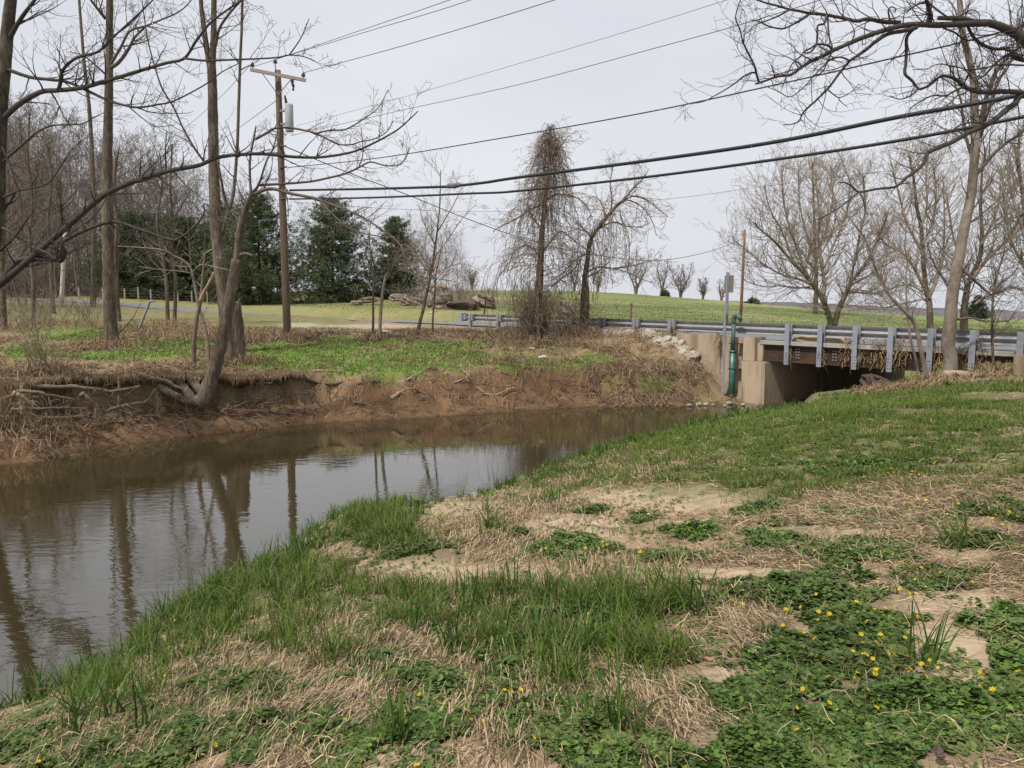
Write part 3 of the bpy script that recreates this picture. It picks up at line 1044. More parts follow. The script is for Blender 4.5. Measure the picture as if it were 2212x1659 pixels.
for z in (zmid - .75, zmid + .28):
    obj('clamp', Part().add(*fbox(c - .20, c + .42, -.30, -.27, z, z + .04)).add(*tube([bb(z), bb(z + .045)], .145 if z < zmid else .10, 14)).add(*fbox(c + .1, c + .42, -.3, .02, z - .0, z + .03)), M['steel'], vp)

# ================================================================== UTILITY POLE AND WIRES
PY = 34.0
pb, pt = P(621, 728, PY), P(600, 152, PY)
pb[2] = gz(pb[0], pb[1])
up = thing('utility_pole', 'brown wooden utility pole with a grey cross arm and a transformer', 'utility pole', pb)
ax = (pt - pb) / np.linalg.norm(pt - pb)
obj('pole_shaft', Part().add(*tube(cr([pb - ax * .4, pb + (pt - pb) * .5, pt], 8), np.linspace(.175, .125, 17), 12, .05)), M['wood'], up, True)
ca, cb = P(543, 152.5, PY - .35), P(663, 176, PY + .15)
dv = cb - ca
dl = np.linalg.norm(dv)
dv /= dl
e2 = np.cross(dv, [0, 0, 1.0])
e2 /= np.linalg.norm(e2)
e3 = np.cross(e2, dv)
arm_ax = np.array([dv, e2, e3])
mid = (ca + cb) / 2 + np.array([0, -.16, 0])
obj('cross_arm', Part().add(*box(mid, (dl, .10, .13), arm_ax)), M['woodg'], up)
for f in (-.28, .24):
    obj('arm_brace', Part().add(*tube([mid + dv * dl * f - e3 * .06, P(603, 207, PY) + np.array([0, -.15, 0])], .018, 5)), M['galvd'], up)
ins = {}
for key, q0, h in (('a', mid - dv * dl * .455, .20), ('c', mid + dv * dl * .455, .20), ('b', pt + np.array([-.06, -.12, -.3]), .62)):
    ip = Part().add(*tube([q0, q0 + [0, 0, h]], .018, 6))
    top = q0 + np.array([0, 0, h])
    ip.add(*tube([top - [0, 0, .06], top - [0, 0, .02], top + [0, 0, .05], top + [0, 0, .09]], [.085, .09, .06, .045], 10))
    obj('insulator', ip, M['insul'], up)
    ins[key] = top + np.array([0, 0, .09])
q = mid + dv * dl * .26
obj('fuse_cutout', Part().add(*tube(cr([q - e3 * .06, q - [0.02, 0, .2], q - [-.02, 0, .36], q - [0, 0, .52]], 3), [.05, .06, .07, .05, .055, .065, .05, .035, .05, .05], 8)), M['insul'], up)
tc_ = P(625, 254, PY - .25)
tt = Part().add(*tube([tc_ - [0, 0, .58], tc_ - [0, 0, .55], tc_ + [0, 0, .5], tc_ + [0, 0, .56]], [.155, .17, .17, .15], 18))
tr_ = obj('transformer', tt, M['can'], up, True)
sub('bushing', Part().add(*tube([tc_ + [-.1, 0, .55], tc_ + [-.16, 0, .9]], [.07, .035], 8)), M['insul'], tr_, up)
for dz_ in (-.25, .3):
    obj('transformer_bracket', Part().add(*box(tc_ + [-.3, .1, dz_], (.24, .12, .08))), M['galvd'], up)
c0, c1 = P(613.5, 690, PY - .1), P(613, 500, PY - .1)
obj('conduit', Part().add(*tube([c0, (c0 + c1) / 2, c1], .035, 8)), M['can'], up, True)
for py in (412, 430, 362, 317):
    q = P(np.interp(py, [152, 728], [600, 621]), py, PY)
    obj('wire_clamp', Part().add(*tube([q + [-.02, -.16, -.03], q + [.3, -.22, 0]], .035, 7)), M['insul'], up)


def ypx(px):
    return 1 / (1 / PY + (1 / 15.0 - 1 / PY) * (px - 622) / (2212 - 622.0))


def wire(name, label, pts, r, m, yf=ypx, cat='cable', group='overhead lines from the utility pole', first=None):
    W = [P(px, py, yf(px)) for px, py in pts]
    if first is not None:
        W[0] = first
    c = cr(W, 12)
    base = W[0]
    p = Part().add(*tube(c, r, 6))
    o = obj(name, p, m, None, True, off=tuple(float(v) for v in base))
    return tag(o, label, cat, group)


G_ = 'overhead lines from the utility pole'
wire('cable', 'thick black cable with a splice case, upper of the two heavy cables', [(626, 411), (800, 408), (940, 404), (980, 402), (1050, 394), (1115, 384), (1400, 347), (1672, 307), (1940, 253), (2212, 203), (2700, 90)], .046, M['black'])
wire('cable', 'thick black cable sagging low, lower of the two heavy cables', [(625, 430), (800, 427), (1017, 418), (1115, 413), (1400, 382), (1672, 345), (1940, 304), (2212, 252), (2700, 150)], .036, M['black'])
wire('cable', 'single black line just above the two heavy cables, crossing the tip of the vine tree', [(622, 362), (820, 341), (1115, 293), (1400, 242), (1672, 184), (1940, 123), (2160, 70), (2700, -80)], .016, M['black'])
wire('power_line', 'thin line from the post on the cross arm top, highest over the pole', [(595, 138), (800, 66), (1016, 0), (1500, -175)], .011, M['wire'], first=ins['b'])
wire('power_line', 'thin line from the insulator on the far tip of the cross arm', [(545, 148), (557, 141), (760, 72), (971, 0), (1450, -170)], .011, M['wire'], first=ins['a'])
wire('power_line', 'thin line from the insulator on the near tip of the cross arm', [(660, 163), (880, 96), (1197, 0), (1700, -170)], .012, M['wire'], first=ins['c'])
wire('power_line', 'very faint hair thin line below the three cross arm lines', [(640, 272), (860, 213), (1115, 139), (1350, 69), (1570, 0), (1900, -105)], .006, M['wire'])
wire('power_line', 'thin line starting beside the transformer can', [(628, 293), (860, 240), (1115, 184), (1400, 108), (1610, 50), (1900, -40)], .009, M['wire'])
# splice case
sp_ = P(980, 402, ypx(980))
q0, q1 = P(966, 404, ypx(966)), P(995, 400.5, ypx(995))
tag(obj('splice_case', Part().add(*tube(cr([q0, q0 * .8 + q1 * .2 + [0, 0, .03], (q0 + q1) / 2 + [0, 0, .01], q0 * .2 + q1 * .8 + [0, 0, .03], q1], 4), [.045, .06, .075, .085, .09, .09, .075, .085, .09, .09, .09, .09, .09, .085, .07, .055, .045], 9, .1)), M['case'], None, True, off=tuple(sp_)),
    'grey splice case hung on the upper heavy cable', 'splice case')
yl = lambda px: 34 + (px - 600) * (-.125)
wire('power_line', 'faint line running back from the pole behind the twin trunk, upper one', [(545, 148), (470, 215), (380, 290), (250, 372), (100, 452)], .013, M['wire'], yl, group='lines running back behind the trees', first=ins['a'])
wire('power_line', 'faint line running back from the pole behind the twin trunk, lower one', [(600, 215), (480, 302), (380, 368), (250, 440), (100, 505)], .013, M['wire'], yl, group='lines running back behind the trees')
yI = lambda px: float(np.interp(px, [617, 1608], [34, 60]))
wire('service_line', 'sagging service line between the utility pole and the thin field pole', [(617, 317), (750, 372), (878, 420), (1000, 469), (1115, 510), (1240, 543), (1370, 561), (1450, 560), (1540, 541), (1607, 515)], .022, M['wire'], yI)
yJ = lambda px: float(np.interp(px, [625, 2212], [44, 34]))
wire('service_line', 'faint near level line passing behind the vine tree', [(625, 436), (870, 452), (1115, 456), (1430, 431), (1655, 402), (1940, 366), (2212, 327), (2500, 285)], .009, M['wire'], yJ)
# thin field pole
fb_, ft_ = P(1600, 672, 62), P(1609, 499, 60)
fb_[2] = gz(fb_[0], fb_[1]) - .1
fp = thing('field_pole', 'thin reddish wooden pole standing in the green field', 'utility pole', fb_)
obj('pole_shaft', Part().add(*tube(cr([fb_, ft_], 4), np.linspace(.13, .085, 5), 8)), mat('red_pole_wood', (.27, .14, .085), .9, .2, 8, (1, 1, .1)), fp, True)
obj('pole_top', Part().add(*tube([ft_, ft_ + [0, 0, .12]], [.085, .05], 8)), M['galvd'], fp, True)
# pale pole by the wood
fb_, ft_ = P(133, 660, 82), P(140, 500, 82)
fb_[2] = gz(fb_[0], fb_[1]) - .1
fp = thing('utility_pole', 'pale bleached pole standing before the brown wood', 'utility pole', fb_)
obj('pole_shaft', Part().add(*tube(cr([fb_, ft_], 6), np.linspace(.24, .17, 7), 8, .06)), M['woodp'], fp, True)
obj('pole_cap', Part().add(*tube([ft_, ft_ + [0, 0, .1]], [.18, .12], 8)), M['galvd'], fp, True)

# ------------------------------------------------------------------ bent post
q0, q1, q2, q3 = P(294, 706, 36), P(323, 652, 36), P(332, 650, 36), P(333, 652, 36)
q0[2] = gz(q0[0], q0[1]) - .15
bpst = thing('bent_post', 'leaning pale galvanised metal post with its top bent over flat', 'post', q0)
obj('post', Part().add(*tube([q0, (q0 + q1) / 2, q1], .06, 4)), M['galvd'], bpst)
obj('bent_top', Part().add(*tube([q1, q2, q3 + [.02, 0, -.02]], .05, 4)), M['galvd'], bpst)

# ------------------------------------------------------------------ fence beyond the road
posts = [(177, 640), (205, 640), (228, 641), (275, 642), (304, 644), (331, 646), (389, 648), (419, 650), (452, 652), (490, 652)]
fn = thing('wire_fence', 'wire fence on thin grey wooden posts along the lawn beyond the road', 'fence', on(300, 88))
tops = []
for px, py in posts:
    g = on(px, 90)
    top = g + np.array([0, 0, 1.45 + .12 * math.sin(px)])
    obj('post', Part().add(*tube([g - [0, 0, .2], top], .085, 6, .1)), M['woodg'], fn)
    tops.append((g, top))
wp_ = Part()
for k in (.3, .55, .8, .97):
    wp_.add(*tube([a * (1 - k) + b * k for a, b in tops], .011, 4))
obj('wire', wp_, M['wire'], fn)
# single field posts
for nm, lab, a, b_, Y, r, m_ in (('fence_post', 'weathered wooden post standing alone behind the guard rail in the field', (1361, 692), (1364, 655), 52, .10, 'drift'),
                                ('fence_post', 'thin dark steel post leaning beside the pale boulder', (1044, 684), (1050, 640), 58, .06, 'steel'),
                                ('marker_post', 'short pale leaning marker post behind the guard rail near the green pipe', (1619, 702), (1612, 689), 42, .12, 'galv')):
    q0, q1 = P(*a, Y), P(*b_, Y)
    q0[2] = gz(q0[0], q0[1]) - .2
    o = obj(nm, Part().add(*tube(cr([q0, (q0 + q1) / 2, q1], 3), r, 6, .15)), M[m_], None, off=tuple(q0))
    tag(o, lab, 'post')

# ------------------------------------------------------------------ house behind the evergreens
hb = P(500, 640, 128)
hb[2] = gz(hb[0], hb[1])
hs = thing('house', 'small white house showing only its gable behind the evergreens', 'house', hb)
W_, D_, Hh, Gh = 8.0, 9.0, 6.3, 2.6
V = np.array([[-W_ / 2, 0, 0], [W_ / 2, 0, 0], [W_ / 2, 0, Hh], [0, 0, Hh + Gh], [-W_ / 2, 0, Hh], [-W_ / 2, D_, 0], [W_ / 2, D_, 0], [W_ / 2, D_, Hh], [0, D_, Hh + Gh], [-W_ / 2, D_, Hh]]) + hb
obj('wall', Part().add(V, [np.array([[0, 1, 2, 3, 4], [9, 8, 7, 6, 5]]), np.array([[1, 6, 7, 2], [0, 4, 9, 5]])]), M['white'], hs)
p = Part()
for sgn in (-1, 1):
    a = np.array([[0, -.4, Hh + Gh + .12], [sgn * (W_ / 2 + .5), -.4, Hh - .2], [sgn * (W_ / 2 + .5), D_ + .4, Hh - .2], [0, D_ + .4, Hh + Gh + .12]]) + hb
    p.add(np.vstack([a, a + [0, 0, .15]]), np.array([[0, 1, 2, 3], [7, 6, 5, 4], [0, 4, 5, 1], [1, 5, 6, 2], [2, 6, 7, 3]]))
obj('roof', p, M['roof'], hs)
for x in (-1.8, 1.8):
    fo = obj('window', Part().add(*box(hb + [x, -.03, 4.6], (1.2, .08, 1.5))), M['woodp'], hs)
    sub('pane', Part().add(*box(hb + [x, -.08, 4.6], (.95, .04, 1.25))), M['glass'], fo, hs)


# ================================================================== ROCKS
def rock(seed, dims, rough=.3, sub_=3):
    """lumpy boulder: layered icosphere-like ellipsoid around origin"""
    n1, n2 = 18, 26
    th = np.linspace(0, math.pi, n1)
    ph = np.linspace(0, 2 * math.pi, n2, endpoint=False)
    T, H_ = np.meshgrid(th, ph, indexing='ij')
    x, y, z = np.sin(T) * np.cos(H_), np.sin(T) * np.sin(H_), np.cos(T)
    r = 1 + (fbm(x * 1.3 + z * 2.1 + seed, y * 1.3 - z * 1.7 + seed, seed) - .5) * rough * 2.2 + (fbm(x * 4 + seed, y * 4 + z * 5, seed + 2, 3) - .5) * rough * .8
    p_ = 0.75
    f = lambda v: np.sign(v) * np.abs(v) ** p_
    V = np.stack([f(x) * r * dims[0], f(y) * r * dims[1], f(z) * r * dims[2]], -1).reshape(-1, 3)
    i = (np.arange(n1 - 1)[:, None] * n2 + np.arange(n2)[None, :])
    j = (np.arange(n1 - 1)[:, None] * n2 + (np.arange(n2) + 1)[None, :] % n2)
    Q = np.stack([i, i + n2, j + n2, j], -1).reshape(-1, 4)
    return V, Q


def place_rock(name, label, px, py, Y, w, h, m_, seed, group=None, rough=.3, rz=0, tilt=0):
    q = P(px, py, Y)
    hw, hh = w / 2 / F * Y, h / 2 / F * Y
    V, Q = rock(seed, (hw, hw * .8, hh), rough)
    c_, s_ = math.cos(tilt), math.sin(tilt)
    V = V @ np.array([[c_, 0, s_], [0, 1, 0], [-s_, 0, c_]])
    V = V + q
    return tag(obj(name, Part().add(V, Q), M[m_], None, False, off=tuple(q)), label, 'rock', group)


GB = 'boulders piled on the verge beyond the road'
for k, (px, py, Y, w, h, m_, lab) in enumerate([
    (947, 642, 68, 48, 52, 'rockg', 'tall upright grey brown boulder, biggest of the pile'),
    (992, 664, 64, 70, 28, 'rockd', 'long dark brown boulder lying behind the guard rail end'),
    (1047, 651, 66, 48, 30, 'rockg', 'mossy whitish grey boulder beside the leaning dark steel post'),
    (795, 648, 78, 44, 12, 'rockg', 'flat grey slab lying under the evergreens'),
    (862, 643, 76, 40, 16, 'rockg', 'grey layered boulder between the flat slab and the tall boulder'),
    (896, 652, 74, 60, 20, 'rockg', 'low dark layered rock at the foot of the tall boulder'),
    (921, 640, 76, 30, 18, 'rockg', 'small pale grey rock leaning on the tall boulder'),
    (770, 655, 78, 26, 9, 'rockg', 'small flat stone at the outer end of the pile'),
    (952, 668, 64, 36, 16, 'rockg', 'rounded grey stone in front of the tall boulder'),
    (935, 676, 62, 24, 7, 'rockw', 'small whitish stone on the grass below the boulders'),
    (1222, 668, 60, 44, 30, 'rockg', 'whitish grey boulder half hidden by the second vine tree')]):
    place_rock('boulder', lab, px, py, Y, w, h, m_, 3 + k * 7, GB, .38, tilt=.2 * math.sin(k * 2.3))
# limestone blocks by the wing wall: copies of four shapes
GW = 'white stone blocks banked against the bridge wall'
rk = []
RN.seed(5)
wpos = []
for k in range(62):
    f = RN.random()
    px = 1300 + f * 215
    top = np.interp(px, [1290, 1380, 1440, 1515], [712, 722, 733, 768])
    wd = np.interp(px, [1290, 1400, 1515], [10, 16, 9])
    wpos.append((px, top + RN.uniform(-.1, 1) * wd))
LW = ['pale limestone block in the bank of stones against the concrete wall'] * 4
for k, (px, py) in enumerate(wpos):
    sg_ = S(px)
    tt_ = -0.35 - (py - np.interp(px, [1290, 1380, 1440, 1515], [712, 722, 733, 768])) * .045
    q = RP(sg_, tt_, 0)
    z = P(px, py, q[1])[2]
    g = max(gz(q[0], q[1]), z - .12) if k % 2 else z
    loc = (q[0], q[1], min(max(z, gz(q[0], q[1]) + .02), z + .3))
    sz = RN.uniform(.12, .24)
    if k < 5:
        V, Q = rock(60 + k, (sz * 1.2, sz, sz * .75), .3)
        o = obj('stone_block', Part().add(V + np.array(loc), Q), M['rockw'], None, False, off=loc)
        rk.append(o)
    else:
        o = rk[k % 5].copy()
        COL.objects.link(o)
        o.location = loc
        s__ = RN.uniform(.7, 1.35)
        o.scale = (s__, s__ * RN.uniform(.8, 1.2), s__ * RN.uniform(.8, 1.1))
        o.rotation_euler = (RN.uniform(-.5, .5), RN.uniform(-.5, .5), RN.uniform(0, 6))
    tag(o, 'pale limestone block in the bank of stones against the concrete wall', 'rock', GW)
GWl = "pale stones at the far water's edge"
for k, (px, py, w) in enumerate([(1489, 875, 12), (1509, 873, 16), (1525, 873, 13), (1540, 874, 12), (1576, 871, 20), (1566, 876, 10), (1606, 874, 12), (1635, 874, 8)]):
    q = G0(px, py + 3, 0)
    o = rk[k % 5].copy()
    COL.objects.link(o)
    o.location = (q[0], q[1], .06)
    s__ = w / F * q[1] / .62
    o.scale = (s__, s__, s__ * .8)
    o.rotation_euler = (0, 0, k * 1.7)
    tag(o, "pale round stone at the water's edge below the straw covered slope", 'rock', GWl)
GV = 'pale stones on the verge behind the green grass'
RN.seed(9)
for k, (px, py, w) in enumerate([(664, 717, 9), (676, 718, 10), (690, 716, 8), (705, 719, 10), (722, 715, 7), (735, 718, 9), (758, 716, 12), (765, 712, 12), (712, 711, 9), (762, 684, 12), (748, 705, 9), (1047, 692, 9)]):
    g = on(px, 36.5 + (728 - py) * .35)
    o = rk[k % 5].copy()
    COL.objects.link(o)
    o.location = tuple(g + [0, 0, .03])
    s__ = w / F * g[1] / .42
    o.scale = (s__ * 1.2, s__, s__ * .6)
    o.rotation_euler = (0, 0, k * 2.1)
    tag(o, 'pale stone lying on the gravel verge behind the bright grass', 'rock', GV)
g = on(828, 36)
o = place_rock('boulder', 'smooth pale stone beside the double sapling', 829, 720, 36.5, 34, 14, 'rockw', 91, None, .2)
g = P(1896, 832, 25.2)
place_rock('boulder', 'dark wet boulder below the bridge where the creek bank ends', 1898, 832, 25.0, 52, 34, 'rockd', 44, None, .35, tilt=-.5)
place_rock('boulder', 'dark low boulder half buried beside the dark wet boulder', 1880, 822, 26.2, 34, 30, 'rockd', 47, None, .35)

# sand left on the deck
q = RP(S(1745), 0.75, DECK)
V, Q = rock(23, (1.15, .6, .26), .3)
V2, Q2 = rock(29, (.8, .5, .2), .3)
rzm = np.array([[U2[0], U2[1], 0], [N2[0], N2[1], 0], [0, 0, 1]])
tag(obj('sand_pile', Part().add(V @ rzm + q, Q), M['driftp'], None, True, off=tuple(q)), 'low heap of brown sand on the bridge deck under the guard rail', 'sand heap')

# ------------------------------------------------------------------ litter
for px, py, Y, lab in ((1148, 752, 33.5, 'white scrap of litter lying in the straw below the vine tree'), (1172, 768, 32, 'small white scrap of litter lying lower on the straw slope')):
    g = on(px, Y, .05)
    V, Q = rock(int(px), (.14, .09, .05), .5)
    tag(obj('litter_scrap', Part().add(V + g, Q), M['white'], None, off=tuple(g)), lab, 'litter')
# ================================================================== TREES
def Z(k, pts):
    """zoom tile coordinates -> picture coordinates"""
    x0 = (0, 557.5, 1115.0, 1654.6)[(k - 1) % 4]
    y0 = 0.0 if k <= 4 else (418.1 if k <= 8 else 752.6)
    return [(x0 + x * .25203, y0 + y * .25203) for x, y in pts]


def PL(pts, Y0, Y1=None, jit=.02):
    Y1 = Y0 if Y1 is None else Y1
    n = len(pts)
    out = []
    for i, (px, py) in enumerate(pts):
        f = i / max(n - 1, 1)
        out.append(P(px, py, Y0 + (Y1 - Y0) * f + (RN.uniform(-jit, jit) * 4 if 0 < i < n - 1 else 0)))
    return out


def rw(px, Y):
    return px / 2 / F * Y


def grounded(pts, dz=.25):
    q = np.array(pts[0])
    q[2] = min(q[2], gz(q[0], q[1])) - dz
    return [q] + list(pts[1:])


def twig_chain(t, polys, Y0, Y1, w0, w1, tw=5, tl=1.0, lvl=1, mr=.005, up=.05, sides=5):
    for pts in polys:
        t.limb(PL(pts, Y0, Y1), rw(w0, Y0), rw(w1, Y1), False, sides, 5, .1, tw, tl, None, lvl, mr, up, .05, .25)


# ---- tree A: big dark tree just past the frame edge on the far bank
RN.seed(21)
YA = 21.5
t = Tree()
base = on(-75, YA)
t.limb([base - [0, 0, .3], P(-40, 640, YA), P(-14, 480, YA), P(-6, 340, YA), P(3, 200, YA), P(14, 90, YA), P(26, -30, YA), P(42, -200, YA + .5), P(60, -420, YA + 1)], .31, .09, True, 10, 6, .12, 10, 2.2, .05, 3, .005)
lim = lambda pts, a, b, w0, w1, tw=14, tl=1.5, lvl=2, **k: t.limb(PL(pts, a, b), rw(w0, a), rw(w1, b), False, 7, 6, .12, tw, tl, .03, lvl, .0045, .05, .08, .2, **k)
lim([(-10, 622), (20, 598), (60, 564), (110, 520), (164, 473), (214, 430), (240, 413), (300, 388), (370, 368), (430, 357), (475, 339), (557, 332), (625, 338), (683, 340), (740, 333), (784, 320), (850, 286), (880, 262), (903, 240)], YA, 19.0, 16, 2.2, 46, 1.25)
lim([(0, 262), (40, 226), (88, 199), (126, 195), (175, 190), (227, 176), (270, 163), (315, 149), (360, 136), (398, 126), (424, 88), (454, 50), (490, 22), (519, 3), (560, -25)], YA, 18.5, 12, 2.6, 30, 1.2)
lim([(398, 126), (444, 131), (500, 129), (557, 127), (600, 124), (625, 119), (655, 122), (680, 132)], 19.3, 18.2, 5, 2, 10, .8)
lim([(625, 119), (650, 82), (668, 40)], 18.5, 18.2, 3, 1.5, 4, .5, 1)
lim([(126, 194), (133, 170), (136, 151), (164, 126), (209, 113), (227, 98), (247, 78), (280, 48), (315, 15), (350, -20)], 20.8, 19.5, 8, 2.5, 18, 1.2)
lim([(0, 144), (63, 166), (110, 172), (151, 179), (227, 214), (260, 225), (297, 232), (340, 226), (378, 217), (441, 184), (479, 156), (517, 136)], YA, 18.8, 8, 1.8, 22, 1.1)
lim([(297, 233), (330, 243), (380, 245), (410, 244)], 20, 19.6, 3, 1.2, 5, .6, 1)
lim([(280, 232), (305, 253), (335, 273), (378, 270)], 20, 19.6, 3, 1.2, 5, .6, 1)
lim([(16, 90), (45, 40), (75, 0), (110, -50)], YA, 20.5, 11, 4, 10, 1.4)
lim([(0, 355), (40, 320), (80, 286), (115, 271), (175, 268), (200, 255), (225, 243)], YA, 19.5, 6, 1.5, 14, 1.0)
lim([(0, 430), (40, 412), (80, 404), (110, 390), (150, 330), (180, 300)], YA, 20, 6, 1.5, 12, 1.0)
lim([(0, 490), (28, 504), (60, 530), (100, 545), (122, 558), (130, 520), (200, 470), (235, 420)], YA, 20, 7, 2, 12, .9)
lim([(-5, 300), (10, 330), (30, 380), (45, 440), (50, 520)], YA, 21, 6, 1.5, 10, .9, droop=1)
lim([(0, 610), (30, 575), (50, 560), (120, 560), (132, 563), (140, 545), (140, 520), (235, 480), (300, 495), (370, 518), (395, 510), (425, 485), (440, 462), (441, 440)], YA, 20, 14, 2.2, 22, .9)
t.done('bare_tree', 'big dark leafless tree whose long limbs reach out low over the far bank', base, M['barkd'], M['twigd'])

# ---- tree B: straight tree
RN.seed(22)
YB = 29.0
t = Tree()
b0 = P(245, 752, YB)
b0[2] = gz(b0[0], b0[1])
t.limb([b0 - [0, 0, .3], b0 + [-.02, 0, .12], P(242, 735, YB), P(238, 690, YB), P(235, 600, YB), P(232, 480, YB), P(232, 340, YB), P(234, 250, YB), P(236, 130, YB), P(237, 0, YB), P(240, -200, YB), P(242, -420, YB)],
       .31, .08, True, 12, 5, .1, 6, 1.6, .03, 2, .006)
# narrower shaft above the flare is obtained by the taper
lim([(236, 145), (262, 100), (280, 68), (315, 56), (350, 42), (378, 30), (400, 15), (420, -8)], YB, 27, 6, 2, 16, 1.7)
lim([(236, 148), (256, 135), (278, 105), (290, 82), (312, 60)], YB, 28.2, 9, 4, 6, 1.2)
lim([(228, 40), (200, 5), (180, -25)], YB, 28, 7, 3, 6, 1.5)
lim([(240, 80), (262, 66), (290, 44), (310, 18)], YB, 28, 4, 1.6, 8, 1.2)
lim([(228, 160), (205, 140), (180, 120), (150, 112)], YB, 28, 4, 1.6, 8, 1.2)
t.done('bare_tree', 'straight single leafless trunk flaring at its base on the grassy far bank', b0, M['bark'], M['twig'])

# ---- tree C: twin trunk behind the leaning tree
RN.seed(23)
YC = 29.5
t = Tree()
b0 = P(494, 752, YC)
b0[2] = gz(b0[0], b0[1])
t.limb([b0 - [0, 0, .3], P(490, 700, YC), P(481, 620, YC), P(472, 545, YC), P(466, 480, YC), P(463, 400, YC), P(461, 290, YC), P(459, 200, YC), P(457, 140, YC)], .28, .155, True, 10, 5, .1)
t.limb([P(457, 145, YC), P(461, 90, YC), P(462, 0, YC), P(463, -180, YC), P(465, -420, YC)], .14, .06, True, 9, 5, .1, 8, 1.6, .03, 2, .006)
t.limb([P(457, 165, YC), P(446, 100, YC), P(438, 40, YC), P(434, 0, YC), P(428, -160, YC), P(424, -380, YC)], .12, .05, True, 9, 5, .1, 8, 1.6, .03, 2, .006)
lim([(465, 100), (474, 62), (495, 30), (519, 3), (545, -30)], YC, 28.4, 7, 3, 9, 1.4)
lim([(480, 505), (494, 456), (504, 418), (510, 350), (513, 302), (516, 210), (519, 126), (522, 60), (524, -40), (526, -200)], YC, YC - .6, 8, 5, 14, 1.3)
lim([(445, 355), (420, 320), (397, 280), (375, 232), (350, 190), (333, 140), (320, 90), (312, 40), (305, -10)], YC, 28, 5, 2, 14, 1.5)
t.done('bare_tree', 'leafless twin trunked tree rising straight behind the leaning tree', b0, M['bark'], M['twig'])

# ---- tree D: leaning tree with horizontal root trunk over the water
RN.seed(24)
YD = 24.2
YD = 24.05
t = Tree()
b0 = P(428, 872, YD)
t.limb([P(262, 818, YD + .35), P(285, 816, YD + .2), P(315, 822, YD + .05), P(348, 838, YD - .05), P(380, 856, YD - .2), P(408, 868, YD - .2), P(430, 870, YD - .1), P(448, 845, YD), P(462, 800, YD), P(476, 750, YD), P(490, 690, YD), P(503, 610, YD), P(512, 555, YD), P(518, 500, YD), P(528, 458, YD), P(546, 424, YD)],
       .125, .11, True, 12, 6, .15)
t.trunk.add(*tube(cr([P(424, 874, YD - .1), P(440, 858, YD), P(458, 812, YD), P(474, 757, YD), P(488, 697, YD), P(500, 625, YD), P(511, 560, YD)], 6), np.linspace(.25, .145, 37), 12, .14))
t.limb([P(420, 868, YD), P(400, 840, YD + .3), P(375, 818, YD + .45), P(340, 810, YD + .6), P(300, 806, YD + .7)], .16, .10, True, 9, 5, .2)
t.limb([P(432, 872, YD), P(428, 890, YD + .1), P(425, 905, YD + .2)], .2, .12, True, 8, 4, .2)
t.limb([P(440, 850, YD), P(420, 830, YD + .5), P(405, 812, YD + .9)], .14, .16, True, 8, 4, .2)
lim([(518, 505), (500, 470), (486, 430), (478, 390), (470, 345)], YD, 23.5, 8, 4, 8, 1.0)
lim([(520, 490), (529, 451), (541, 420), (540, 390), (540, 345), (548, 300), (553, 272)], YD, 23.6, 9, 3, 12, .9)
lim([(545, 424), (565, 412), (590, 408), (628, 418), (660, 424), (688, 431), (735, 449), (777, 466), (810, 486), (847, 511), (866, 530), (878, 544)], YD, 21.5, 9, 2, 26, 1.0)
lim([(688, 431), (706, 450), (730, 474), (757, 494), (790, 505), (820, 510), (848, 512)], 23, 21.8, 5, 2, 12, .9)
lim([(557, 400), (610, 397), (671, 392), (710, 384), (746, 375), (775, 362), (800, 350), (830, 357), (860, 357), (876, 342), (885, 320)], YD, 21.3, 6, 1.8, 24, .9)
lim([(553, 300), (575, 288), (595, 277), (625, 276), (655, 281), (683, 288), (710, 302), (734, 312), (760, 312), (779, 306), (808, 300), (835, 285), (850, 260)], YD, 21.8, 6, 1.8, 22, .9)
lim([(683, 288), (715, 281), (744, 280), (772, 266), (797, 249), (812, 238), (824, 222), (838, 194)], 22.8, 22, 4, 1.5, 12, .7)
lim([(866, 528), (872, 550), (880, 566), (900, 580), (930, 583)], 21.6, 21, 3, 1.2, 6, .6)
lim([(775, 362), (784, 330), (780, 275)], 22, 21.8, 3, 1.5, 5, .5)
lim([(545, 424), (560, 395), (575, 350), (590, 320), (598, 290)], YD, 23.6, 6, 2, 10, .8)
lim([(516, 552), (530, 548), (546, 552)], YD, YD - .3, 9, 5, 0)
t.done('leaning_tree', 'leaning tree curving up from a horizontal root trunk above the water', b0, M['bark'], M['twig'])

# ---- broken stump, snag, pale sapling
RN.seed(25)
t = Tree()
b0 = P(512, 756, 28.2)
b0[2] = gz(b0[0], b0[1])
t.limb([b0 - [0, 0, .2], P(510, 730, 28.2), P(509, 690, 28.2), P(509, 660, 28.2), P(510, 651, 28.2)], .34, .17, True, 10, 4, .2)
t.limb([P(514, 665, 28.1), P(516, 650, 28.1), P(517, 645, 28.1)], .06, .02, True, 6, 3, .2)
t.done('broken_stump', 'snapped off grey stump standing beside the twin trunked tree', b0, M['bark'], M['twig'], 'stump')
t = Tree()
b0 = P(419, 790, 26.4)
b0[2] = gz(b0[0], b0[1])
t.limb([b0 - [0, 0, .2], P(418, 750, 26.4), P(425, 690, 26.4), P(432, 655, 26.4), P(437, 610, 26.4), P(442, 546, 26.4)], .10, .035, True, 7, 5, .25, 4, .5, .02, 1, .006)
t.limb([P(432, 652, 26.4), P(440, 632, 26.3), P(452, 610, 26.2), P(462, 588, 26.2)], .07, .03, False, 6, 4, .2, 2, .4)
t.limb([P(443, 548, 26.4), P(452, 542, 26.3), P(460, 538, 26.3)], .03, .015, False, 5, 3, .1)
t.done('snag', 'thin splintered dead snag with a torn pale top in front of the lawn fence', b0, M['drift'], M['driftp'], 'dead tree')
t = Tree()
b0 = P(451, 775, 27)
b0[2] = gz(b0[0], b0[1])
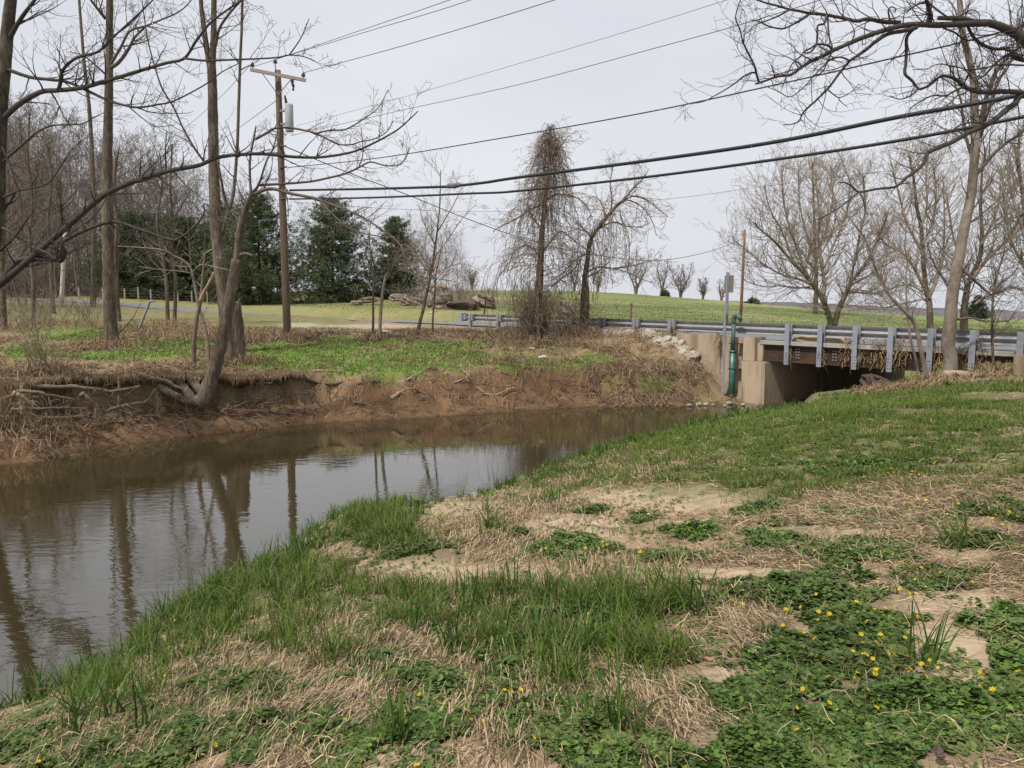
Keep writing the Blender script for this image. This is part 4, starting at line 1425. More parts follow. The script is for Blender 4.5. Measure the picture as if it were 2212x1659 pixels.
t.limb([b0 - [0, 0, .2], P(448, 735, 27), P(440, 700, 27), P(428, 657, 27), P(420, 615, 27), P(413, 582, 27), P(400, 566, 27), P(375, 553, 26.8), P(350, 540, 26.6), P(300, 535, 26.4), P(255, 532, 26)], .07, .02, True, 7, 5, .1, 12, .8, .02, 1, .005)
twig_chain(t, [[(415, 588), (430, 574), (443, 572), (480, 580), (500, 585)], [(413, 582), (408, 520), (404, 460)], [(413, 590), (380, 585), (340, 582), (300, 575)]], 27, 26, 3, 1.2, 6, .8)
t.done('sapling', 'pale thin sapling with a level side branch left of the leaning tree', b0, M['barkp'], M['twigr'], 'tree')

# ---- thin pair between trees B and D
for px, py, Yv, top, lab, w in ((364, 694, 44, [(360, 620), (352, 560), (340, 480), (350, 400), (345, 330)], 'thin brown trunk in the gap before the far lawn, bent one of two', 8),
                                (378, 694, 44.5, [(379, 620), (372, 550), (372, 470), (368, 400), (372, 310)], 'thin brown trunk in the gap before the far lawn, straight one of two', 8),
                                (258, 692, 46, [(252, 640), (250, 560), (252, 480), (246, 400), (256, 320)], 'thin pale edged tree close behind the straight flared trunk', 12),
                                (120, 668, 56, [(111, 600), (110, 540), (104, 470), (112, 380), (100, 300)], 'dark thin tree in front of the pale bleached pole', 9),
                                (10, 712, 36, [(6, 640), (4, 560), (8, 470), (2, 380), (14, 290)], 'brown tree at the picture edge with a straw heap at its foot', 14),
                                (74, 690, 44, [(72, 620), (64, 520), (70, 430), (60, 330), (66, 230)], 'slim grey brown tree second from the picture edge', 8),
                                (205, 640, 70, [(203, 520), (202, 418), (194, 252), (181, 126), (171, 0), (165, -100)], 'tall smooth grey trunk rising far above the wood', 11)):
    RN.seed(int(px))
    t = Tree()
    b0 = on(px, Yv)
    t.limb([b0 - [0, 0, .2]] + PL(top, Yv, Yv), rw(w, Yv) * 1.15, rw(w, Yv) * .35, True, 7, 6, .15, 26 if px != 205 else 18, 3.0, .04, 2, .008, .08, .3)
    t.done('bare_tree', lab, b0, M['bark'], M['twig'])

# ---- dark shrub on the bank
RN.seed(26)
t = Tree()
b0 = P(98, 806, 23)
b0[2] = gz(b0[0], b0[1])
for k in range(16):
    a = RN.uniform(-1, 1)
    grow(t.segs, tuple(b0 + [RN.uniform(-.3, .3), RN.uniform(-.3, .3), 0]), (a * .8 - .3, RN.uniform(-.4, .4), 1.0), RN.uniform(.8, 1.6), .016, 2, .03, .2, 6, .8, .006)
t.done('shrub', 'dark twiggy leafless shrub on the edge of the undercut bank', b0, M['barkd'], M['vine'], 'shrub')

# ---- vine tree E
RN.seed(31)
YE = 36.0


def vines(t, start, n, spreadx, top, bottom, rs=.012):
    for _ in range(n):
        f = RN.random() ** 1.0
        f = max(0.0, min(1.0, (bottom + (top - bottom) * f - start[0][2]) / (start[-1][2] - start[0][2])))
        i = min(int(f * (len(start) - 1)), len(start) - 2)
        p0 = start[i] + (start[i + 1] - start[i]) * (f * (len(start) - 1) - i)
        a = RN.uniform(0, 6.283)
        w = spreadx(f) * (.2 + .85 * RN.random() ** .6)
        dx, dy = math.cos(a) * w, math.sin(a) * w
        L = RN.uniform(.8, 3.0)
        rise = RN.uniform(0, .3)
        c = [p0, p0 + [dx * .45, dy * .45, rise], p0 + [dx * .85, dy * .85, rise - L * .25], p0 + [dx * 1.0, dy * 1.0, rise - L * .6], p0 + [dx * 1.02 + RN.uniform(-.2, .2), dy, rise - L]]
        c = cr(c, 3) + np.cumsum(R.normal(0, .042, (13, 3)), 0)
        g0 = t.gmin
        c[:, 2] = np.maximum(c[:, 2], g0)
        r = RN.uniform(.6, 1.5) * rs
        for k in range(len(c) - 1):
            t.segs.append((*c[k], *c[k + 1], r, r * .9))


t = Tree()
b0 = P(1160, 728, YE)
b0[2] = gz(b0[0], b0[1])
t.gmin = b0[2]
tr = [b0 - [0, 0, .2], P(1162, 690, YE), P(1164, 640, YE), P(1168, 560, YE), P(1171, 500, YE), P(1180, 420, YE), P(1186, 345, YE), P(1188, 275, YE)]
t.limb(tr, .27, .035, True, 9, 6, .15)
cs = cr(tr, 8)
H_ = lambda f: .45 + 1.7 * max(0, 1 - abs(f - .35) / .65) + (.9 if f < .3 else 0)
vines(t, cs, 340, lambda f: .5 + 2.1 * min(1, max(0, (.98 - f) / .5)) ** .8, tr[-1][2], b0[2] + 1.6, .010)
vines(t, cs, 115, lambda f: 1.5 - 1.3 * f, tr[-1][2] - .1, tr[-1][2] - 3.4, .009)
vines(t, cs, 70, lambda f: .8, b0[2] + 2.2, b0[2] + .1, .012)
for pts in ([(1176, 500), (1150, 470), (1140, 440)], [(1172, 545), (1190, 520), (1212, 500), (1235, 515), (1262, 535), (1290, 550)], [(1168, 555), (1140, 530), (1110, 545), (1095, 590)],
            [(1185, 430), (1205, 420), (1240, 425), (1262, 440), (1280, 470)], [(1182, 440), (1150, 450), (1120, 470), (1080, 490), (1065, 500)], [(1190, 620), (1215, 600), (1245, 575), (1247, 540)],
            [(1187, 345), (1205, 325), (1222, 300)], [(1186, 320), (1165, 330), (1150, 360)]):
    t.limb(PL(pts, YE, YE - RN.uniform(-.8, .8)), .055, .02, False, 6, 5, .15, 14, 1.3, .02, 2, .007, -.10)
for k in range(85):
    a, rr = RN.uniform(0, 6.28), abs(RN.gauss(0, .75))
    q = b0 + np.array([math.cos(a) * rr - .1, math.sin(a) * rr * .7, 0])
    q[2] = gz(q[0], q[1])
    grow(t.segs, tuple(q), (RN.uniform(-.5, .5), RN.uniform(-.4, .4), 1), RN.uniform(.7, 2.6), .012, 1, -.02, .22, 6, .7, .007)
for k in range(1000):
    f = RN.random() ** .6
    zt_ = b0[2] + 1.2 + (tr[-1][2] - b0[2] - 1.4) * f
    i = int(min(max((zt_ - cs[0][2]) / (cs[-1][2] - cs[0][2]), 0), .999) * (len(cs) - 1))
    a = RN.uniform(0, 6.28)
    rr = (.15 + 1.35 * min(1, (1 - f) / .5)) * RN.random() ** .6
    grow(t.segs, (cs[i][0] + math.cos(a) * rr, cs[i][1] + math.sin(a) * rr, zt_), (math.cos(a) * .8, math.sin(a) * .8, RN.uniform(-.8, .4)), RN.uniform(.3, 1.0), .009, 1, -.12, .45, 6, .5, .006)
for k in range(120):
    a, rr = RN.uniform(0, 6.28), abs(RN.gauss(0, .5))
    q = b0 + np.array([math.cos(a) * rr - .15, math.sin(a) * rr * .7, 0])
    grow(t.segs, tuple(q), (RN.uniform(-.35, .35), RN.uniform(-.3, .3), 1), RN.uniform(1.2, 3.2), .014, 1, -.01, .3, 6, .6, .008)
t.done('vine_tree', 'upright tree draped to a pointed top with hanging dry vines', b0, M['bark'], M['vine'])

# ---- vine tree F, leaning
RN.seed(32)
YF = 37.0
t = Tree()
b0 = P(1258, 715, YF)
b0[2] = gz(b0[0], b0[1])
t.gmin = b0[2]
tr = [b0 - [0, 0, .2], P(1258, 680, YF), P(1261, 630, YF), P(1264, 594, YF), P(1270, 555, YF), P(1276, 519, YF), P(1292, 493, YF), P(1309, 471, YF), P(1330, 446, YF), P(1348, 432, YF)]
cF = t.limb(tr, .145, .07, True, 9, 6, .15)
t.limb([b0 + [.15, .1, -.2], P(1268, 670, YF + .2), P(1268, 630, YF + .2), P(1264, 598, YF)], .13, .10, True, 8, 5, .15)
for pts in ([(1348, 432), (1367, 424), (1388, 428), (1405, 438), (1425, 455), (1443, 468)], [(1330, 446), (1355, 432), (1390, 450), (1410, 480), (1418, 510)], [(1318, 460), (1322, 430), (1318, 400), (1322, 372), (1325, 360)],
            [(1345, 433), (1370, 405), (1390, 385), (1402, 364)], [(1290, 495), (1325, 480), (1350, 488), (1385, 490), (1405, 480)], [(1264, 590), (1280, 582), (1296, 577), (1325, 580), (1357, 589), (1380, 600), (1400, 608), (1415, 612)],
            [(1325, 580), (1360, 575), (1400, 565), (1420, 560)], [(1272, 545), (1245, 560), (1215, 590), (1190, 605)], [(1280, 515), (1262, 495), (1240, 480)], [(1309, 471), (1300, 440), (1285, 425), (1270, 430)], [(1264, 600), (1295, 585), (1312, 568)]):
    t.limb(PL(pts, YF, YF - RN.uniform(-.9, .9)), .05, .014, False, 6, 5, .15, 15, 1.25, .02, 2, .006, -.03)
vines(t, cF, 70, lambda f: .5 + 1.1 * f, P(0, 440, YF)[2], P(0, 600, YF)[2], .010)
vines(t, cF, 28, lambda f: .9, P(0, 600, YF)[2], b0[2] + .4, .013)
for k in range(34):
    q = b0 + np.array([RN.gauss(0, .8), RN.gauss(0, .5), 0])
    q[2] = gz(q[0], q[1])
    grow(t.segs, tuple(q), (RN.uniform(-.5, .5), RN.uniform(-.4, .4), 1), RN.uniform(.5, 1.6), .011, 1, -.02, .22, 6, .7, .007)
for k in range(260):
    i = RN.randrange(len(cF) // 3, len(cF))
    a = RN.uniform(0, 6.28)
    rr = 1.3 * RN.random() ** .6
    grow(t.segs, (cF[i][0] + math.cos(a) * rr + .3, cF[i][1] + math.sin(a) * rr, cF[i][2] + RN.uniform(-.9, .5)), (math.cos(a) * .8, math.sin(a) * .8, RN.uniform(-.6, .6)), RN.uniform(.3, 1.0), .008, 1, -.08, .4, 6, .5, .0055)
t.done('vine_tree', 'leaning forked tree with a rounded vine hung crown beside the pointed vine tree', b0, M['bark'], M['vine'])

# ---- saplings by the verge
for nm, lab, base, pts, w, extra, Yv, mt in (
    ('sapling', 'slim pale sapling bending over, taller stem of the double pair', (822, 738), [(821, 700), (825, 645), (830, 610), (836, 592), (855, 565), (875, 544), (890, 520)], 9, [[(833, 600), (845, 575), (870, 560)], [(830, 612), (850, 575), (862, 520), (858, 470)]], 34.2, 'barkp'),
    ('sapling', 'thin crooked sapling wrapped in straw at its foot beside the pale bending one', (805, 736), [(806, 690), (806, 640), (808, 612), (804, 585), (802, 557), (798, 520), (800, 480)], 6, [[(808, 615), (818, 600), (828, 600)], [(804, 580), (790, 550), (792, 520)]], 34.5, 'bark'),
    ('young_tree', 'young tree with a fan of fine upright twigs in front of the boulders', (902, 727), [(906, 700), (915, 665), (923, 628), (930, 594), (938, 545), (945, 494), (950, 440), (951, 400), (952, 366)], 9, [], 36.5, 'bark'),
    ('sapling', 'thin reddish stem close to the young tree before the boulders', (935, 725), [(935, 690), (939, 640), (941, 600), (948, 560), (956, 520)], 5, [], 36.8, 'bark')):
    RN.seed(len(lab))
    t = Tree()
    b0 = P(*base, Yv)
    b0[2] = gz(b0[0], b0[1])
    big = nm == 'young_tree'
    c = t.limb([b0 - [0, 0, .2]] + PL(pts, Yv, Yv), rw(w, Yv), .015, True, 7, 6, .12, 34 if big else 10, 2.2 if big else .9, .03, 2, .006, .07, .28 if big else .35, .2)
    twig_chain(t, extra, Yv, Yv - .3, 4, 1.5, 8, .9, 1, .006)
    if big:
        for pts2 in ([(928, 600), (960, 580), (1000, 570), (1040, 585)], [(935, 560), (965, 520), (1000, 470), (1030, 440)], [(932, 590), (905, 560), (880, 530)], [(930, 600), (965, 605), (1010, 615)], [(940, 530), (915, 480), (905, 440)], [(945, 500), (975, 450), (1000, 400)]):
            t.limb(PL(pts2, Yv, Yv - RN.uniform(-1, 1)), .04, .01, False, 5, 5, .1, 16, 1.2, .02, 2, .006, .05)
    t.done(nm, lab, b0, M[mt], M['twigr'] if big else M['twig'], 'tree')

# ---- overhanging tree off to the right, limbs reach in
RN.seed(41)
t = Tree()
YO = 13.0
b0 = np.array([11.6, YO, gz(11.6, YO)])
t.limb([b0 - [0, 0, .3], b0 + [0, 0, 2], b0 + [-.1, 0, 4], b0 + [.1, 0, 7], b0 + [.3, 0, 10]], .32, .2, True, 12, 6, .1)
z4 = lambda pts: Z(4, pts)
lim = lambda pts, a, b, w0, w1, tw=12, tl=.9, lvl=1, **k: t.limb(PL(pts, a, b), rw(w0, a), rw(w1, b), False, 8, 6, .14, int(tw * 1.1), tl, .011, lvl, .0026, .03, .1, .34, **k)
trk = [(2590, 420), (2400, 250)]
lim(trk + z4([(2350, 480), (2212, 340), (2110, 270), (2000, 225), (1900, 195), (1800, 190), (1650, 160), (1480, 155)]), YO, 11.6, 27, 9, 12)
lim(z4([(1900, 200), (1700, 205), (1480, 215), (1340, 210), (1200, 215), (1080, 240), (950, 280), (850, 315), (750, 355), (660, 395), (580, 430), (490, 480), (400, 520), (300, 580), (210, 640), (100, 655), (0, 690), (-90, 720)]), 11.8, 10.4, 14, 4, 26)
lim(z4([(-60, 705), (-80, 640), (-100, 560), (-140, 480), (-180, 400), (-200, 350), (-225, 250), (-260, 160), (-240, 60), (-215, -10)]), 10.5, 10.2, 5, 2, 14, .7)
lim(z4([(-85, 625), (-130, 625), (-200, 660), (-260, 710), (-350, 770), (-430, 815), (-510, 860), (-580, 880), (-680, 895), (-740, 930)]), 10.5, 10.2, 4, 1.3, 9, .5)
lim(z4([(1290, 235), (1180, 265), (1050, 290), (950, 350), (850, 430), (780, 480), (720, 520), (660, 590), (620, 640), (570, 710), (520, 770), (430, 860), (340, 940), (300, 1000), (290, 1035), (220, 1065), (150, 1070)]), 11.5, 10.2, 9, 2, 20, .8)
lim(z4([(1150, 195), (1000, 185), (920, 170), (850, 165), (780, 180), (680, 160), (500, 125), (380, 115), (290, 95), (200, 80), (100, 50), (0, 25), (-120, -15)]), 11.6, 10.6, 10, 3, 20, .9)
lim(z4([(380, 115), (320, 160), (250, 200), (150, 245), (60, 235), (0, 215), (-70, 180), (-130, 170)]), 10.9, 10.5, 5, 2, 10, .6)
lim(z4([(200, 85), (100, 140), (0, 180), (-90, 215), (-150, 270), (-190, 300)]), 10.8, 10.5, 4, 1.5, 8, .6)
lim(z4([(520, 130), (500, 200), (445, 220), (440, 300), (430, 380), (390, 440), (345, 455), (325, 440)]), 11, 10.7, 5, 3, 6, .5)
lim(z4([(570, 430), (530, 390), (440, 380), (390, 410), (330, 440), (290, 490), (230, 540), (190, 620), (140, 750)]), 10.9, 10.5, 5, 2, 10, .6)
lim(z4([(530, 150), (535, 260), (545, 330), (570, 420), (540, 500), (480, 620), (400, 650), (390, 730), (395, 880)]), 11, 10.4, 4, 1.5, 10, .5)
lim(z4([(720, 520), (640, 490), (560, 510), (500, 560), (420, 640), (330, 740), (210, 830), (100, 780), (0, 740)]), 11, 10.4, 4, 1.5, 10, .6)
lim(z4([(530, 770), (580, 810), (620, 835), (680, 820), (740, 780), (800, 715)]), 10.7, 10.4, 3, 1.2, 5, .4)
lim(z4([(620, 835), (640, 870), (700, 920)]), 10.6, 10.5, 2.5, 1.2, 2, .3)
lim(z4([(1290, 230), (1240, 270), (1205, 330), (1205, 430), (1198, 540), (1190, 630), (1250, 690), (1310, 760), (1370, 745), (1430, 700), (1500, 655)]), 11.6, 11.2, 8, 4, 7, .5)
lim(z4([(1400, 190), (1405, 110), (1385, 40), (1370, -10)]), 11.7, 11.5, 11, 6, 4, .6)
lim(z4([(1410, 190), (1420, 120), (1385, 60), (1390, 20), (1460, 80), (1560, 150), (1620, 190)]), 11.7, 11.5, 6, 3, 6, .6)
lim(z4([(1200, 110), (1260, 60), (1330, 25), (1390, 10)]), 11.6, 11.5, 3, 5, 6, .5)
lim(z4([(1060, 175), (1050, 90), (1075, 60), (1110, 75), (1105, 110)]), 11.5, 11.4, 4, 2, 3, .3)
lim(z4([(1620, 200), (1680, 130), (1760, 85), (1820, 110), (1835, 175)]), 11.8, 11.6, 4, 1.5, 5, .4)
lim(z4([(1720, 190), (1740, 250), (1790, 330), (1870, 390), (1960, 420), (2050, 420), (2120, 450), (2212, 520)]), 11.9, 12.4, 6, 7, 14, .7)
lim(z4([(1520, 240), (1620, 280), (1700, 340), (1790, 345)]), 11.8, 12, 4, 3, 8, .6)
lim([(2440, 330)] + z4([(2700, 560), (2212, 520), (2100, 470), (2050, 480), (1960, 550), (1880, 640), (1800, 690)]), YO, 11.9, 10, 3, 18, .9)
lim([(2560, 460)] + z4([(2600, 900), (2212, 800), (2040, 785), (1850, 790), (1740, 760), (1690, 740), (1640, 690), (1580, 660), (1500, 652), (1430, 710), (1380, 745), (1310, 765), (1230, 825), (1140, 850), (1060, 820)]), YO, 11.3, 13, 1.6, 26, .9)
lim(z4([(1690, 745), (1600, 790), (1540, 820), (1430, 820), (1340, 860), (1250, 920), (1210, 990), (1180, 1030)]), 12, 11.3, 5, 1.5, 12, .6)
lim([(2560, 470)] + z4([(2500, 920), (2212, 815), (2130, 890), (2050, 950), (1980, 1010), (1900, 1065), (1800, 1110), (1700, 1155), (1600, 1215), (1480, 1265), (1385, 1315), (1350, 1400), (1280, 1470), (1200, 1525), (1150, 1575), (1090, 1605), (950, 1620), (800, 1645), (740, 1600), (680, 1565), (620, 1565)]), YO, 10.6, 15, 2.5, 16, .7)
lim(z4([(800, 1645), (740, 1690), (680, 1740), (600, 1800), (540, 1835), (440, 1880), (380, 1905)]), 10.7, 10.4, 4, 1.6, 6, .4)
lim(z4([(800, 1645), (830, 1700), (850, 1800), (880, 1840)]), 10.7, 10.6, 3, 1.5, 3, .3)
lim(z4([(1900, 1065), (1780, 1050), (1700, 1060), (1620, 1100), (1560, 1160), (1540, 1250)]), 11.9, 11.5, 5, 1.5, 10, .5)
lim(z4([(2212, 560), (2000, 555), (1880, 580), (1740, 600), (1640, 575), (1480, 550), (1380, 590), (1260, 598)]), 12.4, 11.6, 4, 1.4, 12, .6)
lim(z4([(2100, 300), (2160, 240), (2212, 200), (2300, 120)]), 12.4, 12.6, 9, 6, 10, .9)
t.done('overhanging_tree', 'dark leafless tree whose crooked lichened limbs hang in from above over the grassy bank', b0, M['barkd'], M['twigd'])

# ---- pale trunk tree
RN.seed(42)
t = Tree()
YP = 24.3
b0 = P(2046, 822, YP)
b0[2] = gz(b0[0], b0[1])
pt_ = Z(8, [(1585, 1450), (1560, 1300), (1580, 1100), (1595, 900), (1635, 650), (1680, 400), (1720, 200), (1760, 0)]) + Z(4, [(1790, 1300), (1795, 1100), (1785, 900), (1780, 700), (1735, 480), (1690, 300), (1660, 0), (1640, -250)])
t.limb([b0 - [0, 0, .3]] + PL(pt_, YP, YP), .225, .07, True, 12, 5, .06, 22, 2.0, .03, 3, .006, .06, .3)
lim = lambda pts, a, b, w0, w1, tw=12, tl=1.5, lvl=2, **k: t.limb(PL(pts, a, b), rw(w0, a), rw(w1, b), False, 8, 6, .1, tw, tl, .02, lvl, .006, .04, .15, .2, **k)
lim(Z(4, [(1800, 1150), (1850, 1000), (1900, 800), (1980, 600), (2080, 480), (2150, 420), (2260, 300)]), YP, 23.6, 12, 5, 20)
lim(Z(4, [(1790, 1280), (1850, 1100), (1920, 900), (1990, 700), (2080, 560), (2160, 380), (2212, 200)]), YP, 24.6, 9, 4, 20)
lim(Z(4, [(1800, 1500), (1880, 1400), (1980, 1290), (2080, 1210), (2160, 1160), (2260, 1050)]), YP, 23.8, 9, 5, 16)
lim(Z(4, [(1780, 1380), (1720, 1200), (1690, 1020), (1670, 860), (1620, 720), (1600, 560)]), YP, 24.6, 7, 3, 16)
lim(Z(4, [(1780, 720), (1700, 800), (1640, 820), (1560, 900), (1480, 980)]), YP, 24, 5, 2, 12)
lim(Z(8, [(1600, 850), (1500, 700), (1420, 560), (1380, 420)]), YP, 24.5, 5, 2, 12)
lim(Z(8, [(1650, 620), (1760, 720), (1850, 800), (1930, 870), (1960, 860), (2000, 780), (2080, 720), (2160, 640)]), YP, 23.5, 7, 2, 12)
lim(Z(8, [(1640, 1080), (1750, 1065), (1860, 1090), (1960, 1100), (2060, 1090), (2140, 1060)]), YP, 23.4, 5, 2, 8)
t.done('pale_tree', 'tall tree with a smooth pale trunk standing by the bridge beyond the grass', b0, M['barkp'], M['twig'])
RN.seed(43)
for nm, lab, base, pts, w, Yv, mt in (
    ('sapling', 'thick pale leaning sapling in front of the bridge posts', (2005, 826), Z(8, [(1360, 1500), (1320, 1300), (1280, 1120), (1180, 1000), (1060, 870), (1000, 760), (940, 640), (890, 500), (840, 370), (770, 280), (700, 190), (640, 110)]), 11, 23.3, 'barkp'),
    ('sapling', 'pale upright sapling crossing the thick leaning one', (1988, 815), Z(8, [(1290, 1450), (1240, 1250), (1220, 1100), (1205, 900), (1200, 700), (1215, 600), (1190, 450), (1200, 300), (1180, 150)]), 6, 24.0, 'barkp'),
    ('sapling', 'dark straight sapling with straw caught low on its stem beside the pale log', (2146, 818), Z(8, [(1955, 1550), (1940, 1300), (1940, 1000), (1950, 860), (1965, 760), (2000, 640), (2040, 500), (2060, 300)]), 7, 22.2, 'bark')):
    t = Tree()
    b0 = P(*base, Yv)
    b0[2] = gz(b0[0], b0[1])
    t.limb([b0 - [0, 0, .2]] + PL(pts, Yv, Yv), rw(w, Yv), .014, True, 8, 5, .1, 30, 1.3, .02, 2, .005, .04, .25, .2)
    t.done(nm, lab, b0, M[mt], M['twigr'] if mt == 'barkp' else M['twig'], 'tree')

# ---- big spreading trees beyond the road
def crown_tree(seed, base, stems, w, n, tl, lab, Yv, mr=.0085, mt='bark', mw='twigr', lvl=3, name='bare_tree'):
    RN.seed(seed)
    t = Tree()
    b0 = P(*base, Yv)
    b0[2] = gz(b0[0], b0[1])
    for k, (pts, w0, w1, tw) in enumerate(stems):
        e_ = (pts[-1][0] + .35 * (pts[-1][0] - pts[-2][0]), pts[-1][1] + .35 * (pts[-1][1] - pts[-2][1]) - 6)
        pts = list(pts) + [e_]
        q = PL(pts, Yv, Yv + RN.uniform(-2, 2))
        if pts[0] == base:
            q = [b0 - [0, 0, .3]] + q[1:]
        t.limb(q, rw(w0, Yv), rw(w1, Yv), k < w, 8, 5, .1, int(tw * 2.4), tl * 1.15, .04, lvl, mr, .09, .12, .18, .66)
    return t.done(name, lab, b0, M[mt], M[mw])


z8 = lambda pts: Z(8, pts)
crown_tree(51, (1798, 704), [
    ([(1798, 704)] + z8([(540, 1050), (480, 900), (400, 780), (320, 680), (220, 580), (120, 460), (40, 380), (-60, 300)]), 13, 2, 26),
    ([(1802, 704)] + z8([(620, 1000), (690, 850), (740, 740), (830, 640), (900, 520), (960, 380), (1020, 240)]), 13, 2, 24),
    (z8([(490, 880), (500, 780), (480, 600), (450, 400), (455, 200), (440, 0), (430, -150)]), 9, 2, 26),
    (z8([(400, 780), (330, 650), (260, 450), (190, 250), (150, 50), (140, -120)]), 7, 2, 24),
    (z8([(420, 800), (300, 740), (150, 700), (0, 620), (-120, 520), (-250, 420)]), 6, 1.5, 22),
    (z8([(380, 800), (250, 810), (120, 790), (0, 800), (-150, 760)]), 4, 1.5, 16),
    (z8([(500, 640), (560, 480), (640, 300), (700, 100), (720, -60)]), 6, 2, 22),
    (z8([(730, 740), (760, 560), (800, 380), (850, 150), (840, -60)]), 6, 2, 22),
    (z8([(700, 800), (850, 720), (980, 640), (1080, 580)]), 5, 1.5, 16),
    (z8([(690, 850), (820, 850), (960, 860), (1080, 850)]), 4, 1.5, 14),
    (z8([(480, 500), (560, 350), (600, 150), (570, -50)]), 4, 1.5, 16),
    (z8([(240, 600), (140, 330), (40, 150), (0, 0)]), 4, 1.5, 16)], 2, 0, 2.3, 'wide spreading leafless tree forking low into two stems behind the guard rail', 48)
crown_tree(52, (2011, 708), [
    ([(2011, 708)] + z8([(1400, 950), (1370, 800), (1350, 600), (1330, 300), (1290, 100), (1270, -100), (1240, -250)]), 14, 3, 26),
    (z8([(1360, 820), (1270, 640), (1180, 520), (1050, 450), (980, 380)]), 7, 2, 22),
    (z8([(1350, 840), (1250, 790), (1150, 790), (1060, 820), (950, 850), (830, 830), (720, 850)]), 5, 1.5, 22),
    (z8([(1370, 900), (1230, 930), (1100, 960), (960, 990), (820, 980)]), 4, 1.2, 20),
    (z8([(1400, 900), (1480, 700), (1520, 500), (1530, 200), (1520, -50)]), 6, 2, 22),
    (z8([(1340, 450), (1420, 250), (1460, 0), (1440, -200)]), 6, 2, 22),
    (z8([(1340, 500), (1230, 300), (1150, 50), (1100, -150)]), 6, 2, 22),
    (z8([(1330, 300), (1380, 100), (1370, -150), (1390, -300)]), 5, 2, 18)], 1, 0, 2.2, 'leafless tree with level lower branches directly behind the thin bridge saplings', 50)
crown_tree(53, (2083, 706), [
    ([(2083, 706)] + z8([(1700, 1000), (1720, 850), (1740, 750), (1830, 560), (1850, 350), (1840, 100), (1850, -150)]), 17, 3, 26),
    (z8([(1730, 780), (1680, 680), (1660, 560), (1600, 350), (1560, 100)]), 8, 2, 20),
    (z8([(1750, 760), (1850, 620), (1960, 500), (2080, 380), (2180, 200), (2230, 0)]), 9, 2, 26),
    (z8([(1790, 950), (1870, 890), (1980, 850), (2100, 800), (2212, 830)]), 5, 1.5, 18),
    (z8([(1840, 450), (1940, 250), (2000, 50), (2010, -150)]), 6, 2, 20),
    (z8([(1730, 850), (1640, 800), (1560, 760)]), 4, 1.5, 10)], 1, 0, 2.3, 'stout leafless tree with dark rough trunk beyond the pale trunk', 52)
crown_tree(54, (2245, 712), [
    ([(2245, 712)] + z8([(2300, 900), (2260, 600), (2230, 300), (2200, 0), (2160, -250), (2170, -450)]), 16, 3, 30),
    (z8([(2280, 750), (2180, 560), (2100, 400), (2050, 150), (2030, -100)]), 8, 2, 26),
    (z8([(2230, 400), (2150, 150), (2080, -100), (2080, -300)]), 7, 2, 26),
    (z8([(2250, 650), (2350, 450), (2400, 200)]), 7, 2, 20)], 1, 0, 2.2, 'reddish leafless tree half out of the picture past the stout dark one', 50)
crown_tree(55, (1761, 674), [
    ([(1761, 674)] + z8([(430, 850), (430, 650), (420, 400), (410, 100), (400, -150)]), 11, 2, 30),
    (z8([(430, 600), (350, 350), (290, 100), (280, -100)]), 5, 1.5, 24),
    (z8([(425, 550), (520, 300), (570, 60), (560, -120)]), 5, 1.5, 24),
    (z8([(430, 680), (320, 520), (230, 420)]), 4, 1.5, 18)], 1, 0, 3.6, 'distant leafless tree with a straight trunk seen through the wide spreading one', 92, .018)

# ---- trees on the field crest
for k, (px, py, top, hw, lab) in enumerate([
    (1372, 637, 552, 40, 'broad bare tree on the field crest below the sagging line'),
    (1428, 640, 560, 24, 'narrow bare tree on the field crest beside the round green bush'),
    (1468, 642, 575, 26, 'open forked bare tree on the field crest past the green bush'),
    (1516, 648, 606, 16, 'small bushy bare tree on the crest in line with the sign post'),
    (1556, 651, 607, 13, 'smallest bare tree on the crest just before the sign post'),
    (1240, 629, 560, 16, 'bare tree on the crest seen between the two vine trees'),
    (1290, 630, 575, 16, 'bare tree on the crest seen under the leaning vine tree'),
    (1020, 628, 590, 20, 'bare tree on the crest next to the tall boulder')]):
    Yv = 138
    Hh = (py - top) / F * Yv
    ns = 3 if k in (0, 2) else 2
    RN.seed(70 + k)
    stems = []
    for j in range(ns):
        a = (j - (ns - 1) / 2)
        stems.append([(0, 0, -.3), (a * Hh * .06, RN.uniform(-.2, .2), Hh * .25), (a * Hh * .22, RN.uniform(-.5, .5), Hh * .6), (a * Hh * .32, RN.uniform(-.6, .6), Hh)])
    t = bare_tree(70 + k, Hh, .22, .22, 12 + 2 * (k % 4), .42 + .13 * (k % 3), 2, .019, .10, hw / F * Yv * 1.15 / Hh, stems, .85)
    q = on(px, Yv)
    for pp in (t.trunk,):
        pp.V = [v + q for v in pp.V]
    t.segs = [tuple(np.array(s_) + np.r_[q, q, 0, 0]) for s_ in t.segs]
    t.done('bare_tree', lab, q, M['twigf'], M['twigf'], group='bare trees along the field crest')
for px, py, Yv, w, h, lab in ((1436, 634, 136, 11, 11, 'round green bush at the foot of the narrow crest tree'), (1627, 650, 125, 15, 8, 'low green bush on the skyline just beyond the reddish field pole')):
    q = P(px, py, Yv)
    q[2] = gz(q[0], q[1])
    n = 900
    a = R.random(n) * 6.28
    e = np.arccos(R.random(n))
    rr = (R.random(n) ** .4)
    c = np.c_[np.cos(a) * np.sin(e) * w, np.sin(a) * np.sin(e) * w, np.cos(e) * h * 1.6] * rr[:, None] / F * Yv * .6 + q
    d1, d2 = R.normal(0, .28, (n, 3)), R.normal(0, .28, (n, 3))
    V = np.stack([c - d1, c + d1, c + d2], 1).reshape(-1, 3)
    col = np.repeat(np.array([[.10, .12, .06]]) * R.uniform(.5, 1.4, (n, 1)), 3, 0)
    tag(obj('bush', Part().add(V, np.arange(3 * n).reshape(-1, 3), col), M['needle'], None, off=tuple(q)), lab, 'bush')


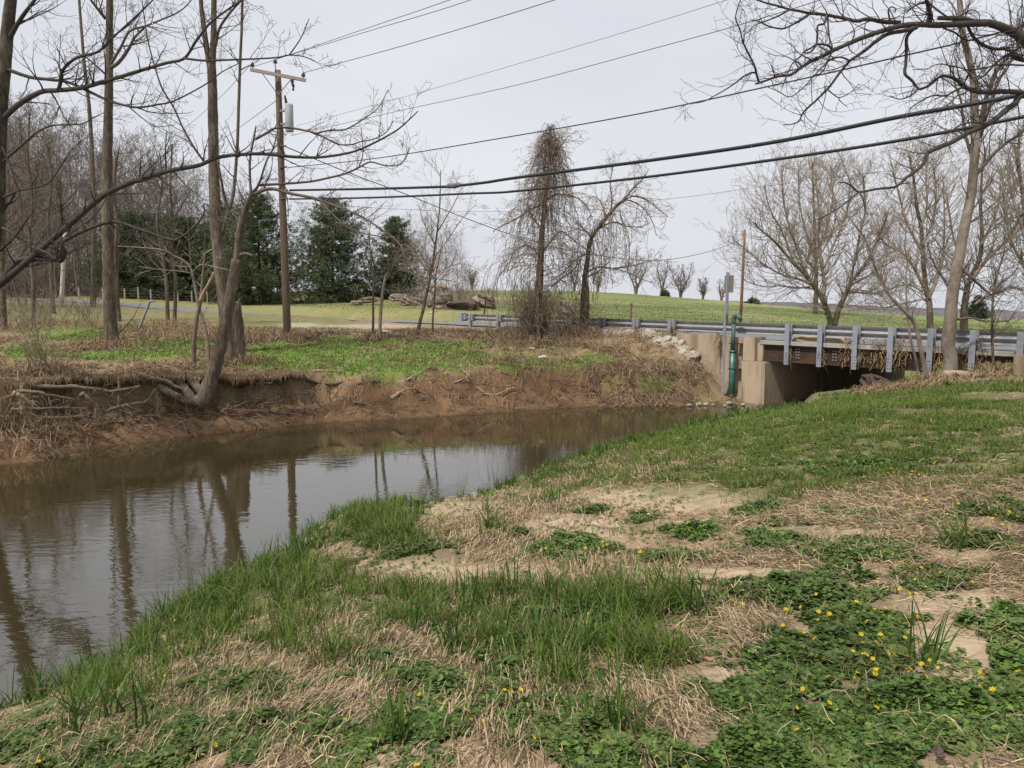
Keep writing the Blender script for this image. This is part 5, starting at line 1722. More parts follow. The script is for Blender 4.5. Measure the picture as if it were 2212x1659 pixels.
# ================================================================== EVERGREENS
def pine(seed, H, Rr, clear=.04, dens=1.0, col=(.045, .075, .035), conic=1.0):
    g = np.random.default_rng(seed)
    trunk = Part().add(*tube([(0, 0, -.3), (0, 0, H * .5), (0, 0, H)], [.24, .13, .02], 8, .1))
    C, D = [], []
    segs = []
    z = H * clear
    while z < H * .985:
        f = z / H
        nb = int(7 + 3 * g.random())
        for b in range(nb):
            a = g.random() * 6.283
            prof = (1 - f) ** (.72 * conic) * (.55 + .45 * min(1, f / .18)) + .03
            L = Rr * prof * g.uniform(.5, 1.15) * (.72 + .6 * float(vn(np.array([a * 1.3 + seed]), np.array([z * .9]), seed)[0]))
            dz = (.28 * f - .10) * L + g.uniform(-.06, .1) * L
            nt = max(4, int(L / .20 * dens))
            tt = (np.arange(nt) + g.random(nt)) / nt
            tt = .18 + .82 * tt
            sag = np.sin(tt * 3.0) * -.10 * L + np.maximum(tt - .7, 0) * .35 * L
            ctr = np.c_[np.cos(a) * L * tt, np.sin(a) * L * tt, z + dz * tt + sag]
            ctr += g.normal(0, .05 + .055 * L, ctr.shape) * np.array([1, 1, .55])
            C.append(ctr)
            D.append(np.tile([np.cos(a), np.sin(a), .35], (nt, 1)))
            segs.append((0, 0, z, math.cos(a) * L * .8, math.sin(a) * L * .8, z + dz * .8 - .06 * L, .03, .012))
        z += H * .021 * g.uniform(.7, 1.5)
    C, D = np.concatenate(C), np.concatenate(D)
    k = 12
    n = len(C) * k
    c = np.repeat(C, k, 0) + g.normal(0, .085, (n, 3))
    d = np.repeat(D, k, 0) + g.normal(0, .75, (n, 3))
    d /= np.linalg.norm(d, axis=1)[:, None]
    s_ = np.cross(d, g.normal(0, 1, (n, 3)))
    s_ /= np.linalg.norm(s_, axis=1)[:, None]
    L = g.uniform(.14, .32, (n, 1))
    w = g.uniform(.022, .05, (n, 1))
    V = np.stack([c - s_ * w, c + s_ * w, c + d * L], 1).reshape(-1, 3)
    hue = g.random((len(C), 1))
    cc = np.array([col]) * np.array([[1.35, 1.08, 1.2]]) * (.7 + 1.3 * hue) + np.array([[.03, .028, .004]]) * (hue > .75)
    colr = np.repeat(np.repeat(cc, k, 0) * g.uniform(.8, 1.2, (n, 1)), 3, 0)
    return trunk, segs, Part().add(V, np.arange(3 * n).reshape(-1, 3), colr)


for k, (px, Yv, top, hw, lab, nm, cl, cn, cc) in enumerate([
    (566, 93, 418, 100, 'tall full evergreen partly behind the utility pole', 'pine_tree', .02, .75, (.048, .078, .034)),
    (722, 93, 425, 92, 'tall conical evergreen standing clear between pole and saplings', 'pine_tree', .02, .82, (.05, .08, .036)),
    (857, 97, 468, 60, 'narrow evergreen, shortest of the three by the boulders', 'pine_tree', .02, .85, (.05, .08, .036)),
    (300, 97, 462, 78, 'dark evergreen seen just past the straight flared trunk', 'pine_tree', .05, .55, (.04, .062, .032)),
    (400, 96, 470, 84, 'dark evergreen on the lawn directly behind the wire fence', 'pine_tree', .05, .55, (.042, .066, .032)),
    (480, 108, 430, 50, 'slim dark evergreen behind the twin trunked tree', 'pine_tree', .05, .8, (.036, .058, .032)),
    (2108, 108, 640, 20, 'small dark conifer on the field behind the stout bare tree', 'pine_tree', .02, 1.0, (.03, .05, .03))]):
    q = on(px, Yv)
    H = P(px, top, Yv)[2] - q[2]
    tr_, sg_, fo_ = pine(80 + k, H, hw * 1.35 / F * Yv, cl, 1.15 if Yv < 106 else .8, cc, cn)
    root = thing(nm, lab, 'evergreen tree', q)
    tr_.add(*prisms(sg_))
    tr_.V = [v + q for v in tr_.V]
    fo_.V = [v + q for v in fo_.V]
    obj('trunk', tr_, M['barkd'], root, True)
    obj('crown', fo_, M['needle'], root)

# ================================================================== THE WOOD behind the road, left
protos = []
GWO = 'bare trees of the brown wood beyond the road'
LWO = 'slender bare grey brown tree among the crowded trunks of the brown wood'
RN.seed(90)
wood = []
for row, (Ya, Yb, n, x0, x1) in enumerate(((98, 104, 15, -60, 470), (106, 116, 20, -80, 540), (118, 135, 20, -120, 560), (60, 74, 5, -90, 110))):
    for k in range(n):
        px = x0 + (x1 - x0) * (k + RN.uniform(.1, .9)) / n
        wood.append((px, RN.uniform(Ya, Yb), row))
for k, (px, Yv, row) in enumerate(wood):
    topy = np.interp(px, [-100, 60, 150, 260, 330, 420, 500, 700, 760], [230, 250, 290, 330, 338, 385, 430, 465, 520]) + RN.uniform(-25, 45)
    H = P(px, topy, Yv)[2] - 4.2
    H = max(H, 5)
    rz, q = RN.uniform(0, 6.28), on(px, Yv)
    if k < 6:
        RN.seed(700 + k)
        st3 = None if k % 2 else [[(RN.uniform(-.3, .3), RN.uniform(-.3, .3), -.3), (RN.uniform(-.9, .9), RN.uniform(-.9, .9), 4.5), (RN.uniform(-2, 2), RN.uniform(-2, 2), 9.5), (RN.uniform(-3, 3), RN.uniform(-3, 3), 15 - 2 * j)] for j in range(3)]
        t = bare_tree(900 + k, 15.0, .085 if k % 2 else .07, .08, 26 if k % 2 else 13, .5, 3, .0115, .10, .34, st3, .8, .28)
        st_ = RN.getstate()
        root = thing('bare_tree', LWO, 'tree', (0, 0, 0), GWO)
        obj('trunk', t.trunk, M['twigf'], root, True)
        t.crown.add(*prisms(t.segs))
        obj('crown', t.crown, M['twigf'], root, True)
        RN.seed(3000 + k)
        root.location = tuple(q)
        root.rotation_euler = (RN.uniform(-.06, .06), RN.uniform(-.08, .08), rz)
        root.scale = (H / 15,) * 3
        protos.append(root)
    else:
        o_ = dup(protos[k % 6], q, rz, H / 15)
        o_.rotation_euler = (RN.uniform(-.08, .08), RN.uniform(-.12, .12), rz)
GBT = 'bare trees behind the evergreens'
for k, (px, Yv, top) in enumerate([(660, 125, 448), (690, 130, 470), (800, 125, 480), (905, 120, 490), (925, 112, 478), (945, 118, 485), (965, 115, 505), (985, 122, 500), (890, 130, 470), (610, 128, 470), (1000, 128, 545), (935, 100, 540), (970, 100, 560), (1010, 112, 570)]):
    q = on(px, Yv)
    H = P(px, top, Yv)[2] - q[2]
    dup(protos[(k * 5 + 1) % 6], q, k * 1.3, H / 15, 'bare pinkish grey tree showing between and behind the evergreens', GBT)

# undergrowth of the wood and verge
RN.seed(95)
segs = []
for k in range(3400):
    px = RN.uniform(-120, 545)
    Yv = RN.uniform(99, 125)
    q = on(px, Yv)
    grow(segs, tuple(q), (RN.uniform(-.5, .5), RN.uniform(-.4, .4), 1.0), RN.uniform(1.5, 7.0), .022, 1, .0, .26, 6, .8, .0115)
for k in range(260):
    px = RN.uniform(-60, 230)
    Yv = RN.uniform(34, 62)
    q = on(px, Yv)
    grow(segs, tuple(q), (RN.uniform(-.6, .6), RN.uniform(-.4, .4), 1.0), RN.uniform(.6, 1.8), .014, 1, -.01, .22, 5, .9, .009)
for k in range(420):
    px = RN.uniform(860, 1075)
    Yv = RN.uniform(66, 98)
    q = on(px, Yv)
    grow(segs, tuple(q), (RN.uniform(-.6, .6), RN.uniform(-.4, .4), 1.0), RN.uniform(.5, 2.2), .02, 1, -.01, .25, 5, .9, .012)
for k in range(130):
    px = RN.choice([RN.gauss(1140, 70), RN.gauss(1210, 80)])
    Yv = RN.uniform(34, 38.5)
    q = on(px, Yv)
    grow(segs, tuple(q), (RN.uniform(-.7, .7), RN.uniform(-.5, .5), .8), RN.uniform(.5, 1.5), .01, 1, -.03, .3, 5, .9, .006)
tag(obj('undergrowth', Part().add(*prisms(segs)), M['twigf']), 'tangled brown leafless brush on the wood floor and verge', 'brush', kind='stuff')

# ================================================================== DRIFTWOOD ON THE FAR BANK
z9 = lambda pts: Z(9, pts)
z10 = lambda pts: Z(10, pts)
YL = lambda px, py: G0(px, min(max(py, 905), 990))[1] + max(0, 905 - py) * .016
LOGS = [
    (z9([(150, 300), (320, 318), (500, 325), (650, 330), (800, 340), (900, 352), (980, 365), (1100, 350), (1200, 325)]), 14, 9, 'drift', 'long dark limb lying level along the undercut bank top'),
    (z9([(150, 370), (280, 385), (400, 402), (520, 425), (640, 445), (690, 490), (710, 550)]), 10, 7, 'drift', 'thin dark limb dipping toward the water under the long level limb'),
    (z9([(110, 385), (160, 405), (210, 440), (250, 480), (285, 512)]), 15, 9, 'driftp', 'short pale root curving down at the edge of the frame'),
    (z9([(100, 520), (250, 516), (450, 510), (600, 512), (745, 516)]), 7, 6, 'drift', 'thin straight stick lying level across the dark root hollow'),
    (z9([(200, 620), (380, 605), (550, 592), (650, 580), (745, 570)]), 9, 11, 'drift', 'grey stick lowest across the root hollow'),
    (z9([(700, 385), (745, 430), (772, 480), (775, 540), (760, 610)]), 15, 13, 'drift', 'thick curved root hanging upright in the root hollow'),
    (z9([(880, 545), (970, 520), (1050, 500), (1130, 488), (1210, 478), (1280, 440), (1335, 355)]), 9, 12, 'drift', 'bent branch rising under the leaning tree'),
    (z9([(920, 605), (1040, 622), (1150, 640), (1220, 665), (1270, 690)]), 7, 7, 'driftp', 'short pale branch just above the water under the leaning tree'),
    (z9([(1020, 245), (1012, 350), (1018, 470), (1012, 600)]), 7, 6, 'drift', 'single hanging root stripped vertical in front of the hollow'),
    (z9([(1190, 228), (1290, 245), (1400, 270), (1480, 300), (1560, 340)]), 14, 12, 'drift', 'grey log lying above the horizontal root trunk'),
    (z9([(1560, 240), (1660, 262), (1760, 280), (1900, 290), (2050, 302), (2190, 292), (2330, 300)]), 9, 7, 'drift', 'pale stick running level from behind the leaning trunk'),
    (z10([(190, 215), (320, 235), (450, 270), (560, 300), (640, 305), (720, 285), (770, 250), (800, 210)]), 12, 9, 'drift', 'long curved driftwood branch hooked upward on the bare mud bank'),
    (z10([(460, 200), (580, 192), (720, 200)]), 8, 6, 'driftp', 'short pale stick lying above the hooked driftwood branch'),
    (z10([(700, 430), (760, 450), (850, 460), (935, 468)]), 9, 8, 'driftp', 'short pale broken stick lying low on the mud'),
    (z10([(1140, 430), (1200, 385), (1270, 350), (1350, 345)]), 11, 7, 'driftp', 'pale fibrous root arched on the mud face'),
    (z10([(1350, 350), (1420, 385), (1500, 400)]), 4, 3, 'drift', 'thin bent twig beside the arched root'),
    (z10([(850, 300), (940, 280), (1040, 262)]), 6, 5, 'drift', 'thin stick pointing out of the green tuft on the bank'),
    (z10([(1190, 300), (1270, 265), (1340, 215)]), 9, 6, 'driftp', 'short pale root slanting under the bank lip'),
    (z10([(1620, 300), (1720, 285), (1800, 240), (1760, 190), (1740, 130)]), 5, 4, 'driftp', 'pale tangled root loop at the bank lip'),
    (z10([(1880, 330), (1940, 390), (2020, 405), (2130, 350), (2200, 340)]), 6, 5, 'driftp', 'pale curved root sagging in the straw east of the mud face'),
    (Z(6, [(1890, 1330), (1960, 1318), (2030, 1300)]), 7, 5, 'drift', 'thin straight stick lying in the straw before the vine tree'),
]
for k, (pts, w0, w1, m_, lab) in enumerate(LOGS):
    q = []
    for (px, py) in pts:
        # depth where the ray meets the bank, pushed slightly out of the soil
        best = None
        if px < 425 and 800 < py < 905:
            q.append(float(np.interp(px, [0, 110, 200, 330, 450], [18.9, 19.9, 21, 22.3, 23.2])) + 1.0 - .25 * (py - 840) / 60)
            continue
        for Yv in np.arange(18, 40, .15):
            w = P(px, py, Yv)
            if w[2] < gz_fast(w[0], w[1]):
                best = Yv
                break
        q.append(best if best else 30)
    q = np.array(q)
    q = np.clip(q, np.median(q) - .5, np.median(q) + .5)
    q = np.convolve(np.r_[q[0], q, q[-1]], [.3, .4, .3], 'valid')
    W = [P(px, py, yv - .10) for (px, py), yv in zip(pts, q)]
    c = cr(W, 6)
    c[1:-1] += np.cumsum(R.normal(0, .008, (len(c) - 2, 3)), 0)
    r = np.linspace(rw(w0, q[0]), rw(w1, q[-1]) * .6, len(c)) * .85 * (1 + .25 * (R.random(len(c)) - .5))
    RN.seed(400 + k)
    sg_ = []
    for _ in range(9):
        j_ = RN.randrange(1, len(c))
        grow(sg_, tuple(c[j_]), (RN.uniform(-1, 1), RN.uniform(-1, .1), RN.uniform(-.7, .5)), RN.uniform(.2, .7), .014, 1, -.05, .35, 6, .5, .004)
    name = 'root' if 'root' in lab else ('stick' if 'stick' in lab or 'twig' in lab else 'driftwood_branch')
    tag(obj(name, Part().add(*tube(c, r, 7, .35)).add(*prisms(sg_)), M[m_], None, True, off=tuple(W[0])), lab, 'driftwood', 'driftwood and roots along the far bank')

# pale log with a knot hole by the bridge
q0, q1 = P(2040, 815, 22.9), P(2150, 816, 22.6)
g0, g1 = q0.copy(), q1.copy()
c = cr([q0, q0 * .75 + q1 * .25 + [0, 0, .03], (q0 + q1) / 2, q1], 5)
lg = thing('hollow_log', 'pale tan log with a dark knot hole lying at the foot of the pale trunk', 'log', q0)
obj('log', Part().add(*tube(c, np.linspace(.20, .15, len(c)), 14, .12)), M['driftp'], lg, True)
kq = P(2067, 812, 22.62)
obj('knot_hole', Part().add(*tube([kq + [0, .1, 0], kq + [0, 0, 0]], [.07, .075], 9)), M['barkd'], lg)
# ================================================================== GROUND COVER
def info(x, y):
    """height, creek distance, near flag, picture coordinates"""
    z = gzv(x, y)
    px, py = proj(x, y, z)
    return z, px, py


def creek(x, y):
    dn, _ = poly_dist(x, y, NEAR)
    df, _ = poly_dist(x, y, FAR)
    ins = inside(x, y)
    return np.where(ins, -1.0, 1.0) * np.minimum(dn, df), dn < df


def blades(x, y, z, h, w, lean, az, col, nseg=3, curve=.6, face=None):
    """tapered bent strips"""
    n = len(x)
    t = np.linspace(0, 1, nseg + 1)
    dirx, diry = np.cos(az), np.sin(az)
    fa = az + math.pi / 2 + R.normal(0, .6, n) if face is None else face
    sx, sy = np.cos(fa), np.sin(fa)
    V = []
    for k, tk in enumerate(t):
        ang = lean * (.35 + curve * tk)
        hx = h * tk * np.sin(ang)
        hz = h * tk * np.cos(ang)
        c = np.c_[x + dirx * hx, y + diry * hx, z + hz]
        if k < nseg:
            ww = (w * (1 - .75 * tk ** 1.5) / 2)[:, None]
            s_ = np.c_[sx, sy, np.zeros(n)] * ww
            V += [c - s_, c + s_]
        else:
            V.append(c)
    V = np.stack(V, 1)
    m = 2 * nseg + 1
    b = (np.arange(n) * m)[:, None]
    qs = [np.c_[b + 2 * k, b + 2 * k + 1, b + 2 * k + 3, b + 2 * k + 2] for k in range(nseg - 1)]
    tri = np.c_[b + 2 * nseg - 2, b + 2 * nseg - 1, b + 2 * nseg]
    shade = np.repeat(np.linspace(.78, 1.15, nseg + 1), 2)[:m]
    C = col[:, None, :] * (shade[None, :, None] * 0 + 1)
    return V.reshape(-1, 3), [np.vstack(qs), tri], C.reshape(-1, 3)


def strands(x, y, z, L, w, az, lift, col, wob=.25, nseg=4):
    """flattened dry stems lying on the ground"""
    n = len(x)
    V = []
    a = az.copy()
    cx, cy = x - np.cos(az) * L / 2, y - np.sin(az) * L / 2
    for k in range(nseg + 1):
        cz = gzv(cx, cy)
        zz = cz + lift * (.5 + 1.1 * np.sin(np.linspace(0, 3.1, nseg + 1)[k] + .25) * R.uniform(.3, 1.2, n))
        s_ = np.c_[-np.sin(a), np.cos(a), R.normal(0, .5, n)] * (w / 2)[:, None]
        c = np.c_[cx, cy, zz]
        V += [c - s_, c + s_]
        a = a + R.normal(0, wob, n)
        cx, cy = cx + np.cos(a) * L / nseg, cy + np.sin(a) * L / nseg
    V = np.stack(V, 1)
    m = 2 * nseg + 2
    b = (np.arange(n) * m)[:, None]
    Q = np.vstack([np.c_[b + 2 * k, b + 2 * k + 1, b + 2 * k + 3, b + 2 * k + 2] for k in range(nseg)])
    return V.reshape(-1, 3), Q, np.repeat(col, m, 0)


def pts_near(n, y0, y1, pw=1.0, ex=.25):
    """points in the wedge in front of the camera, denser close by"""
    u = R.random(n)
    Y = (y0 ** (1 - pw) + (y1 ** (1 - pw) - y0 ** (1 - pw)) * u) ** (1 / (1 - pw)) if pw != 1 else y0 * (y1 / y0) ** u
    X = (R.random(n) * 2 - 1) * (Y * .72 + 2.0)
    return X, Y


def nz2(x, y, s, sc=1.3, o=4):
    return (fbm(x * sc, y * sc, s, o) - .5) * 2.2


# ---- celandine leaves (ground cover)
x, y = pts_near(2100000, 2.0, 17, 1.15)
z, px, py = info(x, y)
d, near = creek(x, y)
base = np.clip((ell(px, py, LEAFP, 0) + .7) / 1.15, .2, 1)
frag = nz2(x, y, 50, 2.2, 3) * .65 + nz2(x, y, 51, 6, 3) * .75
sandm = ell(px, py, SANDP, 0)
m = (base + frag - .50) - np.clip((sandm + .15) * 2.2, 0, 1.2)
keep = near & (d > 1.0) & (m > 0) & (R.random(len(x)) < np.clip(.10 + m * 1.3, 0, .9))
sparse = near & (d > .9) & (R.random(len(x)) < .035) & (nz2(x, y, 57, 2.5) > .12)
keep |= sparse
x, y, z, m = x[keep], y[keep], z[keep], m[keep]
n = len(x)
print('celandine leaves', n)
sz = R.uniform(.007, .020, n) * (1 + np.clip(y - 6, 0, 9) * .07)
zz = z + R.random(n) ** .8 * (.015 + .07 * np.clip(m * 1.3, 0, 1) * np.clip(nz2(x, y, 58, 6, 2) + .6, .2, 1.4)) + .004
az = R.random(n) * 6.283
tl = np.abs(R.normal(0, .42, n))
ta = R.random(n) * 6.283
nv = np.c_[np.sin(tl) * np.cos(ta), np.sin(tl) * np.sin(ta), np.cos(tl)]
e1 = np.c_[np.cos(az), np.sin(az), np.zeros(n)]
e1 -= nv * (e1 * nv).sum(1)[:, None]
e1 /= np.linalg.norm(e1, axis=1)[:, None]
e2 = np.cross(nv, e1)
shape = [(-.15, 0, .0), (-.75, .55, .12), (-.1, .98, .2), (.6, .65, .1), (1.0, 0, .02), (.6, -.65, .1), (-.1, -.98, .2), (-.75, -.55, .12)]
c0 = np.c_[x, y, zz]
V = np.stack([c0 + (e1 * a + e2 * b + nv * c) * sz[:, None] for a, b, c in shape], 1).reshape(-1, 3)
b = (np.arange(n) * 8)[:, None]
Fq = np.vstack([np.c_[b, b + 1, b + 2, b + 3], np.c_[b, b + 3, b + 4, b + 4][:, :3], np.c_[b, b + 4, b + 5][:, :3]][0:1])
T = np.vstack([np.c_[b, b + 3, b + 4], np.c_[b, b + 4, b + 5]])
Q = np.vstack([np.c_[b, b + 1, b + 2, b + 3], np.c_[b, b + 5, b + 6, b + 7]])
hue = R.random((n, 1))
col = np.array([[.058, .098, .024]]) * (.4 + 1.25 * hue) + np.array([[.05, .055, .008]]) * (R.random((n, 1)) > .84)
pch = np.clip(1.05 + nz2(x, y, 52, .8) * .6, .7, 1.45)[:, None]
sp2 = (nz2(x, y, 53, 3.5, 2) > .22)[:, None]
col = np.where(sp2, col * .6 + np.array([[.055, .066, .022]]), col)
col = col * pch
tag(obj('ground_cover', Part().add(V, [Q, T], np.repeat(col, 8, 0)), M['leaf']), 'low glossy heart shaped green leaves in patches on the near bank', 'ground cover', kind='stuff')

# ---- green grass
G = Part()
x, y = pts_near(420000, 2.0, 19, .9)
z, px, py = info(x, y)
d, near = creek(x, y)
m = ell(px, py, GRASSP, nz2(x, y, 60, 1.3) * .7 + nz2(x, y, 61, 6, 2) * .3)
sand = ell(px, py, SANDP, nz2(x, y, 62, 2) * .6)
cl_ = np.clip(nz2(x, y, 63, 5, 2) * 1.6 + .35, 0.02, 1)
gb = np.clip((ell(px, py, GRASSP, 0) + .5) / .8, .33, 1)
m2 = gb + nz2(x, y, 60, 1.6) * .45 + nz2(x, y, 61, 4, 2) * .5 - np.interp(y, [4, 8, 10], [.55, .4, .25])
pr = np.where(m2 > 0, np.clip(m2 * .4, 0, .34) * cl_ * np.interp(y, [3, 6, 8, 12], [.8, 1.3, 4.0, 7.0]), .010) * (1 - .95 * np.clip(sand * 2.5 + .4, 0, 1))
pth = ell(px, py, [(2170, 857, 120, 10)], nz2(x, y, 89, 1.5) * .3)
keep = near & (d > .75) & (pth < 0) & (R.random(len(x)) < pr)
xc, yc = x[keep], y[keep]
rep = R.integers(2, 7, len(xc))
tall = np.clip(ell(*proj(xc, yc, gzv(xc, yc)), [(620, 1290, 220, 80), (420, 1380, 200, 80), (250, 1480, 180, 70), (1330, 1290, 190, 60), (1100, 1290, 170, 50), (1250, 1400, 240, 110), (850, 1330, 200, 60), (2070, 1180, 30, 40), (850, 1130, 120, 50), (1040, 1140, 50, 60), (700, 1390, 150, 60)], 0) * 2 + .5, 0, 1)
xb, yb, tb = np.repeat(xc, rep), np.repeat(yc, rep), np.repeat(tall, rep)
xb = xb + R.normal(0, .022, len(xb))
yb = yb + R.normal(0, .022, len(xb))
zb = gzv(xb, yb)
n = len(xb)
print('grass blades', n)
h = R.uniform(.05, .13, n) * (1 + 1.15 * tb) * (1 + np.clip(yb - 9, 0, 10) * .035)
w = R.uniform(.003, .007, n) * (1 + .5 * tb) * (1 + np.clip(yb - 5, 0, 14) * .10)
hue = R.random((n, 1))
col = np.array([[.082, .135, .019]]) * (.5 + .95 * hue) + np.array([[.05, .05, .006]]) * (R.random((n, 1)) > .82)
farmix = np.clip((yb - 8) / 7, 0, 1)[:, None]
col = col * (1 + .3 * farmix)
dead = (R.random(n) < .10)
col[dead] = np.array([.30, .23, .13]) * R.uniform(.7, 1.1, (dead.sum(), 1))
G.add(*blades(xb, yb, zb - .01, h, w, R.uniform(.15, 1.25, n), R.random(n) * 6.283, col))
# scattered broader tufts at the crest and bank edge
CP = np.array(CR)
tx, ty = [], []
for i in range(3, len(CP) - 1):
    L = np.linalg.norm(CP[i + 1, :2] - CP[i, :2])
    k = int(L * (17 if not 820 < proj(*CP[i])[0] < 1030 else 1.5))
    f = R.random(k)[:, None]
    q = CP[i, :2] * (1 - f) + CP[i + 1, :2] * f + R.normal(0, .22, (k, 2))
    tx.append(q[:, 0])
    ty.append(q[:, 1])
ex_ = [(1335, 1320), (1270, 1335), (1440, 1320), (1110, 1290), (1060, 1150), (2075, 1190), (1985, 1440), (650, 1220), (700, 1190), (800, 1150), (870, 1150), (580, 1270), (520, 1310), (450, 1340), (380, 1400), (290, 1430), (230, 1470), (330, 1440), (610, 1310), (680, 1330), (1190, 1310), (1020, 1330), (900, 1370), (1500, 1330), (1380, 1350), (1250, 1430), (1170, 1400), (980, 1420), (1330, 1620), (1240, 1600), (160, 1560), (250, 1560), (330, 1600), (170, 1600), (870, 1620), (1480, 940), (1660, 900), (1540, 930), (1300, 985), (1290, 1030), (1190, 1090), (2000, 990)]
for (a, b_) in ex_:
    for Yv in np.arange(2.2, 19, .1):
        wv = P(a, b_, Yv)
        if wv[2] < gz(wv[0], wv[1]):
            tx.append(np.full(2, wv[0]) + R.normal(0, .04, 2))
            ty.append(np.full(2, wv[1]) + R.normal(0, .04, 2))
            break
tx, ty = np.concatenate(tx), np.concatenate(ty)
rep = R.integers(8, 20, len(tx))
xb, yb = np.repeat(tx, rep), np.repeat(ty, rep)
n = len(xb)
xb, yb = xb + R.normal(0, .035, n), yb + R.normal(0, .035, n)
d, near = creek(xb, yb)
k = d > .5
xb, yb = xb[k], yb[k]
n = len(xb)
col = np.array([[.062, .118, .020]]) * (.5 + .95 * R.random((n, 1))) + np.array([[.04, .04, .004]]) * (R.random((n, 1)) > .85)
G.add(*blades(xb, yb, gzv(xb, yb) - .01, R.uniform(.10, .32, n) * np.where(yb < 9.2, 1.3, .85), R.uniform(.007, .016, n) * (1 + np.clip(yb - 7, 0, 12) * .06), R.uniform(.1, 1.0, n), R.random(n) * 6.283, col, 4, .8))
# far bank grass
x = R.uniform(-19, 16, 150000)
y = R.uniform(22, 40, 150000)
z, px, py = info(x, y)
d, near = creek(x, y)
m = ell(px, py, FGREEN, nz2(x, y, 70, 1.0) * .7 + nz2(x, y, 71, 3, 2) * .45)
keep = (~near) & (d > 1.3) & (R.random(len(x)) < np.clip(m * 1.8 + .1, 0, .85) + .012)
x, y, z = x[keep], y[keep], z[keep]
n = len(x)
print('far bank blades', n)
col = np.array([[.108, .17, .033]]) * (.6 + .75 * R.random((n, 1)))
G.add(*blades(x, y, z - .02, R.uniform(.06, .17, n), R.uniform(.018, .035, n), R.uniform(.1, 1.2, n), R.random(n) * 6.283, col))
# field and lawn
x = np.r_[R.uniform(-60, 20, 70000), R.uniform(0, 45, 90000)]
y = np.r_[R.uniform(62, 96, 70000), R.uniform(36, 110, 90000)]
rd, _ = poly_dist(x, y, ROADC)
side = (x - A2[0]) * N2[0] + (y - A2[1]) * N2[1]
keep = (rd > 2.8) & (side > RT) & (R.random(len(x)) < .7)
x, y = x[keep], y[keep]
n = len(x)
z = gzv(x, y)
col = np.array([[.122, .172, .05]]) * (.8 + .4 * R.random((n, 1)))
dd = R.random(n) < .2
col[dd] = np.array([.25, .22, .11]) * R.uniform(.7, 1.1, (dd.sum(), 1))
G.add(*blades(x, y, z - .02, R.uniform(.05, .16, n), R.uniform(.03, .06, n), R.uniform(.2, 1.3, n), R.random(n) * 6.283, col))
# ground behind the near crest up to the bridge
x = R.uniform(6, 24, 90000)
y = R.uniform(16, 27.5, 90000)
z, px, py = info(x, y)
d, near = creek(x, y)
rd, _ = poly_dist(x, y, ROADC)
cl_ = np.clip(nz2(x, y, 64, .8) * 1.2 + .6, .05, 1)
keep = near & (d > .3) & (rd > 4.2) & (px > 1560) & (R.random(len(x)) < cl_ * .55) & ~((px > 2075) & (py > 848) & (py < 868))
x, y, z = x[keep], y[keep], z[keep]
n = len(x)
col = np.array([[.065, .105, .024]]) * (.6 + .8 * R.random((n, 1)))
dd = R.random(n) < .25
col[dd] = np.array([.26, .19, .11]) * R.uniform(.6, 1.1, (dd.sum(), 1))
G.add(*blades(x, y, z - .02, R.uniform(.05, .16, n), R.uniform(.014, .026, n), R.uniform(.1, 1.2, n), R.random(n) * 6.283, col))

tag(obj('grass', G, M['grass']), 'green grass blades on both creek banks', 'grass', kind='stuff')

# ---- dry straw
D = Part()
x, y = pts_near(1050000, 2.0, 17, 1.0)
z, px, py = info(x, y)
d, near = creek(x, y)
m = ell(px, py, STRAWP, nz2(x, y, 80, 1.3) * .7 + nz2(x, y, 81, 6, 2) * .35)
sand = ell(px, py, SANDP, nz2(x, y, 62, 2) * .6)
leafm = np.clip((ell(px, py, LEAFP, 0) + .45) / .8, .05, 1) + nz2(x, y, 50, 2.2, 3) * .55 - .36
pr = .62 * np.where(m > -.3, np.clip((m + .3) * .75, 0, .7), .05) * (1 - .88 * np.clip(sand * 2.6 + .1, 0, 1)) * (1 - .8 * np.clip(leafm * 2.2, 0, 1))
keep = near & (d > .5) & (R.random(len(x)) < pr)
x, y, px = x[keep], y[keep], px[keep]
n = len(x)
print('straw', n)
flow = .35 * nz2(x, y, 83, .5) + np.where(px < 900, .95, np.interp(px, [900, 1250, 1600, 2212], [1.1, 1.7, 2.2, 2.62])) + nz2(x, y, 82, .9) * .5
az = flow + R.normal(0, .38, n)
wild = R.random(n) < .22
az[wild] = R.random(wild.sum()) * 6.283
L = R.uniform(.05, .30, n) * np.where(leafm[keep] > .05, .6, 1) * (1 + np.clip(y - 6, 0, 10) * .04)
w = R.uniform(.0014, .0045, n) * (1 + np.clip(y - 4, 0, 14) * .12)
col = np.array([[.49, .375, .23]]) * (.40 + .75 * R.random((n, 1)))
gry = R.random(n) < .42
col[gry] = np.array([.15, .105, .068]) * R.uniform(.5, 1.2, (gry.sum(), 1))
D.add(*strands(x, y, None, L, w, az, R.uniform(.002, .035, n) + .05 * np.clip(leafm[keep] * 2, 0, 1) * R.random(n), col))
# upright bleached stubble
k = R.random(n) < .28
col2 = np.array([[.46, .345, .21]]) * (.55 + .65 * R.random((k.sum(), 1)))
D.add(*blades(x[k], y[k], gzv(x[k], y[k]) - .01, R.uniform(.04, .15, k.sum()), w[k] * 1.5, R.uniform(.5, 1.5, k.sum()), az[k], col2))
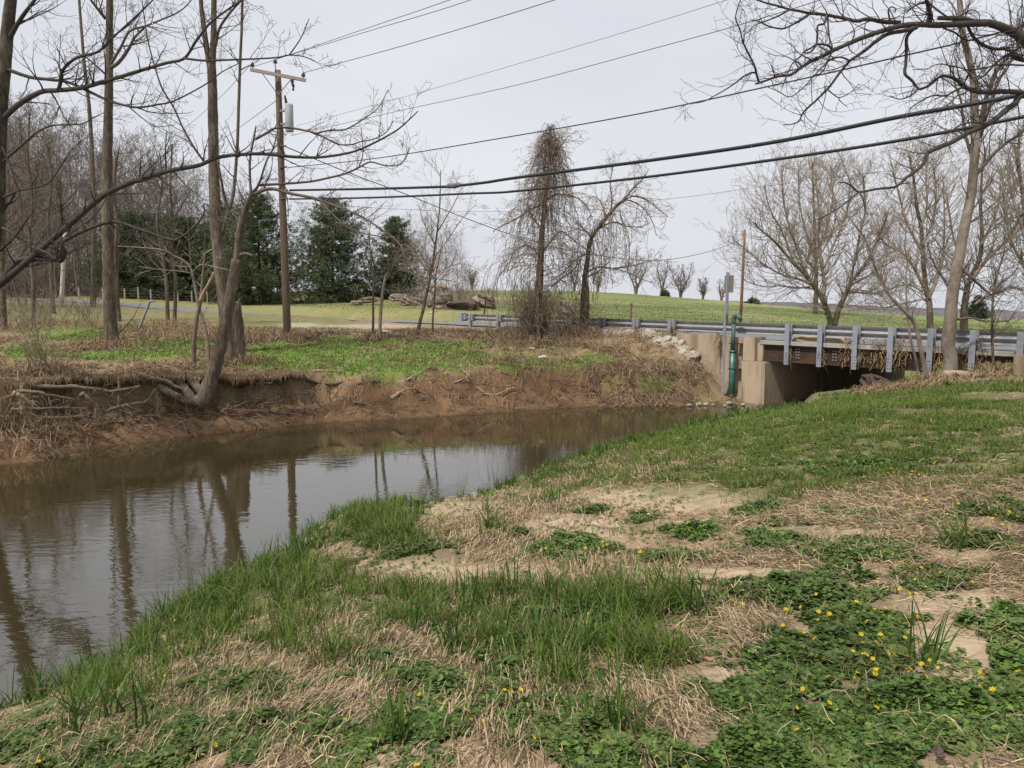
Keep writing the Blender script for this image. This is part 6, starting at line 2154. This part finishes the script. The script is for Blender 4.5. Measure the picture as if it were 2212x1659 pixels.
# far bank straw
x = R.uniform(-20, 19, 330000)
y = R.uniform(19, 41, 330000)
z, px, py = info(x, y)
d, near = creek(x, y)
m = ell(px, py, FGREEN, nz2(x, y, 70, 1.0) * .7)
clump = nz2(x, y, 85, .7) * .7 + nz2(x, y, 86, 2.5, 2) * .45
mud = (d < 2.1) & (x < 3)
pr = (.28 + clump * .9) * np.where(m > .05, .12, 1) * np.where(mud, .07, 1) * np.where(x > 3, 1.25, 1)
rd, _ = poly_dist(x, y, ROADC)
rip = ell(px, py, [(1395, 727, 110, 16), (1475, 752, 50, 18)], nz2(x, y, 88, 2) * .3)
keep = (~near) & (rip < .05) & (d > .12) & (rd > 3.0) & (R.random(len(x)) < np.clip(pr, 0, .8))
x, y, px = x[keep], y[keep], px[keep]
n = len(x)
print('far straw', n)
az = np.where(px > 1200, 2.55, R.random(n) * 6.283) + R.normal(0, .5, n)
col = np.array([[.315, .225, .135]]) * (.42 + .85 * R.random((n, 1)))
gry = R.random(n) < .3
col[gry] = np.array([.12, .085, .055]) * R.uniform(.6, 1.2, (gry.sum(), 1))
D.add(*strands(x, y, None, R.uniform(.12, .6, n), R.uniform(.010, .024, n), az, R.uniform(.01, .13, n), col, .35))
# hanging dead fringes on the bank face and heaps round the trunks
hx, hy = [], []
for (px_, Yv, sd, k) in ((419, 26.3, .3, 90), (512, 28, .6, 260), (245, 29, .8, 260), (10, 35.6, 1.0, 300), (300, 35.5, .9, 200), (440, 33, 1.1, 420), (385, 41, 1.2, 420), (150, 40, 1.6, 420), (805, 34.3, .35, 200), (902, 36.3, .4, 120), (1060, 37, .35, 120), (1160, 35.6, 1.3, 800), (1258, 36.5, 1.0, 500),
                         (1380, 34.8, 1.2, 400), (640, 33.4, .5, 160), (560, 33, .9, 300), (2146, 22.3, .3, 100), (700, 28.2, 2.0, 120), (1000, 30.2, 2.0, 220), (1150, 30.8, 1.5, 260), (60, 20.4, 1.4, 320), (180, 22, 1.2, 160)):
    X = (px_ - CX) / F * Yv
    hx.append(R.normal(X, sd, k))
    hy.append(R.normal(Yv, sd * .7, k))
hx, hy = np.concatenate(hx), np.concatenate(hy)
d, near = creek(hx, hy)
k = d > .15
hx, hy = hx[k], hy[k]
n = len(hx)
col = np.array([[.33, .235, .145]]) * (.4 + .85 * R.random((n, 1)))
D.add(*blades(hx, hy, gzv(hx, hy) - .02, R.uniform(.15, .55, n), R.uniform(.014, .03, n), R.uniform(.3, 2.4, n), R.random(n) * 6.283, col, 4, 1.1))
D.add(*strands(hx, hy, None, R.uniform(.2, .6, n), R.uniform(.01, .022, n), R.random(n) * 6.283, R.uniform(.05, .3, n), col * .9, .45))
x = R.uniform(8, 24, 60000)
y = R.uniform(19, 28, 60000)
z, px, py = info(x, y)
d, near = creek(x, y)
rd, _ = poly_dist(x, y, ROADC)
keep = near & (d > .2) & (rd > 3.5) & (px > 1840) & ((px < 2060) | (py < 846) | (py > 868)) & (R.random(len(x)) < np.clip(.15 + nz2(x, y, 87, 1.2) * .6 + (y - 22) * .05, 0, .7))
x, y = x[keep], y[keep]
n = len(x)
col = np.array([[.30, .21, .12]]) * (.42 + .85 * R.random((n, 1)))
D.add(*strands(x, y, None, R.uniform(.12, .5, n), R.uniform(.010, .02, n), R.random(n) * 6.283, R.uniform(.01, .16, n), col, .35))
# fringe on the sod ledge
ki = R.integers(0, len(LIP), 1500)
lp = LIP[ki] + np.c_[R.normal(0, .05, (1500, 2)), R.uniform(-.03, .04, 1500)]
col = np.array([[.30, .21, .125]]) * (.35 + .85 * R.random((1500, 1)))
D.add(*blades(lp[:, 0], lp[:, 1], lp[:, 2], R.uniform(.08, .42, 1500), R.uniform(.008, .022, 1500), R.uniform(1.3, 2.7, 1500), R.normal(-1.7, .9, 1500), col, 4, .7))
lp = LIP[ki] + np.c_[R.normal(0, .1, 1500), np.abs(R.normal(.15, .3, 1500)), R.uniform(.0, .05, 1500)]
D.add(*blades(lp[:, 0], lp[:, 1], lp[:, 2], R.uniform(.1, .4, 1500), R.uniform(.008, .022, 1500), R.uniform(.6, 1.6, 1500), R.random(1500) * 6.283, col, 4, .6))
tag(obj('dry_grass', D, M['straw']), 'matted dry straw and dead stems washed over both banks', 'dry grass', kind='stuff')

# ---- fine roots and brushwood over the far bank face
RN.seed(99)
segs = []
for k in range(900):
    i = RN.randrange(len(FAR) - 8)
    f = RN.random()
    a, b_ = np.array(FAR[i]), np.array(FAR[i + 1])
    q = a * (1 - f) + b_ * f
    tn = (b_ - a) / (np.linalg.norm(b_ - a) + 1e-9)
    nn = np.array([-tn[1], tn[0]])
    if nn[1] < 0:
        nn = -nn
    q = q + nn * RN.uniform(.1, 1.9)
    if q[0] > -6.5 and RN.random() < .45:
        continue
    zq = gz(q[0], q[1])
    grow(segs, (q[0], q[1], zq + RN.uniform(.0, .15)), (tn[0] * RN.choice((-1, 1)) * RN.uniform(.2, 1), -nn[1] * RN.uniform(0, .5), RN.uniform(-.3, .5)), RN.uniform(.3, 1.3), RN.uniform(.008, .022), 1, -.06, .3, 6, .5, .005)
tag(obj('brushwood', Part().add(*prisms(segs, 4)), M['drift']), 'tangle of fine exposed roots and sticks on the eroded bank face', 'brushwood', kind='stuff')

# ---- yellow flowers, one object each
FL = [(878, 1160), (997, 1192), (945, 1517), (708, 1558), (735, 1588), (865, 1541), (852, 1457), (903, 1452), (513, 1462), (357, 1460), (378, 1340), (125, 1571), (83, 1645), (1108, 1322), (1046, 1557), (1090, 1490), (1102, 1493),
      (1153, 1593), (900, 1653), (1522, 1391), (1538, 1322), (1520, 1317), (1655, 1448), (1595, 1300), (1580, 1295), (1602, 1304), (1700, 1343), (1745, 1385), (1728, 1316), (1655, 1318), (1785, 1390), (1872, 1415), (1843, 1407), (1893, 1387),
      (1862, 1388), (1962, 1418), (1932, 1415), (1920, 1412), (1895, 1445), (1935, 1310), (1912, 1314), (1890, 1316), (1905, 1322), (1895, 1290), (1875, 1295), (1850, 1300), (1868, 1324), (1985, 1335), (1970, 1490), (2080, 1497), (2112, 1482), (2145, 1490),
      (2175, 1420), (2050, 1562), (2125, 1590), (2135, 1262), (2100, 1258), (2110, 1145), (1382, 1192), (1312, 1180), (1303, 1171), (1285, 1070), (1340, 1112), (1362, 1113), (1452, 1220), (1488, 1145), (1402, 975), (1370, 992), (1160, 1205), (1900, 1015),
      (1925, 1012), (1930, 1021), (1888, 1020), (1880, 1008), (1955, 1010), (1970, 1018), (2000, 1080), (2030, 1085), (2070, 1088), (2058, 1080), (2155, 1085), (2180, 1105), (2190, 1150), (2165, 1132), (1985, 1095), (1960, 1078), (1930, 1196), (1968, 1215),
      (1990, 1226), (2020, 1230), (2052, 1226), (1265, 1183), (1480, 942), (1510, 952), (1830, 1195), (1560, 1150), (1640, 1182), (2185, 1180), (2145, 1120), (1795, 1206), (1420, 1228), (560, 1432), (1755, 1375), (1612, 1318), (1310, 1176)]
fp_ = Part()
V, T, C = [], [], []
npet = 8
for k in range(npet):
    a = k / npet * 6.283
    ca_, sa_ = math.cos(a), math.sin(a)
    o = len(V)
    for (r, s_, zz_) in ((.12, 0, .0), (.55, .17, .12), (1.0, 0, .34), (.55, -.17, .12)):
        V.append((r * ca_ - s_ * sa_, r * sa_ + s_ * ca_, zz_))
        C.append((.74, .53, .012))
    T.append((o, o + 1, o + 2, o + 3))
o = len(V)
for k in range(6):
    a = k / 6 * 6.283
    V.append((.24 * math.cos(a), .24 * math.sin(a), .12))
    C.append((.55, .33, .01))
V.append((0, 0, .2))
C.append((.5, .3, .01))
tri = [(o + k, o + (k + 1) % 6, o + 6) for k in range(6)]
o2 = len(V)
for zz_ in (-3.0, 0.02):
    for k in range(3):
        a = k / 3 * 6.283
        V.append((.07 * math.cos(a), .07 * math.sin(a), zz_))
        C.append((.06, .09, .02))
q4 = [(o2 + k, o2 + (k + 1) % 3, o2 + 3 + (k + 1) % 3, o2 + 3 + k) for k in range(3)]
fp_.add(np.array(V) * .0145, [np.array(T + q4), np.array(tri)], np.array(C))
fme = fp_.mesh('flower', (0, 0, 0))
fme.materials.append(M['petal'])
RN.seed(12)
for cx_, cy_, rx_, ry_, n_ in ((1800, 1340, 150, 90, 26), (1950, 1420, 150, 60, 14), (2150, 1110, 70, 30, 10), (1990, 1252, 120, 25, 10), (1850, 1195, 140, 25, 8), (2120, 1490, 90, 60, 10), (1240, 1190, 90, 30, 6), (1780, 1520, 200, 80, 10), (1950, 1015, 120, 20, 8), (1000, 1500, 200, 90, 8), (620, 1570, 200, 60, 6), (1300, 1080, 200, 60, 8)):
    FL += [(cx_ + RN.gauss(0, .5) * rx_, min(cy_ + RN.gauss(0, .5) * ry_, 1650)) for _ in range(n_)]
for k, (a, b_) in enumerate(FL):
    hit = None
    for Yv in np.arange(2.0, 22, .04):
        wv = P(a, b_, Yv)
        if wv[2] < gz(wv[0], wv[1]) + .075:
            hit = wv
            break
    if hit is None:
        continue
    if k == 0:
        f0 = bpy.data.objects.new('flower', fme)
        o = f0
    else:
        o = f0.copy()
    COL.objects.link(o)
    o.location = tuple(hit)
    s_ = RN.uniform(.65, 1.1) * (1 + max(0, hit[1] - 5) * .06)
    o.scale = (s_, s_, s_)
    o.rotation_euler = (RN.uniform(-.9, .9), RN.uniform(-.8, .8), RN.uniform(0, 6.28))
    tag(o, 'small open yellow flower among the green leaves of the grassy near bank', 'flower', 'yellow flowers of the near bank')

# ---- broad leaved plants and single fallen leaves, tufts seen alone
def rosette(name, label, px, py, n, L, w, up, col, Yr=(2, 20)):
    hit = None
    for Yv in np.arange(Yr[0], Yr[1], .05):
        wv = P(px, py, Yv)
        if wv[2] < gz(wv[0], wv[1]):
            hit = wv
            break
    if hit is None:
        return
    a = np.arange(n) / n * 6.283 + R.normal(0, .3, n)
    V, C = [], []
    p = Part()
    for k in range(n):
        l_, e = L * R.uniform(.7, 1.15), up * R.uniform(.5, 1.3)
        dx, dy = math.cos(a[k]), math.sin(a[k])
        rows = []
        for t_ in (0, .25, .55, .8, 1.0):
            ww = w * (math.sin(min(t_ * 1.15, 1) * 2.75) * .5 + .06) * (0.15 if t_ == 1 else 1)
            hgt = l_ * t_ * math.sin(e) - .35 * l_ * t_ * t_ * math.sin(e)
            c = hit + np.array([dx * l_ * t_ * math.cos(e), dy * l_ * t_ * math.cos(e), hgt])
            s_ = np.array([-dy, dx, .15]) * ww
            rows += [c - s_, c + np.array([0, 0, -ww * .3]), c + s_]
        Q = [(3 * i + j, 3 * i + j + 1, 3 * i + j + 4, 3 * i + j + 3) for i in range(4) for j in range(2)]
        p.add(np.array(rows), np.array(Q), np.array(col) * R.uniform(.7, 1.25))
    tag(obj(name, p, M['leaf'], None, True, off=tuple(hit)), label, 'plant')


rosette('broadleaf_plant', "broad leaved dark green plant at the sandy water's edge", 905, 1098, 8, .30, .07, .9, (.04, .075, .03))
rosette('broadleaf_plant', 'flat pale leaf rosette spread on the sand beside the celandine patch', 1600, 1284, 5, .20, .06, .25, (.10, .13, .055))
rosette('broadleaf_plant', 'bushy light green weed at the foot of the pale leaning sapling', 1975, 838, 34, .26, .045, 1.0, (.075, .15, .03), (14, 24))
rosette('broadleaf_plant', 'bushy light green weed at the corner of the dark bridge opening', 1905, 846, 30, .24, .04, 1.0, (.075, .14, .03), (14, 24))
rosette('broadleaf_plant', 'leafy green weed in front of the pale hollow log', 2050, 835, 34, .26, .045, 1.0, (.07, .14, .03), (14, 24))
rosette('broadleaf_plant', 'green weed standing alone where the grass meets the creek before the concrete abutment', 1620, 880, 18, .26, .035, 1.1, (.06, .11, .03), (12, 24))
for k, (px_, py_, lab) in enumerate(((270, 1560, 'curled dark brown dead leaf in the straw near the lower picture corner'), (850, 1385, 'brown curled dead leaf above the pair of flowers'), (775, 1510, 'long reddish dead leaf lying on the combed straw'), (520, 1480, 'tan dead leaf beside a single flower at the straw edge'), (2030, 1640, 'purplish dead leaf at the bottom edge among the leaves'), (1530, 1430, 'tan dead leaf on the bare strip between grass and leaf patch'))):
    for Yv in np.arange(2, 10, .03):
        wv = P(px_, py_, Yv)
        if wv[2] < gz(wv[0], wv[1]) + .03:
            u_, v_ = np.meshgrid(np.linspace(-1, 1, 7), np.linspace(-1, 1, 5), indexing='ij')
            ww = (1 - np.abs(u_) ** 2.2) * .55
            Vv = np.stack([u_ * .034, v_ * ww * .034, .02 * (u_ ** 2) + .015 * np.abs(v_) * (1 + .4 * u_)], -1).reshape(-1, 3)
            i = (np.arange(6)[:, None] * 5 + np.arange(4)[None, :]).ravel()
            a = k * 1.9
            rm = np.array([[math.cos(a), math.sin(a), 0], [-math.sin(a), math.cos(a), 0], [0, 0, 1]])
            cl = [(.10, .06, .035), (.14, .08, .05), (.17, .10, .08), (.30, .2, .12), (.12, .08, .08), (.28, .19, .12)][k]
            tag(obj('dead_leaf', Part().add(Vv @ rm + wv, np.c_[i, i + 5, i + 6, i + 1], cl), M['straw'], None, True, off=tuple(wv)), lab, 'leaf')
            break

# ---- straw caught on the bridge posts
GD = 'flood straw caught on the bridge posts'


def debris(label, px, t0, z0, z1, wid, n, hang):
    s_ = S(px)
    p = Part()
    c = RP(s_, t0, 0)
    m_ = 5
    n = int(n * .6)
    V = []
    u = np.clip(R.normal(0, wid * .5, n), -wid, wid)
    v = np.abs(R.normal(0, .07, n)) + .12
    zz = z0 + (z1 - z0) * R.random(n) ** .7
    a = R.random(n) * 6.283
    pos = np.c_[c[0] + U2[0] * u + N2[0] * v, c[1] + U2[1] * u + N2[1] * v, zz]
    dr = np.c_[np.cos(a) * .8, np.sin(a) * .8, R.normal(0, .5, n)]
    L = R.uniform(.10, .34, n)
    w_ = R.uniform(.004, .011, n)
    sd = np.cross(dr, [0, 0, 1.0])
    sd /= np.linalg.norm(sd, axis=1)[:, None] + 1e-6
    for k in range(m_):
        V += [pos - sd * w_[:, None], pos + sd * w_[:, None]]
        pos = pos + dr * (L / m_)[:, None]
        dr = dr + np.array([0, 0, -hang]) + R.normal(0, .25, (n, 3))
    V = np.stack(V, 1).reshape(-1, 3)
    b = (np.arange(n) * 10)[:, None]
    Q = np.vstack([np.c_[b + 2 * k, b + 2 * k + 1, b + 2 * k + 3, b + 2 * k + 2] for k in range(4)])
    col = np.repeat(np.array([[.30, .20, .11]]) * (.45 + .8 * R.random((n, 1))), 10, 0)
    tag(obj('straw_bundle', p.add(V, Q, col), M['straw'], None, off=(c[0], c[1], z0)), label, 'straw debris', GD)


debris('thin rope of straw hanging beside the bridge post next to the green pipe', 1706, -.16, 1.72, 2.45, .10, 120, .5)
debris('thin tail of straw hanging on the second bridge post', 1779, -.16, 1.65, 2.42, .12, 150, .5)
debris('bushy straw bundle wrapped around the third bridge post', 1838, -.16, 1.75, 2.75, .35, 420, .35)
debris('ragged straw hanging past the third bridge post', 1862, -.1, 1.75, 2.75, .16, 200, .4)
debris('big shaggy straw mass on the fourth bridge post', 1905, -.2, 1.72, 2.75, .45, 650, .3)
debris('shaggy straw mass trailing past the fourth bridge post', 1945, -.2, 1.70, 2.8, .40, 600, .35)
debris('straw clump caught between the fifth bridge post and the pale trunk', 2024, -.2, 1.75, 2.7, .18, 260, .4)
debris('straw clump hanging to one side of the sixth bridge post', 2088, -.2, 1.75, 2.7, .22, 340, .4)
debris('upright straw clump standing past the sixth bridge post', 2120, -.2, 1.85, 2.85, .16, 280, .2)
debris('straw bundle caught at the concrete end of the bridge', 2185, -.3, 1.6, 2.1, .3, 260, .4)
debris('dry straw bunch hanging from the sign post at rail height', 1560, -.45, 2.1, 2.75, .10, 110, .6)
debris('straw heap piled at the last post before the concrete wall', 1452, -.25, 2.35, 2.95, .25, 300, .4)
debris('straw bunch at the rail post in the white stones', 1372, -.25, 2.5, 2.95, .3, 220, .4)

# ================================================================== LIGHT, SKY, CAMERA
SUNV = np.array([-.37, -.385, .845])
SUNV /= np.linalg.norm(SUNV)
elev = math.asin(SUNV[2])
azm = math.atan2(SUNV[0], SUNV[1])
w = bpy.data.worlds.new('World')
SC.world = w
w.use_nodes = True
N, L = w.node_tree.nodes, w.node_tree.links
bg = N['Background']
sky = N.new('ShaderNodeTexSky')
sky.sky_type = 'NISHITA'
sky.sun_disc = False
sky.sun_elevation = elev
sky.sun_rotation = azm
sky.dust_density = 4
sky.air_density = 1.0
bg.inputs['Strength'].default_value = 0.10
tc = N.new('ShaderNodeTexCoord')
mp = N.new('ShaderNodeMapping')
mp.inputs['Scale'].default_value = (1, 1, 3.0)
L.new(tc.outputs['Generated'], mp.inputs[0])
nz = N.new('ShaderNodeTexNoise')
nz.inputs['Scale'].default_value = 1.6
nz.inputs['Detail'].default_value = 5
L.new(mp.outputs[0], nz.inputs['Vector'])
rp = N.new('ShaderNodeValToRGB')
rp.color_ramp.elements[0].position = .3
rp.color_ramp.elements[1].position = .75
rp.color_ramp.elements[0].color = (6.2, 6.45, 7.1, 1)
rp.color_ramp.elements[1].color = (7.8, 7.95, 8.35, 1)
L.new(nz.outputs['Fac'], rp.inputs[0])
mx = N.new('ShaderNodeMixRGB')
mx.inputs[0].default_value = .93
L.new(sky.outputs[0], mx.inputs[1])
L.new(rp.outputs[0], mx.inputs[2])
L.new(mx.outputs[0], bg.inputs['Color'])
sl = bpy.data.lights.new('sun', 'SUN')
sl.energy = 4.2
sl.angle = rad(4)
sl.color = (1, .95, .87)
so = bpy.data.objects.new('sun', sl)
COL.objects.link(so)
from mathutils import Vector
so.rotation_euler = Vector(SUNV).to_track_quat('Z', 'Y').to_euler()
so.location = (0, 0, 40)
cam = bpy.data.cameras.new('camera')
cam.sensor_width = 36
cam.lens = 36 * F / 2212.0
cam.clip_end = 3000
cam.clip_start = .05
co = bpy.data.objects.new('camera', cam)
COL.objects.link(co)
co.location = (0, 0, CAMZ)
co.rotation_euler = (math.pi / 2 - PITCH, 0, 0)
SC.camera = co
SC.view_settings.view_transform = 'Standard'
SC.view_settings.look = 'None'
SC.view_settings.exposure = 0.12
SC.view_settings.gamma = 1.0
SC.cycles.max_bounces = 6
SC.cycles.transparent_max_bounces = 8
SC.cycles.use_denoising = True
